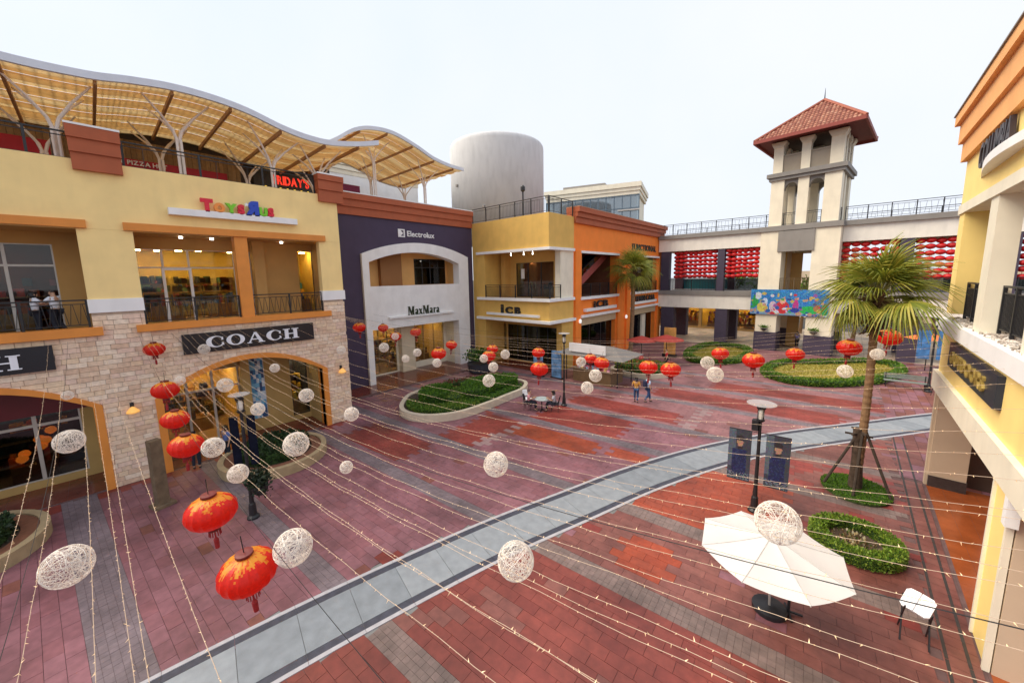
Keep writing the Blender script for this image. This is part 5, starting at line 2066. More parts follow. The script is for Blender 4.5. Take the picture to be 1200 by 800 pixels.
# its signs
s = thing("shop_sign", "long dark navy sign with worn gold letters on the pale yellow arcade wall", "sign", (GX, 15, 5.4))
mb = MB()
mb.box(GX - 0.12, GX + 0.01, 12.75, 18.05, 4.98, 5.72)
part("sign_board", mb, mat("navy_sign_board", (0.012, 0.02, 0.045), 0.35, 0.1, 3), s)
letters(s, "OUTDOORS", (GX - 0.12, 17.55, 5.16), (0, -1, 0), (-1, 0, 0), 0.36, mat("gold_letter", (0.36, 0.25, 0.06), 0.45, 0.25, 6, metal=0.3), 0.05, width=4.0, gap=0.16, bold=0.01)
s = thing("shop_sign", "tall dark metal letters standing on a white curved shelf below the apricot cornice", "sign", (GX, 16, 10.9))
mb = MB()
cpts = [(GX + 0.02, 17.9)]
for i in range(13):
    a = math.pi * i / 12
    cpts.append((GX - 0.3 * math.sin(a), 17.9 - 5.9 * i / 12))
cpts += [(GX + 0.02, 12.0)]
mb.prism(cpts, 'z', 10.64, 10.86)
part("sign_shelf", mb, WHITEP, s)
letters(s, "COLUMBIA", (GX - 0.04, 17.6, 10.87), (0, -1, 0), (-1, 0, 0), 0.66, mat("dark_steel_letter", (0.06, 0.05, 0.06), 0.35, 0.1, 4, metal=0.5), 0.1, width=3.0, gap=0.08, bold=0.02)

# ================================================================== BEYOND THE BRIDGE
fs_ = thing("shop_building", "low shop front with gold lit displays beyond the bridge on the left", "building", (-14, 60, 0))
mb = MB()
mb.wall('y', 60, 60.3, -26, -8.5, 0, 4.2, [(-25, -16.6, 0.3, 3.8), (-16.2, -9.2, 0.3, 3.8)])
mb.box(-26, -8.5, 66, 66.3, 0, 4.2)
mb.box(-26, -8.5, 60, 66.3, 4.2, 4.6)
part("wall", mb, mat("brown_gold_wall", (0.3, 0.18, 0.06), 0.7), fs_)
GLD = [(0.75, 0.5, 0.08), (0.6, 0.35, 0.05), (0.1, 0.05, 0.02), (0.5, 0.08, 0.04), (0.8, 0.7, 0.4), (0.2, 0.08, 0.3)]
shop_room(fs_, 'y', 60.4, 4, -25, -16.5, 0.1, 4.1, MATS["warm_yellow_room"], LAMPW, 12, 160, GLD, 41, 2.6)
shop_room(fs_, 'y', 60.4, 4, -16.3, -9.2, 0.1, 4.1, MATS["warm_yellow_room"], LAMPW, 12, 160, GLD, 42, 2.6)
glazing(fs_, 'y', 60.1, -25, -16.6, 0.3, 3.8, [-22.5, -19.8], [], DARKF, GLASS, 0.08)
glazing(fs_, 'y', 60.1, -16.2, -9.2, 0.3, 3.8, [-14, -11.6], [], DARKF, GLASS, 0.08)
far = thing("shop_building", "pale long shop building far beyond the bridge on the right", "building", (8, 84, 0))
mb = MB()
mb.wall('y', 84, 84.4, -12, 40, 0, 8.2, [(x, x + 3.2, 0.2, 3.2) for x in range(-10, 38, 5)] + [(x, x + 3.2, 4.6, 7.2) for x in range(-10, 38, 5)])
mb.box(-12, 40, 84.4, 95, 7.9, 8.2)
part("wall", mb, TANP, far)
for x in range(-10, 38, 5):
    glazing(far, 'y', 84.2, x, x + 3.2, 0.2, 3.2, [x + 1.6], [], DARKF, GLASSD, 0.1)
    glazing(far, 'y', 84.2, x, x + 3.2, 4.6, 7.2, [x + 1.6], [], DARKF, GLASSD, 0.1)

# ================================================================== PLANTING
vr = random.Random(21)


def planter(label, cx, cy, r, seed, hgt=0.4):
    t = thing("round_planter", label, "planter", (cx, cy, 0))
    o, i_ = circle(cx, cy, r, 40), circle(cx, cy, r - 0.22, 40)
    mb = MB()
    ring(mb, o, i_, 0.0, hgt)
    part("kerb_wall", mb, mat("tan_kerb_stone", (0.40, 0.30, 0.17), 0.8, 0.12, 3, 0.2, 40), t)
    i2 = circle(cx, cy, r - 0.62, 40)
    mb = MB()
    ring(mb, i_, i2, 0.0, hgt - 0.06)
    part("brick_rim", mb, mat("brown_brick_rim", (0.22, 0.09, 0.05), 0.7, 0.15, 6, 0.3, 20), t)
    mb = MB()
    mb.prism(i2, 'z', 0, hgt - 0.1)
    part("soil", mb, SOIL, t)
    rr = random.Random(seed)
    hedge(t, circle(cx, cy, r - 0.75, 24), hgt - 0.1, hgt + 0.4, [(0.02, 0.045, 0.012), (0.03, 0.06, 0.015), (0.015, 0.03, 0.01)], 2600, 0.13, rr, "shrub")
    return t


planter("round planter with cream kerb and dark shrubs in front of the right stone arch", -18.95, 4.75, 2.1, 1)
planter("round planter with cream kerb and dark shrubs at the photo's left edge", -19.0, -4.0, 2.25, 2)

# kidney shaped planter before the violet shop
kp = thing("hedge_planter", "kidney shaped cream planter with clipped bright green hedges before the violet shop", "planter", (-18.5, 15.5, 0))
KP = spline([(-20.4, 12.1), (-19.2, 11.35), (-18.0, 11.35), (-16.9, 12.0), (-16.15, 13.3), (-16.0, 15.2), (-16.15, 17.5), (-16.3, 19.2), (-17.2, 20.6), (-18.6, 20.6), (-20.4, 18.9), (-21.7, 16.0), (-21.6, 13.6)], 6)
KI = shrink(KP, 0.26)
mb = MB()
ring(mb, KP, KI, 0, 0.42)
part("kerb_wall", mb, KERBC, kp)
mb = MB()
mb.prism(KI, 'z', 0, 0.34)
part("soil", mb, SOIL, kp)
hedge(kp, spline([(-20.5, 14.2), (-19.5, 12.9), (-18.4, 12.9), (-18.0, 13.6), (-18.8, 14.6), (-19.6, 15.4)], 5), 0.34, 0.98, HG, 2600, 0.14, vr)
hedge(kp, spline([(-18.9, 15.9), (-17.6, 14.9), (-16.9, 15.6), (-17.0, 17.6), (-17.1, 19.2), (-17.9, 20.0), (-18.9, 19.2), (-19.4, 17.4)], 5), 0.34, 1.02, HG, 4200, 0.14, vr)
hedge(kp, spline([(-20.9, 16.0), (-20.1, 15.9), (-19.6, 17.0), (-18.9, 19.6), (-19.8, 18.9)], 4), 0.34, 0.85, [(0.2, 0.05, 0.04), (0.28, 0.07, 0.05), (0.1, 0.1, 0.02)], 900, 0.14, vr, "red_shrub")
hedge(kp, spline([(-20.0, 12.5), (-19.1, 11.8), (-18.0, 11.8), (-17.1, 12.4), (-16.5, 13.5), (-16.35, 15.0), (-16.9, 15.0), (-17.6, 14.2), (-17.9, 13.2), (-18.6, 12.75)], 4), 0.34, 0.55, HGL + HG, 3000, 0.11, vr, "ground_cover")
hedge(kp, spline([(-17.6, 14.6), (-16.4, 15.2), (-16.45, 17.4), (-16.6, 19.2), (-17.0, 19.0), (-16.9, 16.2), (-17.4, 15.2)], 4), 0.34, 0.6, HG, 1500, 0.11, vr, "ground_cover")
hedge(kp, spline([(-18.9, 14.6), (-18.0, 13.8), (-17.6, 14.6), (-18.7, 15.8), (-19.6, 15.6)], 4), 0.34, 0.75, HGL, 900, 0.12, vr, "ground_cover")

# ring hedge by the parasol
rh = thing("ring_hedge", "low clipped ring of bright green hedge round brown soil beside the white parasol", "hedge", (0.65, 14.1, 0))
O_, I_ = circle(0.65, 14.1, 1.03, 36), circle(0.65, 14.1, 0.68, 36)
mb = MB()
ring(mb, shrink(O_, 0.06), circle(0.65, 14.1, 0.74, 36), 0, 0.34)
part("hedge_core", mb, HEDGEC, rh)
mb = MB()


def rpts(r):
    a = r.uniform(0, 2 * math.pi)
    q = r.random()
    if q < 0.4:
        return (0.65 + 1.02 * math.cos(a), 14.1 + 1.02 * math.sin(a), r.uniform(0.02, 0.38)), Vector((math.cos(a), math.sin(a), 0.2))
    if q < 0.6:
        return (0.65 + 0.69 * math.cos(a), 14.1 + 0.69 * math.sin(a), r.uniform(0.05, 0.38)), Vector((-math.cos(a), -math.sin(a), 0.3))
    d = r.uniform(0.68, 1.03)
    return (0.65 + d * math.cos(a), 14.1 + d * math.sin(a), 0.36 + r.uniform(-0.04, 0.04)), Vector((0, 0, 1))


leaves(mb, rpts, 6500, 0.075, HGL + HG[:1] + HGL + [(0.26, 0.38, 0.03), (0.22, 0.36, 0.03)], vr)
part("hedge_leaves", mb, LEAFV, rh, kind="stuff")
mb = MB()
mb.prism(circle(0.65, 14.1, 0.75, 24), 'z', 0.002, 0.12)
part("soil", mb, SOIL, rh)
mb = MB()
leaves(mb, lambda r: ((0.65 + r.gauss(0, 0.25), 14.1 + r.gauss(0, 0.25), 0.14), Vector((0, 0, 1))), 260, 0.1, [(0.4, 0.3, 0.15), (0.5, 0.45, 0.3), (0.2, 0.12, 0.05), (0.1, 0.16, 0.03)], vr)
part("dry_leaves", mb, LEAFV, rh, kind="stuff")


# palms ------------------------------------------------------------
def frond_mesh(seed, L, droop, nleaf=26, cols=None):
    rr = random.Random(seed)
    mb = MB()
    cols = cols or [(0.24, 0.27, 0.03), (0.30, 0.32, 0.035), (0.16, 0.2, 0.025), (0.42, 0.38, 0.06)]
    pet = [(L * 0.52 * t, 0, -droop * 0.12 * (t * L * 0.52) ** 2) for t in (0, 0.33, 0.66, 1)]
    mb.cur = (0.22, 0.2, 0.05)
    mb.tube(pet, [0.03, 0.022, 0.018, 0.012], 5, False)
    base = Vector(pet[-1])
    sl = -droop * 0.24 * (L * 0.52)
    d0 = Vector((1, 0, sl)).normalized()
    for k in range(nleaf):
        a = R(-105 + 210 * k / (nleaf - 1))
        ll = L * 0.55 * (0.72 + 0.28 * math.cos(a)) * rr.uniform(0.85, 1.1)
        dr = Vector((math.cos(a) * d0.x, math.sin(a), math.cos(a) * d0.z + 0.12)).normalized()
        sd = Vector((-math.sin(a), math.cos(a), 0))
        mb.cur = rr.choice(cols)
        pts = []
        n = 5
        for j in range(n + 1):
            t = j / n
            w2 = 0.023 * (1 - t) ** 0.6 * (0.4 + min(t * 6, 1)) + 0.004
            p = base + dr * (ll * t) + Vector((0, 0, -(0.40 + 0.7 * droop) * ll * t * t * t * rr.uniform(0.8, 1.0)))
            pts += [p - sd * w2, p + sd * w2 + Vector((0, 0, 0.012))]
        mb.add(pts, [(2 * j, 2 * j + 1, 2 * j + 3, 2 * j + 2) for j in range(n)])
    return mb.mesh("frond", LEAFV)


BARK = mat("palm_bark", (0.24, 0.14, 0.07), 0.9, 0.25, 6, 0.6, 25)
THATCH = [(0.16, 0.09, 0.04), (0.2, 0.12, 0.05), (0.1, 0.055, 0.03)]


def palm(label, base, top, r0, r1, L, nf, seed):
    t = thing("palm_tree", label, "palm tree", base)
    b0, t0 = Vector(base), Vector(top)
    rr = random.Random(seed)
    n = 60
    pts, rad = [], []
    for i in range(n + 1):
        q = i / n
        bow = math.sin(q * math.pi) * -0.05
        pts.append(b0.lerp(t0, q) + Vector((-bow, 0, 0)))
        rad.append((r0 + (r1 - r0) * q) * (1.09 if i % 2 else 0.97) + 0.05 * max(0, 1 - q * 9))
    mb = MB()
    mb.tube(pts, rad, 12)
    part("trunk", mb, BARK, t)
    # old leaf bases and thatch under the crown
    mb = MB()
    for k in range(300):
        a = rr.uniform(0, 2 * math.pi)
        z = rr.uniform(-1.25, 0.1) * (L / 2.0)
        d = Vector((math.cos(a), math.sin(a), rr.uniform(-0.9, 0.9))).normalized()
        p = t0 + Vector((math.cos(a) * r1 * 0.9, math.sin(a) * r1 * 0.9, z))
        mb.cur = rr.choice(THATCH)
        ln = rr.uniform(0.25, 0.75) * (L / 2.1) * (1 if z > -0.8 else 0.6)
        mb.bar(p, p + d * ln, 0.05, 0.015)
    part("leaf_stubs", mb, STONEV, t, kind="stuff")
    ms = [frond_mesh(seed * 10 + k, L, dr) for k, dr in enumerate((0.1, 0.35, 0.65, 1.0))]
    for k in range(nf):
        q = (k + 0.5) / nf
        el = R(86 - 104 * q + rr.uniform(-17, 17))
        az = k * 2.39996 + rr.uniform(-0.5, 0.5)
        mi = min(3, max(0, int(q * 4 + rr.uniform(-0.8, 0.8))))
        o = link(bpy.data.objects.new("frond", ms[mi]), t)
        o.location = t0 - b0 + Vector((0, 0, 0.1 * (1 - q)))
        o.rotation_euler = (rr.uniform(-0.3, 0.3), -el, az)
        s_ = rr.uniform(0.7, 1.1)
        o.scale = (s_, s_, s_)
    return t


pl = palm("tall fan palm propped by three stakes beside the pale path", (0.68, 18.1, 0.05), (0.68, 17.95, 7.0), 0.125, 0.105, 1.85, 56, 3)
STK = mat("dark_stake", (0.05, 0.035, 0.025), 0.8, 0.2, 6)
for k, a in enumerate((R(200), R(265), R(-20))):
    mb = MB()
    mb.tube([(0.7 + 1.0 * math.cos(a), 18.05 + 0.8 * math.sin(a), 0.0), (0.72 + 0.1 * math.cos(a), 18.05 + 0.1 * math.sin(a), 2.25)], 0.045, 7)
    part("stake", mb, STK, pl)
mb = MB()
for a in range(3):
    an = a * 1.05
    mb.bar((0.62 - 0.38 * math.cos(an), 18.05 - 0.38 * math.sin(an), 2.1 + 0.07 * a), (0.62 + 0.38 * math.cos(an), 18.05 + 0.38 * math.sin(an), 2.1 + 0.07 * a), 0.06)
part("stake_collar", mb, STK, pl)
mb = MB()
mb.tube([(0.67, 18.1, 0.05), (0.645, 18.08, 1.2), (0.595, 18.05, 2.35)], [0.21, 0.16, 0.15], 12)
part("trunk_wrap", mb, mat("dark_fibre_wrap", (0.07, 0.045, 0.03), 0.95, 0.4, 9, 0.6, 30), pl)
gr = MB()
gp = thing("grass_patch", "oval patch of short grass round the foot of the propped palm", "grass", (0.7, 18.1, 0))
mb = MB()
mb.prism(circle(0.68, 18.0, 0.98, 28, 1.1), 'z', 0.002, 0.08)
part("turf", mb, mat("turf_soil", (0.05, 0.08, 0.02), 0.95, 0.3, 6), gp)


def gpts(r):
    a, d = r.uniform(0, 2 * math.pi), math.sqrt(r.random())
    return (0.68 + 1.0 * d * math.cos(a), 18.0 + 1.12 * d * math.sin(a), 0.06), Vector((0, 0, 1.6))


leaves(gr, gpts, 5500, 0.06, HG, vr, 0.8)
part("grass_blades", gr, LEAFV, gp, kind="stuff")
palm("smaller fan palm standing in front of the orange shop", (-16.1, 35.6, 0), (-16.0, 35.7, 8.3), 0.2, 0.18, 2.5, 46, 5)

# potted shrub at the violet shop's right end
pt = thing("potted_shrub", "bushy green shrub in a dark tub at the right end of the violet shop", "potted plant", (-23.1, 21.4, 0))
mb = MB()
mb.lathe((-23.1, 21.4, 0), [(0.75, 0), (0.95, 0.15), (1.05, 0.8), (1.1, 0.85), (1.0, 0.87), (0.95, 0.75)], 20)
part("tub", mb, mat("dark_tub", (0.04, 0.045, 0.06), 0.5, 0.1, 3), pt)
mb = MB()
leaves(mb, lambda r: ((-23.1 + r.gauss(0, 0.5), 21.4 + r.gauss(0, 0.5), 1.15 + abs(r.gauss(0, 0.3))), Vector((r.gauss(0, 1), r.gauss(0, 1), 1))), 1500, 0.24, HGD + HG, vr)
part("leaves", mb, LEAFV, pt, kind="stuff")


def garden(label, pts, lawn=True, seed=5, ringw=0.55, hh=0.4):
    P = spline(pts, 5)
    t = thing("garden_bed", label, "garden bed", (sum(p[0] for p in pts) / len(pts), sum(p[1] for p in pts) / len(pts), 0))
    rr = random.Random(seed)
    I = shrink(P, ringw)
    mb = MB()
    mb.prism(shrink(P, 0.1), 'z', 0, 0.12)
    part("lawn", mb, LAWN, t)
    mb = MB()
    ring(mb, P, I, 0.02, hh - 0.05)
    part("hedge_core", mb, HEDGEC, t)
    mb = MB()
    n = len(P)

    def pp(r):
        i = r.randrange(n)
        j = (i + 1) % n
        k = r.random()
        a, b_ = Vector((*P[i], 0)).lerp(Vector((*P[j], 0)), k), Vector((*I[i], 0)).lerp(Vector((*I[j], 0)), k)
        q = r.random()
        if q < 0.35:
            return a + Vector((0, 0, r.uniform(0.03, hh))), (a - b_).normalized()
        if q < 0.5:
            return b_ + Vector((0, 0, r.uniform(0.1, hh))), (b_ - a).normalized()
        return a.lerp(b_, r.random()) + Vector((0, 0, hh)), Vector((0, 0, 1))
    leaves(mb, pp, 5200, 0.17, HG + HGL[:2], rr)
    part("hedge_leaves", mb, LEAFV, t, kind="stuff")
    mb = MB()
    nm = Vector((0, 0, 1.5))
    xs, ys = [p[0] for p in I], [p[1] for p in I]

    def lp(r):
        while True:
            x, y = r.uniform(min(xs), max(xs)), r.uniform(min(ys), max(ys))
            if inpoly(x, y, I):
                return (x, y, 0.11), nm
    leaves(mb, lp, 3500, 0.12, [(0.36, 0.30, 0.05), (0.28, 0.27, 0.04), (0.42, 0.34, 0.07)], rr, 0.8)
    part("grass_blades", mb, LEAFV, t, kind="stuff")
    return t


garden("hedged lawn bed between the gate tower and the big palm", [(-4.9, 35.6), (-3.6, 33.3), (-1.6, 33.1), (0.4, 34.6), (2.4, 37.6), (3.6, 41.2), (3.2, 44.2), (1.2, 44.4), (-1.8, 41.5), (-4.2, 39.6)], seed=61)
garden("hedged lawn bed in front of the left part of the bridge", [(-11.9, 39.0), (-11.9, 42.5), (-11.3, 45.2), (-8.6, 45.6), (-7.0, 43.8), (-6.8, 39.0), (-8.0, 36.4), (-10.4, 36.0)], seed=62)
gb_ = thing("shrub_bed", "low flowering shrubs along the kerb before the red parasols", "shrubs", (-12.5, 29.5, 0))
rr = random.Random(33)
hedge(gb_, spline([(-14.2, 28.6), (-11.4, 28.2), (-10.3, 30.4), (-11.4, 31.2), (-13.8, 30.6)], 4), 0.0, 0.75, HG + [(0.4, 0.25, 0.05), (0.35, 0.06, 0.04)], 1700, 0.18, rr, "shrub")
mb = MB()
ring(mb, spline([(-14.5, 28.3), (-11.3, 27.9), (-9.9, 30.4), (-11.2, 31.5), (-14.1, 30.9)], 4), spline([(-14.3, 28.5), (-11.4, 28.1), (-10.1, 30.4), (-11.3, 31.3), (-13.9, 30.7)], 4), 0, 0.35)
part("kerb_wall", mb, KERBC, gb_)


def tree(label, x, y, h, cr, seed, cols=HG):
    t = thing("tree", label, "tree", (x, y, 0), "trees beyond the bridge")
    rr = random.Random(seed)
    mb = MB()
    mb.tube([(x, y, 0), (x + 0.1, y, h * 0.3), (x - 0.1, y, h * 0.6), (x, y, h * 0.85)], [0.22, 0.17, 0.12, 0.05], 7)
    cl = []
    for k in range(9):
        a = rr.uniform(0, 6.28)
        q = Vector((x + cr * 0.7 * math.cos(a) * rr.uniform(0.3, 1), y + cr * 0.7 * math.sin(a) * rr.uniform(0.3, 1), h * rr.uniform(0.5, 0.95)))
        mb.tube([(x, y, h * rr.uniform(0.3, 0.55)), q], [0.08, 0.03], 5)
        cl.append((q, cr * rr.uniform(0.3, 0.55)))
    part("trunk", mb, BARK, t)
    mb = MB()

    def pp(r):
        c, s_ = r.choice(cl)
        d = Vector((r.gauss(0, 1), r.gauss(0, 1), r.gauss(0, 0.8))).normalized()
        return c + d * s_ * r.uniform(0.5, 1.05), d
    leaves(mb, pp, 1600, 0.34, cols, rr)
    part("crown", mb, LEAFV, t, kind="stuff")


for k, (x, y, h, c) in enumerate(((-4.6, 62, 7.5, 2.6), (-2.0, 66, 8.5, 2.8), (4.5, 63, 4.6, 1.9), (7.5, 66, 5.2, 2.2), (0.6, 60, 4.2, 1.6), (11, 62, 5, 2), (-9, 68, 8, 3), (-15, 72, 9.0, 3.2))):
    tree(("bushy green tree seen through the gate tower's window", "bushy green tree beside it, seen through the gate tower's window", "round green tree below the right part of the bridge", "tall round tree below the right part of the bridge, farther back", "small tree behind the big palm's trunk", "small tree beyond the bridge beside the arcade", "bushy tree behind the bridge's second lantern curtain", "bushy tree behind the bridge's first lantern curtain")[k], x, y, h, c, 70 + k)

# ================================================================== STREET FURNITURE
DISC = milky_mat("milky_disc", (0.6, 0.6, 0.62), 0.4)


def street_lamp(label, x, y, h, discr=0.36):
    t = thing("street_lamp", label, "street lamp", (x, y, 0), "black lamp posts round the plaza")
    mb = MB()
    mb.lathe((x, y, 0), [(0.19, 0), (0.19, 0.06), (0.12, 0.12), (0.1, 0.5), (0.075, 0.55), (0.06, 0.9), (0.045, h - 0.55)], 12)
    part("pole", mb, BLACKM, t)
    mb = MB()
    mb.lathe((x, y, h - 0.56), [(0.07, 0), (0.12, 0.04), (0.12, 0.08)], 10)
    mb.lathe((x, y, h - 0.12), [(0.13, 0), (0.13, 0.1), (0.05, 0.14)], 10)
    for k in range(4):
        a = R(45 + 90 * k)
        mb.bar((x + 0.1 * math.cos(a), y + 0.1 * math.sin(a), h - 0.5), (x + 0.11 * math.cos(a), y + 0.11 * math.sin(a), h - 0.1), 0.018)
    part("lamp_cage", mb, BLACKM, t)
    mb = MB()
    mb.lathe((x, y, h - 0.47), [(0.06, 0), (0.085, 0.1), (0.085, 0.24), (0.05, 0.33)], 10)
    part("lamp_glass", mb, mat("frosted_lamp_glass", (0.8, 0.78, 0.7), 0.3), t)
    mb = MB()
    mb.lathe((x, y, h + 0.02), [(0.02, 0), (discr, 0.03), (discr, 0.05), (0.02, 0.07)], 24)
    part("reflector_disc", mb, DISC, t)
    return t


def person_print(mb, right, up, org, wid, hgt, seed, out):
    """flat printed picture: a man in dark blue clothes on a grey ground"""
    rr = random.Random(seed)
    nx, nz = 22, 52
    right, up, org, out = Vector(right), Vector(up), Vector(org), Vector(out)
    for i in range(nx):
        for j in range(nz):
            fx, fz = (i + 0.5) / nx, (j + 0.5) / nz
            c = (0.05, 0.055, 0.075) if fx > 0.3 else (0.10, 0.13, 0.17)
            if fz < 0.25:
                c = (0.05, 0.06, 0.09)
            if 0.12 < fz < 0.62 and abs(fx - 0.5) < 0.34 - 0.12 * abs(fz - 0.4):
                c = (0.014, 0.022, 0.085) if rr.random() < 0.75 else (0.03, 0.045, 0.13)
            if blob(fx, fz, 0.52, 0.76, 0.14, 0.1):
                c = (0.42, 0.24, 0.17)
            if blob(fx, fz, 0.52, 0.84, 0.18, 0.055) or (fz > 0.62 and fz < 0.67 and abs(fx - 0.52) < 0.12):
                c = (0.03, 0.025, 0.03)
            if fz < 0.16 and rr.random() < 0.35:
                c = (0.16, 0.2, 0.26)
            mb.cur = tuple(v * 0.9 * rr.uniform(0.7, 1.3) for v in c)
            p = org + right * (wid * i / nx) + up * (hgt * j / nz) + out * 0.004
            a, b_ = right * (wid / nx), up * (hgt / nz)
            mb.add([p, p + a, p + a + b_, p + b_], [(0, 1, 2, 3)])
    mb.cur = None


street_lamp("black lamp post with clear disc standing between two dark portrait banners", -1.88, 14.19, 3.72, 0.42)
for sgn, lab in ((-1, "dark portrait banner of a man in blue, left arm of the lamp post"), (1, "dark portrait banner of a man in a cap, right arm of the lamp post")):
    t = thing("lamp_banner", lab, "banner", (-1.88, 14.19, 1.0))
    rt_ = Vector((0.97, 0.24 * 0 + 0.1, 0)).normalized() * sgn
    o0 = Vector((-1.88, 14.19, 0.98)) + rt_ * 0.2
    nrm = Vector((rt_.y, -rt_.x, 0)) * sgn
    mb = MB()
    q = o0 + rt_ * 0.66
    mb.bar(o0 + Vector((0, 0, 0.89)) + rt_ * 0.33 - rt_ * 0.33, q + Vector((0, 0, 0.89)), 0.012, 1.8)
    part("cloth", mb, mat("dark_banner_cloth", (0.06, 0.06, 0.08), 0.6), t)
    mb = MB()
    org = (o0 if sgn > 0 else q)
    person_print(mb, rt_ * sgn, (0, 0, 1), org + nrm * 0.004, 0.66, 1.78, 90 + sgn, nrm)
    part("print", mb, PRINTV, t)
    for z in (0.985, 2.78):
        mb = MB()
        mb.bar(Vector((-1.88, 14.19, z)), q + Vector((0, 0, z - q.z)), 0.02)
        part("banner_arm", mb, BLACKM, t)
tb = MB()
tb.box(-2.1, -1.92, 14.08, 14.3, 2.85, 3.2)
solo("loudspeaker", tb, BLACKM, "small black box fixed to the lamp post above the left portrait banner", "loudspeaker", (-2.0, 14.19, 2.85))

street_lamp("black lamp post with dark banners by the round planter under the stone arch", -14.66, 2.83, 4.3, 0.3)
for sgn in (-1, 1):
    t = thing("lamp_banner", "narrow dark blue banner on the planter lamp post, %s" % ("side towards the stone pier" if sgn < 0 else "side towards the violet shop"), "banner", (-14.66, 2.83, 1.9))
    a = Vector((-14.66, 2.83, 0)) + Vector((0.45, 0.9, 0)).normalized() * (0.12 * sgn)
    b_ = Vector((-14.66, 2.83, 0)) + Vector((0.45, 0.9, 0)).normalized() * (0.36 * sgn)
    mb = MB()
    mb.bar(a + Vector((0, 0, 2.75)), b_ + Vector((0, 0, 2.75)), 0.015, 1.7)
    part("cloth", mb, mat("navy_banner_cloth", (0.008, 0.010, 0.022), 0.9, 0.3, 5, spec=0.1), t)
    mb = MB()
    mb.bar(Vector((-14.66, 2.83, 3.62)), b_ + Vector((0, 0, 3.62)), 0.02)
    part("banner_arm", mb, BLACKM, t)
t = thing("plant_basket", "dark round plant basket fixed low on the planter lamp post", "planter", (-14.4, 3.1, 1.0))
mb = MB()
leaves(mb, lambda r: ((-14.4 + r.gauss(0, 0.14), 3.05 + r.gauss(0, 0.14), 1.3 + r.gauss(0, 0.22)), Vector((r.gauss(0, 1), r.gauss(0, 1), 0.5))), 700, 0.14, [(0.015, 0.03, 0.015), (0.03, 0.05, 0.02)], vr)
part("leaves", mb, LEAFV, t, kind="stuff")
mb = MB()
mb.lathe((-14.4, 3.05, 0.85), [(0.1, 0), (0.24, 0.15), (0.26, 0.35)], 12)
part("basket", mb, BLACKM, t)
street_lamp("tall black lamp post beside the seated cafe guests", -12.81, 18.93, 4.5, 0.34)
street_lamp("black lamp post with blue banners at the far right, before the bridge", 4.3, 36.2, 4.9, 0.3)
for sgn in (-1, 1):
    t = thing("lamp_banner", "bright blue banner on the far lamp post before the bridge, %s" % ("nearer the big palm" if sgn < 0 else "nearer the yellow arcade"), "banner", (4.3, 36.2, 2))
    mb = MB()
    mb.box(4.3 + 0.15 * sgn, 4.3 + 0.75 * sgn, 36.19, 36.21, 2.2, 4.1)
    part("cloth", mb, mat("blue_banner_cloth", (0.05, 0.17, 0.40), 0.6, 0.5, 3), t)
    mb = MB()
    mb.bar((4.3, 36.2, 4.14), (4.3 + 0.97 * sgn, 36.2, 4.14), 0.03)
    part("banner_arm", mb, BLACKM, t)

# timber post
t = thing("timber_post", "square weathered timber post standing before the stone pier", "post", (-18.05, 0.85, 0))
mb = MB()
mb.obox(Matrix.Translation((-18.05, 0.85, 1.25)) @ Matrix.Rotation(0.3, 4, 'Z'), 0.3, 0.34, 2.5)
part("shaft", mb, mat("weathered_timber", (0.16, 0.11, 0.065), 0.85, 0.25, 5, 0.4, 30), t)
mb = MB()
mb.obox(Matrix.Translation((-18.05, 0.85, 0.05)) @ Matrix.Rotation(0.3, 4, 'Z'), 0.55, 0.6, 0.1)
part("foot_plate", mb, mat("weathered_timber", (0.16, 0.11, 0.065)), t)

# white parasol leaning on its pole, with table below
UX, UY, UZ = -0.87, 9.27, 1.98
t = thing("parasol", "large white octagonal parasol leaning open over the red paving", "parasol", (UX, UY, 0))
rim = []
for k in range(8):
    a = R(45 * k - 12)
    rim.append(Vector((UX + 1.42 * math.cos(a), UY + 1.33 * math.sin(a), UZ + 0.05 * math.sin(a))))
apx = Vector((UX + 0.0, UY + 0.03, UZ + 0.36))
CANW = vcol_mat("white_canvas", 0.8, 0.03, 2.0, 0, trans=0.3)
for k in range(8):
    b1 = MB()
    b1.cur = (0.82, 0.82, 0.82)
    n = 5
    A, B2 = rim[k], rim[(k + 1) % 8]
    V, F = [], []
    for i in range(n + 1):
        f = i / n
        for j in range(n + 1):
            g = j / n
            p = apx.lerp(A.lerp(B2, g), f)
            p.z -= 0.045 * math.sin(math.pi * g) * f + 0.03 * math.sin(math.pi * f)
            V.append(p)
    for i in range(n):
        for j in range(n):
            F.append((i * (n + 1) + j, (i + 1) * (n + 1) + j, (i + 1) * (n + 1) + j + 1, i * (n + 1) + j + 1))
    b1.add(V, F)
    part("canopy_panel", b1, CANW, t, smooth=True)
mb = MB()
for k in range(8):
    mb.tube([apx - Vector((0, 0, 0.04)), apx.lerp(rim[k], 0.5) - Vector((0, 0, 0.06)), rim[k] - Vector((0, 0, 0.02))], 0.012, 4)
part("rib", mb, ALU, t)
PB = Vector((UX, UY + 0.72, 0))
mb = MB()
mb.tube([PB + Vector((0, 0, 0.05)), apx], 0.025, 8)
part("pole", mb, ALU, t)
mb = MB()
mb.lathe(PB, [(0.36, 0), (0.36, 0.1), (0.08, 0.16)], 16)
part("foot", mb, BLACKM, t)
mb = MB()
mb.lathe(apx - Vector((0, 0, 0.01)), [(0.05, 0), (0.05, 0.05), (0.01, 0.1)], 8)
part("finial", mb, WHITEP, t)
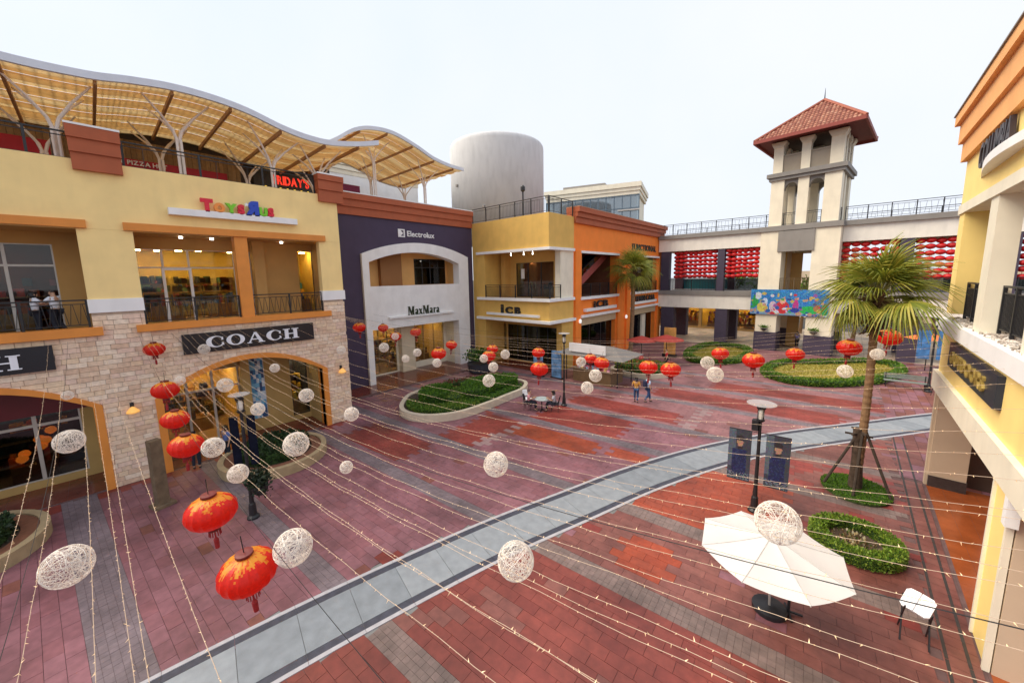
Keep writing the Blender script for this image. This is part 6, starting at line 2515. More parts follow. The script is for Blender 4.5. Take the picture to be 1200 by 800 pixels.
for k in range(8):
    mb = MB()
    mb.tube([apx + Vector((0, 0, 0.006))] + [apx.lerp(rim[k], f) + Vector((0, 0, 0.008 - 0.03 * math.sin(math.pi * f))) for f in (0.25, 0.5, 0.75)] + [rim[k] + Vector((0, 0, 0.006))], 0.006, 5)
    part("seam", mb, mat("canvas_seam", (0.55, 0.54, 0.52), 0.8), t)


def chair_mesh_parts(label, x, y, rz, seatm, legm, h=0.46, group=None, name="chair", scale=1.0):
    t = thing(name, label, "chair", (x, y, 0.008), group, rz)
    t.scale = (scale,) * 3
    mb = MB()
    mb.prism([(-0.22, -0.2), (-0.19, -0.23), (0.19, -0.23), (0.22, -0.2), (0.21, 0.2), (0.17, 0.23), (-0.17, 0.23), (-0.21, 0.2)], 'z', h - 0.03, h + 0.015)
    lpart("seat", mb, seatm, t)
    mb = MB()
    P = []
    for i in range(6):
        q = i / 5
        P.append((q, 0.22 + 0.10 * q, h + 0.12 + 0.36 * q))
    vs_ = []
    for q, yy, zz in P:
        for xx in (-0.2, -0.1, 0, 0.1, 0.2):
            vs_.append((xx * (1 - 0.1 * q), yy - 0.05 * (abs(xx) / 0.2) ** 2, zz))
    n = len(vs_)
    vs_ += [(a, b_ + 0.025, c) for a, b_, c in vs_]
    F = []
    for i in range(5):
        for j in range(4):
            a = i * 5 + j
            F += [(a, a + 1, a + 6, a + 5), (n + a + 5, n + a + 6, n + a + 1, n + a)]
    for j in range(4):
        F += [(j, n + j, n + j + 1, j + 1), (25 + j, 26 + j, n + 26 + j, n + 25 + j)]
    mb.add(vs_, F)
    lpart("backrest", mb, seatm, t, smooth=True)
    for sx in (-1, 1):
        for sy in (-1, 1):
            mb = MB()
            mb.tube([(0.17 * sx, 0.17 * sy, h - 0.03), (0.2 * sx, 0.21 * sy, 0.0)], 0.014, 6)
            lpart("leg", mb, legm, t)
        mb = MB()
        mb.tube([(0.19 * sx, 0.2, h - 0.02), (0.19 * sx, 0.27, h + 0.3)], 0.012, 6)
        lpart("back_post", mb, legm, t)
    return t


def cafe_table(label, x, y, r, topm, legm, h=0.74):
    t = thing("cafe_table", label, "table", (x, y, 0.008))
    mb = MB()
    mb.lathe((0, 0, h - 0.03), [(r - 0.01, 0), (r, 0.01), (r, 0.025), (r - 0.01, 0.035)], 24)
    lpart("table_top", mb, topm, t)
    mb = MB()
    mb.tube([(0, 0, 0.04), (0, 0, h - 0.03)], 0.03, 8)
    lpart("column", mb, legm, t)
    for k in range(4):
        a = R(90 * k + 20)
        mb = MB()
        mb.bar((0, 0, 0.05), (r * 0.7 * math.cos(a), r * 0.7 * math.sin(a), 0.02), 0.04, 0.03)
        lpart("leg", mb, legm, t)
    return t


DKW = mat("dark_wicker", (0.025, 0.022, 0.03), 0.6, 0.3, 30)
cafe_table("dark round table half hidden under the white parasol", UX + 0.35, UY + 0.9, 0.4, mat("dark_table_top", (0.05, 0.045, 0.05), 0.3), BLACKM)
t = thing("folding_stool", "white padded folding stool on dark crossed legs near the trench drains", "stool", (1.6, 11.2, 0.008))
for sg, nm in ((-1, "seat"), (1, "seat")):
    mb = MB()
    w2 = 0.23
    cx_ = 1.6 + sg * 0.15
    pp_ = [(0.0, -w2), (0.17, -w2), (0.23, -w2 + 0.06), (0.23, w2 - 0.06), (0.17, w2), (0.0, w2)]
    M = Matrix.Translation((1.6, 11.2, 0.86)) @ Matrix.Rotation(R(-24), 4, 'Z') @ Matrix.Rotation(R(34), 4, 'X') @ Matrix.Rotation(R(9 * sg), 4, 'Y')
    P = [M @ Vector((0.005 * sg + sg * u, v, z)) for z in (-0.03, 0.03) for u, v in pp_]
    n = 6
    F = [tuple(range(n))[::-1], tuple(range(n, 2 * n))] + [(i, (i + 1) % n, n + (i + 1) % n, n + i) for i in range(n)]
    mb.add(P, F if sg > 0 else [f[::-1] for f in F])
    part(nm, mb, mat("white_padded_vinyl", (0.82, 0.82, 0.85), 0.4, 0.03), t)
for sg in (-1, 1):
    for a0, a1 in ((-0.22, 0.24), (0.22, -0.24)):
        mb = MB()
        mb.tube([(1.6 + 0.2 * sg, 11.2 + a0, 0.83), (1.6 + 0.22 * sg, 11.2 + a1, 0.0)], 0.016, 6)
        part("leg", mb, BLACKM, t)

# ------------------------------------------------------------------ kiosk
k_ = thing("market_kiosk", "brown counter kiosk with flat grey awning and white sign board before the orange shop", "kiosk", (-14, 25.2, 0))
mb = MB()
mb.box(-15.6, -12.4, 24.3, 24.5, 0, 1.0)
mb.box(-15.6, -15.4, 24.5, 26.2, 0, 1.0)
mb.box(-12.6, -12.4, 24.5, 26.2, 0, 1.0)
part("counter", mb, mat("brown_counter", (0.17, 0.10, 0.045), 0.6, 0.15, 4), k_)
mb = MB()
mb.box(-15.7, -12.3, 24.2, 24.75, 1.0, 1.06)
part("counter_top", mb, mat("counter_top", (0.4, 0.3, 0.2), 0.4), k_)
for x in (-16.2, -11.9):
    for y in (24.3, 26.6):
        mb = MB()
        mb.tube([(x, y, 0), (x, y, 2.3)], 0.04, 6)
        part("awning_post", mb, BLACKM, k_)
mb = MB()
ar = [Vector((-17.0, 23.7, 2.1)), Vector((-11.2, 23.7, 2.1)), Vector((-11.2, 27.2, 2.1)), Vector((-17.0, 27.2, 2.1)), Vector((-15.4, 25.4, 2.75)), Vector((-12.8, 25.4, 2.75))]
mb.add(ar, [(0, 1, 5, 4), (1, 2, 5), (2, 3, 4, 5), (3, 0, 4), (3, 2, 1, 0)])
part("awning", mb, mat("grey_awning_cloth", (0.19, 0.175, 0.165), 0.8, 0.08, 3), k_)
mb = MB()
mb.box(-15.75, -12.7, 23.95, 24.02, 2.35, 3.0)
part("sign_board", mb, WHITEP, k_)
mb = MB()
gk = random.Random(8)
for i in range(26):
    mb.cur = gk.choice([(0.8, 0.35, 0.5), (0.75, 0.2, 0.3), (0.8, 0.8, 0.8), (0.3, 0.5, 0.7), (0.9, 0.6, 0.2)])
    x, y, g2 = gk.uniform(-15.3, -12.6), gk.uniform(24.3, 24.65), gk.uniform(0.05, 0.13)
    mb.box(x - g2, x + g2, y - g2 * 0.6, y + g2 * 0.6, 1.06, 1.06 + gk.uniform(0.1, 0.3))
part("merchandise", mb, GOODSV, k_, kind="stuff")
t = thing("poster_stand", "tall blue poster stand between the ochre shop and the kiosk", "poster stand", (-16.9, 24.0, 0))
mb = MB()
mb.box(-17.3, -16.4, 23.8, 23.9, 0.1, 2.2)
part("poster_board", mb, mat("blue_poster", (0.12, 0.25, 0.45), 0.5, 0.6, 2.5), t)
mb = MB()
mb.box(-17.4, -16.3, 23.75, 23.99, 0, 0.1)
part("foot", mb, BLACKM, t)
t = thing("poster_stand", "second blue poster stand standing behind the black cafe lamp post", "poster stand", (-15.9, 23.6, 0))
mb = MB()
mb.box(-18.9, -18.0, 23.5, 23.6, 0.1, 2.1)
part("poster_board", mb, mat("blue_poster", (0.12, 0.25, 0.45)), t)
mb = MB()
mb.box(-19.0, -17.9, 23.42, 23.68, 0, 0.1)
part("foot", mb, BLACKM, t)


def parasol_small(label, x, y, r, h, m):
    t = thing("parasol", label, "parasol", (x, y, 0), "red parasols of the far cafe")
    mb = MB()
    V = [Vector((x, y, h + 0.45))] + [Vector((x + r * math.cos(R(45 * k)), y + r * math.sin(R(45 * k)), h)) for k in range(8)]
    mb.add(V, [(0, 1 + k, 1 + (k + 1) % 8) for k in range(8)])
    part("canopy", mb, m, t)
    mb = MB()
    mb.tube([(x, y, 0), (x, y, h + 0.42)], 0.035, 6)
    part("pole", mb, BLACKM, t)
    return t


REDC = mat("red_canvas", (0.34, 0.03, 0.02), 0.7, 0.08, 3)
parasol_small("red parasol of the far cafe, left one by the orange shop's corner", -13.7, 32.6, 1.35, 2.15, REDC)
parasol_small("red parasol of the far cafe, right one nearer the bridge", -11.9, 33.8, 1.5, 2.25, REDC)
for k, (x, y, a) in enumerate(((-13.2, 31.4, 20), (-12.4, 31.9, 120), (-14.5, 31.6, -60))):
    chair_mesh_parts(("red cafe chair in front of the left red parasol", "red cafe chair between the two red parasols", "red cafe chair next to the small palm's trunk")[k], x, y, R(a), mat("red_chair_plastic", (0.45, 0.02, 0.03), 0.4), BLACKM, group="chairs of the far cafe")
cafe_table("small dark table under the left red parasol", -13.7, 32.2, 0.4, DARKF, BLACKM)
t = thing("a_board", "orange and dark advertising board standing behind the red parasols", "advertising board", (-12.6, 37, 0))
mb = MB()
mb.box(-13.3, -12.2, 37, 37.12, 0.3, 2.9)
part("board", mb, mat("orange_poster", (0.6, 0.3, 0.08), 0.5, 0.5, 1.2), t)
mb = MB()
mb.box(-13.4, -12.1, 36.9, 37.25, 0, 0.3)
part("foot", mb, BLACKM, t)
parasol_small("orange red parasol under the far right end of the bridge", 4.9, 44.0, 1.4, 2.6, mat("orange_canvas", (0.7, 0.18, 0.05), 0.7))
# metal bench by the arcade
t = thing("bench", "grey slatted metal bench before the hedged lawn on the far right", "bench", (3.3, 36.6, 0))
for k in range(4):
    mb = MB()
    mb.box(2.2, 4.3, 36.3 + k * 0.13, 36.41 + k * 0.13, 0.43, 0.46)
    part("seat_slat", mb, mat("grey_green_metal", (0.2, 0.23, 0.21), 0.5), t)
for k in range(3):
    mb = MB()
    mb.box(2.2, 4.3, 36.82, 36.85, 0.56 + k * 0.12, 0.65 + k * 0.12)
    part("back_slat", mb, MATS["grey_green_metal"], t)
for x in (2.3, 4.2):
    mb = MB()
    mb.bar((x, 36.32, 0), (x, 36.32, 0.43), 0.05)
    mb.bar((x, 36.84, 0), (x, 36.84, 0.9), 0.05)
    mb.bar((x, 36.3, 0.4), (x, 36.86, 0.4), 0.05)
    part("leg", mb, BLACKM, t)
cafe_table("grey cafe table near the far lamp post with blue banners", 5.1, 34.6, 0.4, ALU, BLACKM)
chair_mesh_parts("black cafe chair near the far bench, beside the arcade", 4.6, 35.2, R(200), DKW, BLACKM, group="chairs by the arcade")

# ================================================================== PEOPLE
SKIN = mat("skin", (0.50, 0.29, 0.19), 0.6, 0.04, 4)
HAIR = mat("black_hair", (0.012, 0.010, 0.010), 0.5, 0.2, 20)


def skin_obj(name, verts, edges, radii, m, parent, root=0, sub=2):
    me = bpy.data.meshes.new(name)
    me.from_pydata(verts, edges, [])
    me.materials.append(m)
    o = link(bpy.data.objects.new(name, me), parent)
    sk = o.modifiers.new("skin", 'SKIN')
    if not me.skin_vertices:
        bm = bmesh.new()
        bm.from_mesh(me)
        bm.verts.layers.skin.verify()
        bm.to_mesh(me)
        bm.free()
    for i, r in enumerate(radii):
        sv = me.skin_vertices[0].data[i]
        sv.radius = (r, r) if not hasattr(r, '__len__') else r
        sv.use_root = (i == root)
    sk.use_smooth_shade = True
    ss = o.modifiers.new("smooth", 'SUBSURF')
    ss.levels = sub
    ss.render_levels = sub
    return o


def person(label, x, y, z, rz, pose, shirt, trousers, hair_long=False, scale=1.0, group=None, bag=None):
    """pose: dict of joints, local frame: +Y is forward, +X is the figure's right"""
    J = dict(pel=(0, 0, 0.94), wai=(0, 0, 1.08), che=(0, 0.01, 1.30), nek=(0, 0.0, 1.46), hed=(0, 0.02, 1.57), top=(0, 0.015, 1.66),
             shL=(-0.175, 0, 1.39), shR=(0.175, 0, 1.39), elL=(-0.235, -0.02, 1.12), elR=(0.235, -0.02, 1.12), wrL=(-0.24, 0.06, 0.88), wrR=(0.24, 0.06, 0.88),
             hiL=(-0.09, 0, 0.90), hiR=(0.09, 0, 0.90), knL=(-0.10, 0.02, 0.50), knR=(0.10, 0.02, 0.50), anL=(-0.10, -0.02, 0.09), anR=(0.10, -0.02, 0.09))
    J.update(pose)
    t = thing("person", label, "person", (x, y, z), group, rz)
    t.scale = (scale,) * 3
    V = {k: Vector(v) for k, v in J.items()}
    names = ['pel', 'wai', 'che', 'nek', 'hed', 'top', 'shL', 'elL', 'wrL', 'shR', 'elR', 'wrR', 'hiL', 'knL', 'anL', 'hiR', 'knR', 'anR']
    rad = [(0.14, 0.1), (0.125, 0.085), (0.15, 0.1), 0.052, (0.078, 0.092), (0.06, 0.07), 0.062, 0.042, 0.028, 0.062, 0.042, 0.028, 0.085, 0.056, 0.04, 0.085, 0.056, 0.04]
    E = [(0, 1), (1, 2), (2, 3), (3, 4), (4, 5), (2, 6), (6, 7), (7, 8), (2, 9), (9, 10), (10, 11), (0, 12), (12, 13), (13, 14), (0, 15), (15, 16), (16, 17)]
    vs_ = [V[n] for n in names]
    for s_, el, wr, ank, kn in (('L', 7, 8, 14, 13), ('R', 10, 11, 17, 16)):
        d = (vs_[wr] - vs_[el]).normalized()
        palm = vs_[wr] + d * 0.06
        i0 = len(vs_)
        vs_.append(palm)
        rad.append((0.03, 0.018))
        E.append((wr, i0))
        side = d.cross(Vector((0, 1, 0.3))).normalized()
        bend = side.cross(d).normalized()
        for k, ln in enumerate((0.055, 0.065, 0.07, 0.06)):
            a = palm + side * (0.024 * (k - 1.5)) + d * 0.03
            vs_.append(a)
            rad.append(0.009)
            E.append((i0, len(vs_) - 1))
            vs_.append(a + d * ln + bend * 0.02)
            rad.append(0.0075)
            E.append((len(vs_) - 2, len(vs_) - 1))
        sgn = 1 if s_ == 'L' else -1
        vs_.append(vs_[wr] + d * 0.035 + side * 0.045 * sgn)
        rad.append(0.0095)
        E.append((wr, len(vs_) - 1))
        vs_.append(vs_[-1] + d * 0.045 + side * 0.01 * sgn)
        rad.append(0.008)
        E.append((len(vs_) - 2, len(vs_) - 1))
    fl_ = len(vs_)
    for ank in (14, 17):
        a = vs_[ank]
        vs_.append(a + Vector((0, 0.15, -0.05)))
        rad.append((0.042, 0.03))
        E.append((ank, len(vs_) - 1))
    # nose
    vs_.append(vs_[4] + Vector((0, 0.105, -0.01)))
    rad.append(0.014)
    E.append((4, len(vs_) - 1))
    skin_obj("body", vs_, E, rad, SKIN, t, 0, 1)
    g = 1.16
    # shirt: torso and upper arms
    sv = [V['pel'] + Vector((0, 0, 0.0)), V['wai'], V['che'], V['che'].lerp(V['nek'], 0.55), V['shL'], V['shL'].lerp(V['elL'], 0.75), V['shR'], V['shR'].lerp(V['elR'], 0.75)]
    skin_obj("shirt", sv, [(0, 1), (1, 2), (2, 3), (2, 4), (4, 5), (2, 6), (6, 7)], [(0.165, 0.122), (0.15, 0.108), (0.172, 0.122), 0.075, 0.08, 0.062, 0.08, 0.062], shirt, t, 0, 1)
    pv_ = [V['pel'], V['hiL'], V['knL'], V['anL'] + Vector((0, 0, 0.04)), V['hiR'], V['knR'], V['anR'] + Vector((0, 0, 0.04))]
    skin_obj("trousers", pv_, [(0, 1), (1, 2), (2, 3), (0, 4), (4, 5), (5, 6)], [(0.155, 0.115), 0.105, 0.075, 0.062, 0.105, 0.075, 0.062], trousers, t, 0, 1)
    for an in ('anL', 'anR'):
        a = V[an]
        skin_obj("shoe", [a + Vector((0, -0.03, -0.035)), a + Vector((0, 0.07, -0.045)), a + Vector((0, 0.17, -0.058))], [(0, 1), (1, 2)], [(0.05, 0.045), (0.052, 0.04), (0.045, 0.028)], BLACKM, t, 0, 1)
    hd, tp = V['hed'], V['top']
    up_ = (tp - hd).normalized()
    hv = [hd + Vector((0, -0.035, 0.02)), hd + Vector((0, -0.015, 0.085))]
    hr = [(0.098, 0.098), (0.088, 0.098)]
    he = [(0, 1)]
    if hair_long:
        hv.append(hd + Vector((0, -0.08, -0.14)))
        hr.append((0.085, 0.05))
        he.append((0, 2))
    skin_obj("hair", hv, he, hr, HAIR, t, 0, 2)
    for sx in (-1, 1):
        mb = MB()
        c = hd + Vector((0.033 * sx, 0.088, 0.02))
        mb.lathe(c + Vector((0, 0, -0.009)), [(0.003, 0), (0.011, 0.009), (0.003, 0.018)], 6)
        lpart("eye", mb, BLACKM, t)
        mb = MB()
        c = hd + Vector((0.085 * sx, -0.005, -0.005))
        mb.lathe(c + Vector((0, 0, -0.025)), [(0.008, 0), (0.016, 0.025), (0.008, 0.05)], 6)
        lpart("ear", mb, SKIN, t)
    mb = MB()
    mb.cbox(hd.x, hd.y + 0.088, hd.z - 0.05, 0.045, 0.012, 0.012)
    lpart("mouth", mb, mat("lip", (0.35, 0.12, 0.10), 0.5), t)
    return t


BLUEJ = mat("blue_jeans", (0.03, 0.075, 0.19), 0.8, 0.12, 8)
NAVYT = mat("navy_trousers", (0.012, 0.016, 0.03), 0.8, 0.1, 8)
WHT = mat("white_shirt", (0.75, 0.78, 0.85), 0.8, 0.05, 6)
LBL = mat("pale_blue_shirt", (0.50, 0.62, 0.80), 0.8, 0.05, 6)
MUS = mat("mustard_jacket", (0.55, 0.27, 0.05), 0.8, 0.08, 6)
STEP = dict(knL=(-0.1, 0.16, 0.52), anL=(-0.1, 0.2, 0.09), knR=(0.1, -0.02, 0.5), anR=(0.1, -0.27, 0.14))
head = -R(math.degrees(math.atan2(-0.3, 1)))
person("person in mustard jacket and blue jeans walking away, left of the pair on the plaza", -9.62, 22.3, 0.0, R(14), dict(knL=(-0.1, 0.03, 0.5), anL=(-0.1, 0.05, 0.09), knR=(0.1, 0.03, 0.5), anR=(0.1, -0.12, 0.1), elL=(-0.27, -0.08, 1.14), elR=(0.27, -0.08, 1.14), wrL=(-0.2, 0.1, 1.0), wrR=(0.2, 0.1, 1.0)), MUS, BLUEJ, True, 0.95)
t2 = person("person in pale blue shirt with dark backpack striding beside the mustard jacket", -9.05, 22.75, 0.0, R(-40), STEP, LBL, NAVYT if False else BLUEJ, False, 1.0)
mb = MB()
mb.prism([(-0.14, 1.02), (0.14, 1.02), (0.13, 1.36), (0.08, 1.42), (-0.08, 1.42), (-0.13, 1.36)], 'y', -0.29, -0.13)
bp_ = mb.mesh("backpack", mat("navy_backpack", (0.02, 0.03, 0.08), 0.7, 0.1, 10))
bpo = link(bpy.data.objects.new("backpack", bp_))
bpo.location = t2.location
bpo.rotation_euler = t2.rotation_euler
tag(bpo, "dark navy backpack worn by the striding person in the pale blue shirt", "backpack")
person("person in white shirt and dark trousers on the balcony, both arms held out", -21.8, -0.98, 6.16, R(150), dict(elL=(-0.22, 0.2, 1.2), wrL=(-0.1, 0.42, 1.28), elR=(0.22, 0.2, 1.2), wrR=(0.1, 0.42, 1.28), knL=(-0.1, 0.05, 0.5), anL=(-0.12, -0.05, 0.09), anR=(0.12, -0.16, 0.09)), WHT, NAVYT, False, 1.0)
person("person in white top with dark trousers sideways behind the balcony railing", -22.0, -1.45, 6.16, R(15), dict(elL=(-0.2, 0.12, 1.15), wrL=(-0.05, 0.34, 1.2), elR=(0.22, 0.15, 1.18), wrR=(0.12, 0.4, 1.25)), WHT, NAVYT, True, 0.97)
SIT = dict(pel=(0, 0, 0.5), wai=(0, 0.0, 0.64), che=(0, 0.02, 0.86), nek=(0, 0.04, 1.02), hed=(0, 0.07, 1.13), top=(0, 0.07, 1.22), shL=(-0.175, 0.02, 0.95), shR=(0.175, 0.02, 0.95), elL=(-0.23, 0.1, 0.72), elR=(0.23, 0.1, 0.72), wrL=(-0.12, 0.33, 0.78), wrR=(0.12, 0.33, 0.78),
           hiL=(-0.09, 0.03, 0.5), hiR=(0.09, 0.03, 0.5), knL=(-0.11, 0.44, 0.5), knR=(0.11, 0.44, 0.5), anL=(-0.11, 0.42, 0.09), anR=(0.11, 0.42, 0.09))
GT = mat("glass_table_top", (0.45, 0.52, 0.52), 0.15)
cafe_table("pale round cafe table between the two seated guests beside the lamp post", -13.35, 17.35, 0.42, GT, BLACKM)
chair_mesh_parts("dark cafe chair of the guest in pink, by the kidney planter", -14.1, 16.95, R(-62 + 180), DKW, BLACKM, group="chairs of the seated guests")
person("person in pink top seated at the pale cafe table by the kidney planter", -14.05, 16.97, 0.0, R(-62), SIT, mat("pink_top", (0.65, 0.3, 0.35), 0.8), NAVYT, False, 1.0)
chair_mesh_parts("dark cafe chair of the guest in grey, beside the lamp post", -12.65, 17.75, R(118 + 180), DKW, BLACKM, group="chairs of the seated guests")
person("person in light grey top seated at the pale cafe table beside the lamp post", -12.7, 17.72, 0.0, R(118), SIT, mat("light_grey_top", (0.5, 0.52, 0.58), 0.8, 0.3, 12), NAVYT, True, 1.0)
chair_mesh_parts("white chair standing between the pink guest and the kidney planter", -14.6, 17.5, R(-100 + 180), WHITEP, ALU)
person("person in pale violet top standing under the gate tower", -3.9, 50.0, 0.0, R(170), {}, mat("violet_top", (0.35, 0.3, 0.6), 0.8), NAVYT, True, 1.0)
person("person in dark clothes standing at the kiosk under the grey awning", -14.6, 25.4, 0.0, R(180), {}, NAVYT, NAVYT, True, 0.97)
person("person in bright red top standing beside the red parasols", -11.3, 32.2, 0.0, R(120), {}, mat("red_top", (0.5, 0.02, 0.03), 0.8), NAVYT, False, 1.0)
person("person in dark coat standing by the round planter at the arch corner", -18.3, 7.35, 0.0, R(60), dict(elL=(-0.25, 0.08, 1.12), wrL=(-0.12, 0.2, 1.0)), NAVYT, NAVYT, True, 0.95) if False else None
person("person in white and dark clothes standing at the arch shop's glass door", -20.6, 2.2, 0.0, R(75), dict(elL=(-0.25, 0.08, 1.12), wrL=(-0.12, 0.25, 1.05)), WHT, NAVYT, True, 1.0)
person("person in blue dress shirt standing near the arch shop's yellow post", -20.5, 3.3, 0.0, R(200), {}, mat("blue_top", (0.1, 0.16, 0.4), 0.8), NAVYT, True, 0.95)

# ================================================================== STRINGS OF LIGHTS, BALLS AND LANTERNS
WIRE = mat("pale_wire", (0.50, 0.37, 0.27), 0.6, 0.1, 10)
BULB = mat("warm_fairy_bulb", (0.9, 0.66, 0.4), 0.4, 0, 1, emit=0.22, ecol=(1, 0.62, 0.3))
BLKW = mat("black_cable", (0.012, 0.012, 0.014), 0.6)
XL, XR = -21.05, 2.5


def cable_z(x, sag, e=6.0):
    return e - sag * (1 - ((x + 9.3) / 11.9) ** 2)


lr = random.Random(77)
strings = [-1.25, -0.95, -0.62, -0.4, -0.18, 0.02, 0.95, 1.12, 1.28, 1.42, 1.56, 1.72, 1.9, 2.1, 2.3, 2.5, 2.75, 3.0, 3.25, 3.5, 3.8, 4.2, 4.7, 5.4, 6.2, 7.2, 8.2]


def add_string(y0, y1, sag, label, group):
    ang = math.atan2(y1 - y0, XR - XL)
    t = thing("light_string", label, "string lights", (XL, y0, 6.0), group)
    pts = []
    n = 60
    for i in range(n + 1):
        x = XL + (XR - XL) * i / n
        pts.append(Vector((x, y0 + (y1 - y0) * i / n, cable_z(x, sag) + 0.012 * math.sin(i * 1.7 + y0 * 9))))
    mb = MB()
    mb.tube(pts, 0.0025, 4, False)
    part("wire", mb, WIRE, t)
    mb = MB()
    s_ = 0.0
    Ltot = sum((pts[i + 1] - pts[i]).length for i in range(n))
    nb = int(Ltot / 0.115)
    for k in range(nb):
        q = (k + lr.random()) / nb * n
        i = min(int(q), n - 1)
        p = pts[i].lerp(pts[i + 1], q - i)
        d = Vector((lr.uniform(-0.5, 0.5), lr.uniform(-1, 1), lr.uniform(-1.2, 0.7))).normalized()
        ln = lr.uniform(0.012, 0.036)
        sd = d.cross(Vector((1, 0.2, 0.1))).normalized() * 0.0045
        u = d.cross(sd).normalized() * 0.0045
        mb.add([p + sd, p - sd * 0.5 + u, p - sd * 0.5 - u, p + d * ln], [(0, 1, 3), (1, 2, 3), (2, 0, 3)])
    part("bulb", mb, BULB, t, kind="stuff")


for k, y0 in enumerate(strings):
    y1 = y0 + 23.6 * (0.012 + 0.020 * max(0, y0)) + lr.uniform(-0.15, 0.15)
    if y0 < 0.5:
        lab = "warm white fairy light string running from the stone pier between the two arches"
    elif y0 < 3.6:
        lab = "warm white fairy light string in the dense fan in front of the right stone arch"
    else:
        lab = "warm white fairy light string in the fan's far part, crossing toward the palm"
    add_string(y0, y1, 1.28 + lr.uniform(-0.1, 0.1), lab, "fairy light strings across the plaza")


for k in range(9):
    y0 = 9.05 + 0.04 * k
    add_string(y0, 13.0 + 1.35 * k + lr.uniform(-0.3, 0.3), 1.2 + lr.uniform(-0.15, 0.1), "thin fairy light string fanning from the stone building's right corner toward the bridge", "fairy light strings across the plaza")


def black_cable(y0, y1, label, sag=1.25, e=6.0, x0=XL, x1=XR, rad=0.003):
    mb = MB()
    pts = []
    for i in range(41):
        x = x0 + (x1 - x0) * i / 40
        pts.append((x, y0 + (y1 - y0) * i / 40, cable_z(x, sag, e)))
    mb.tube(pts, rad, 5)
    return solo("cable", mb, BLKW, label, "cable", (x0, y0, e))


black_cable(1.05, 1.02, "black cable carrying the six red lanterns before the stone building", 1.12)
black_cable(2.0, 3.9, "black cable sagging over the white parasol", rad=0.0045)
black_cable(-0.8, -0.85, "black cable carrying the balls before the first arch", 1.15)
black_cable(9.6, 20.5, "black cable carrying the first row of far red lanterns", 1.1)
black_cable(11.0, 22.2, "black cable carrying the second row of far red lanterns", 1.1)
black_cable(6.6, 14.5, "black cable carrying the far wicker balls", 1.1)

# hanging red lanterns ------------------------------------------------
LAN = vcol_mat("silk_lantern", 0.38, 0.05, 4, 0, trans=0.5)


def lantern_proto(label):
    t = thing("red_lantern", label, "lantern", (0, 0, 0), "red silk lanterns on the cables")
    mb = MB()
    nr, nz = 72, 26
    vs_ = []
    rg = random.Random(5)
    for j in range(nz + 1):
        a = -math.pi / 2 * 0.86 + math.pi * 0.86 * j / nz
        for i in range(nr):
            th = 2 * math.pi * i / nr
            r = 0.33 * math.cos(a) * (1.0 - 0.035 * abs(math.cos(th * 9)))
            vs_.append((r * math.cos(th), r * math.sin(th), 0.25 * math.sin(a)))
    for j in range(nz):
        for i in range(nr):
            a, b_ = j * nr + i, j * nr + (i + 1) % nr
            th = 2 * math.pi * i / nr
            edge = 21.6 - 2.4 * abs(math.sin(th * 3)) - 1.3 * math.cos(th * 9) + rg.uniform(-0.7, 0.7)
            if j > edge:
                mb.cur = (0.90, 0.45, 0.04) if rg.random() < 0.75 else (0.85, 0.16, 0.02)
            elif j > edge - 1.6 and rg.random() < 0.3:
                mb.cur = (0.9, 0.3, 0.03)
            else:
                k2 = rg.uniform(0.92, 1.08)
                mb.cur = (0.80 * k2, 0.028 * k2, 0.012)
            mb.add([vs_[a], vs_[b_], vs_[b_ + nr], vs_[a + nr]], [(0, 1, 2, 3)])
    lpart("shade", mb, LAN, t)
    mb = MB()
    mb.lathe((0, 0, 0.235), [(0.09, 0), (0.1, 0.015), (0.1, 0.045), (0.06, 0.05)], 14)
    lpart("cap", mb, mat("dark_red_cap", (0.14, 0.01, 0.01), 0.5), t)
    mb = MB()
    mb.lathe((0, 0, -0.30), [(0.075, 0), (0.085, 0.015), (0.085, 0.055), (0.06, 0.07)], 14)
    lpart("base_ring", mb, MATS["dark_red_cap"], t)
    mb = MB()
    for i in range(14):
        a = 2 * math.pi * i / 14
        mb.tube([(0.07 * math.cos(a), 0.07 * math.sin(a), -0.3), (0.075 * math.cos(a), 0.075 * math.sin(a), -0.38)], 0.008, 4)
    mb.tube([(0, 0, -0.3), (0, 0, -0.42), (0, 0, -0.46), (0, 0, -0.6)], [0.01, 0.012, 0.035, 0.03], 8)
    lpart("tassel", mb, mat("red_tassel", (0.30, 0.012, 0.015), 0.7, 0.15, 20), t)
    mb = MB()
    mb.tube([(0, 0, 0.28), (0, 0, 0.52)], 0.006, 5)
    lpart("hanger", mb, BLKW, t)
    return t


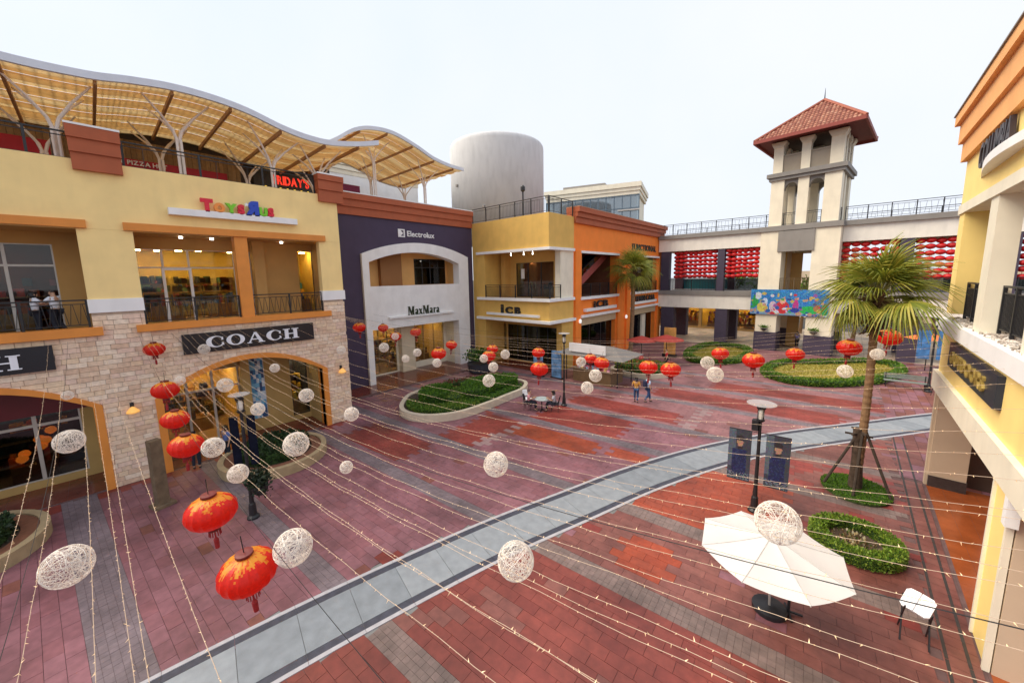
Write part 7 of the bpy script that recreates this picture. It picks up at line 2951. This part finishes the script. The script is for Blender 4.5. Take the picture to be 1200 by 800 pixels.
LP = [  # x, y, z, size, label
    (-5.41, 0.92, 4.37, 1.0, "largest red lantern, lowest and nearest in the row over the left paving"),
    (-7.54, 0.9, 4.28, 1.1, "second red lantern from the near end of the left row, gold pattern on top"),
    (-11.17, 1.05, 4.28, 1.02, "plain red lantern beside the big wicker ball, third of the left row"),
    (-13.22, 1.1, 4.39, 0.95, "fourth red lantern from the near end of the left row, before the right arch's foot"),
    (-15.96, 1.2, 4.65, 1.08, "red lantern at the springing of the right stone arch, fifth of the left row"),
    (-20.6, 1.4, 5.4, 1.05, "red lantern hanging right before the stone wall left of the white-lettered sign"),
    (-20.3, 9.75, 5.38, 1.05, "red lantern hanging before the left edge of the violet shop"),
    (-19.83, 10.93, 5.26, 0.88, "small red lantern below the left end of the green-lettered shelf"),
    (-18.1, 10.69, 4.96, 0.9, "red lantern over the violet shop's left window, third from the left"),
    (-18.35, 12.1, 5.0, 0.95, "red lantern in front of the violet shop's cream pier"),
    (-14.35, 10.67, 4.48, 1.08, "gold-topped red lantern above the kidney planter's left hedge"),
    (-15.26, 12.18, 4.58, 0.88, "small red lantern before the violet shop's right window"),
    (-13.36, 13.29, 4.4, 0.88, "upper red lantern of the close pair before the ochre shop"),
    (-12.5, 12.19, 4.34, 0.98, "lower red lantern of the close pair before the ochre shop"),
    (-11.3, 14.45, 4.28, 0.97, "red lantern before the ochre shop window, above its gold-topped neighbour"),
    (-9.32, 11.97, 4.24, 1.12, "gold-topped red lantern hanging left of the black cafe lamp post"),
    (-8.65, 14.93, 4.25, 0.85, "small red lantern before the kiosk counter, left one"),
    (-7.78, 14.37, 4.27, 1.0, "pinkish red lantern before the kiosk counter, right one"),
    (-5.77, 14.47, 4.36, 1.06, "gold-topped red lantern above the mustard jacket walker"),
    (-4.86, 14.33, 4.43, 1.1, "red lantern just right above the backpack walker"),
    (-4.1, 18.31, 4.49, 1.06, "red lantern before the left hedged lawn bed"),
    (-2.6, 16.78, 4.66, 1.15, "red lantern with long tassel between the two lawn beds"),
    (-1.43, 18.14, 4.82, 0.95, "gold-topped red lantern before the gate tower's right foot"),
    (0.12, 19.46, 5.06, 1.2, "red lantern left of the big palm's trunk"),
    (1.32, 21.72, 5.28, 1.3, "red lantern touching the big palm's trunk on its right side"),
]
proto = None
for k, (x, y, z, s_, lab) in enumerate(LP):
    if proto is None:
        proto = lantern_proto(lab)
        o = proto
    else:
        o = copy_tree(proto)
        o["label"] = lab
    o.location = (x, y, z)
    o.rotation_euler = (lr.uniform(-0.12, 0.12), lr.uniform(-0.12, 0.12), lr.uniform(0, 6))
    o.scale = (s_,) * 3

# wicker balls --------------------------------------------------------
RAT = mat("cream_wicker", (0.86, 0.79, 0.71), 0.7, 0.1, 12)


def ball_mesh(seed, loops=64):
    rr = random.Random(seed)
    mb = MB()
    for k in range(loops):
        ax = Vector((rr.gauss(0, 1), rr.gauss(0, 1), rr.gauss(0, 1))).normalized()
        off = rr.uniform(-0.75, 0.75)
        u = ax.orthogonal().normalized()
        v = ax.cross(u)
        r = math.sqrt(1 - off * off)
        R0 = 0.225 * rr.uniform(0.97, 1.01)
        a0 = rr.uniform(0, 6.28)
        n = 24
        pts = [(ax * off + (u * math.cos(a0 + 6.2832 * i / n) + v * math.sin(a0 + 6.2832 * i / n)) * r) * R0 for i in range(n + 1)]
        mb.tube(pts, 0.0026, 3, False)
    return mb.mesh("wicker_ball", RAT)


bms = [ball_mesh(k) for k in range(3)]
BP = [
    (-7.11, -0.6, 4.48, 1.15, "largest wicker ball in the photo's lower left corner, over the mauve paving"),
    (-5.1, 1.36, 4.6, 1.06, "wicker ball right of the largest red lantern"),
    (-2.55, 2.82, 4.87, 0.95, "wicker ball over the pale stone path"),
    (-4.55, 4.54, 4.65, 1.04, "wicker ball hanging alone over the middle of the mauve paving"),
    (-0.42, 4.96, 5.16, 1.08, "wicker ball in front of the white parasol's top"),
    (-8.86, 2.63, 4.44, 1.22, "dense wicker ball over the round planter under the right arch"),
    (-10.07, 1.38, 4.45, 1.0, "wicker ball touching the plain red lantern of the left row"),
    (-8.26, 1.44, 4.46, 0.8, "wicker ball beside the planter lamp post's base"),
    (-6.85, 2.84, 4.5, 0.55, "tiny wicker ball below right of the round planter"),
    (-9.72, 4.28, 4.44, 0.88, "wicker ball at the foot of the stone building's right corner"),
    (-12.21, 4.04, 4.52, 0.98, "wicker ball inside the right arch, before its tan wall"),
    (-11.98, 2.7, 4.51, 0.82, "wicker ball before the yellow post of the right arch"),
    (-14.81, 2.53, 4.72, 1.05, "wicker ball before the arch shop's glass, left of the yellow post"),
    (-12.73, -0.72, 4.55, 1.2, "wicker ball before the orange display of the first arch"),
    (-16.35, -0.8, 4.9, 0.6, "small wicker ball below the crown of the first arch"),
    (-16.03, 1.58, 4.86, 0.7, "small wicker ball on the springing of the right arch"),
    (-15.71, 4.21, 4.82, 0.78, "small wicker ball before the blue poster panel"),
    (-19.23, 2.75, 5.35, 0.95, "wicker ball before the left end of the white-lettered black sign"),
    (-16.65, 7.1, 4.94, 0.9, "faint wicker ball before the stone wall's right end"),
    (-16.04, 8.82, 4.86, 1.05, "wicker ball before the violet shop's left window, upper one"),
    (-13.9, 8.6, 4.65, 0.75, "small wicker ball before the violet shop's left window, lower one"),
    (-14.46, 9.56, 4.69, 0.87, "wicker ball before the violet shop's cream pier"),
    (-17.5, 10.29, 5.06, 0.85, "wicker ball before the violet shop's right window"),
    (-12.56, 9.23, 4.54, 0.87, "wicker ball just under the gold-topped lantern above the planter"),
    (-9.15, 8.89, 4.45, 1.03, "wicker ball over the kidney planter's bright hedge"),
    (-11.64, 12.4, 4.49, 1.0, "wicker ball right of the close lantern pair before the ochre shop"),
    (-10.41, 10.38, 4.46, 0.93, "wicker ball under the close lantern pair before the ochre shop"),
    (-11.74, 11.13, 4.5, 0.85, "wicker ball overlapping the lower lantern of the close pair"),
    (-5.89, 9.98, 4.55, 0.9, "wicker ball below the kiosk counter, lowest of its three"),
    (-6.47, 11.52, 4.52, 1.05, "wicker ball before the kiosk counter, middle of its three"),
    (-8.14, 13.28, 4.46, 0.95, "wicker ball left of the kiosk lanterns, uppermost of its three"),
    (-3.02, 12.99, 4.81, 1.15, "wicker ball below the left lawn bed, lower of the overlapping two"),
    (-3.76, 14.97, 4.73, 1.1, "wicker ball below the left lawn bed, upper of the overlapping two"),
    (0.05, 13.73, 5.25, 0.85, "wicker ball before the hedged lawn left of the big palm"),
    (0.78, 16.4, 5.38, 0.85, "wicker ball in front of the big palm's trunk"),
]
for k, (x, y, z, s_, lab) in enumerate(BP):
    o = link(bpy.data.objects.new("wicker_ball", bms[k % 3]))
    o.location = (x, y, z)
    o.rotation_euler = (lr.uniform(0, 6), lr.uniform(0, 6), lr.uniform(0, 6))
    o.scale = (s_ * 0.94,) * 3
    tag(o, lab, "wicker ball", "cream wicker balls among the light strings")
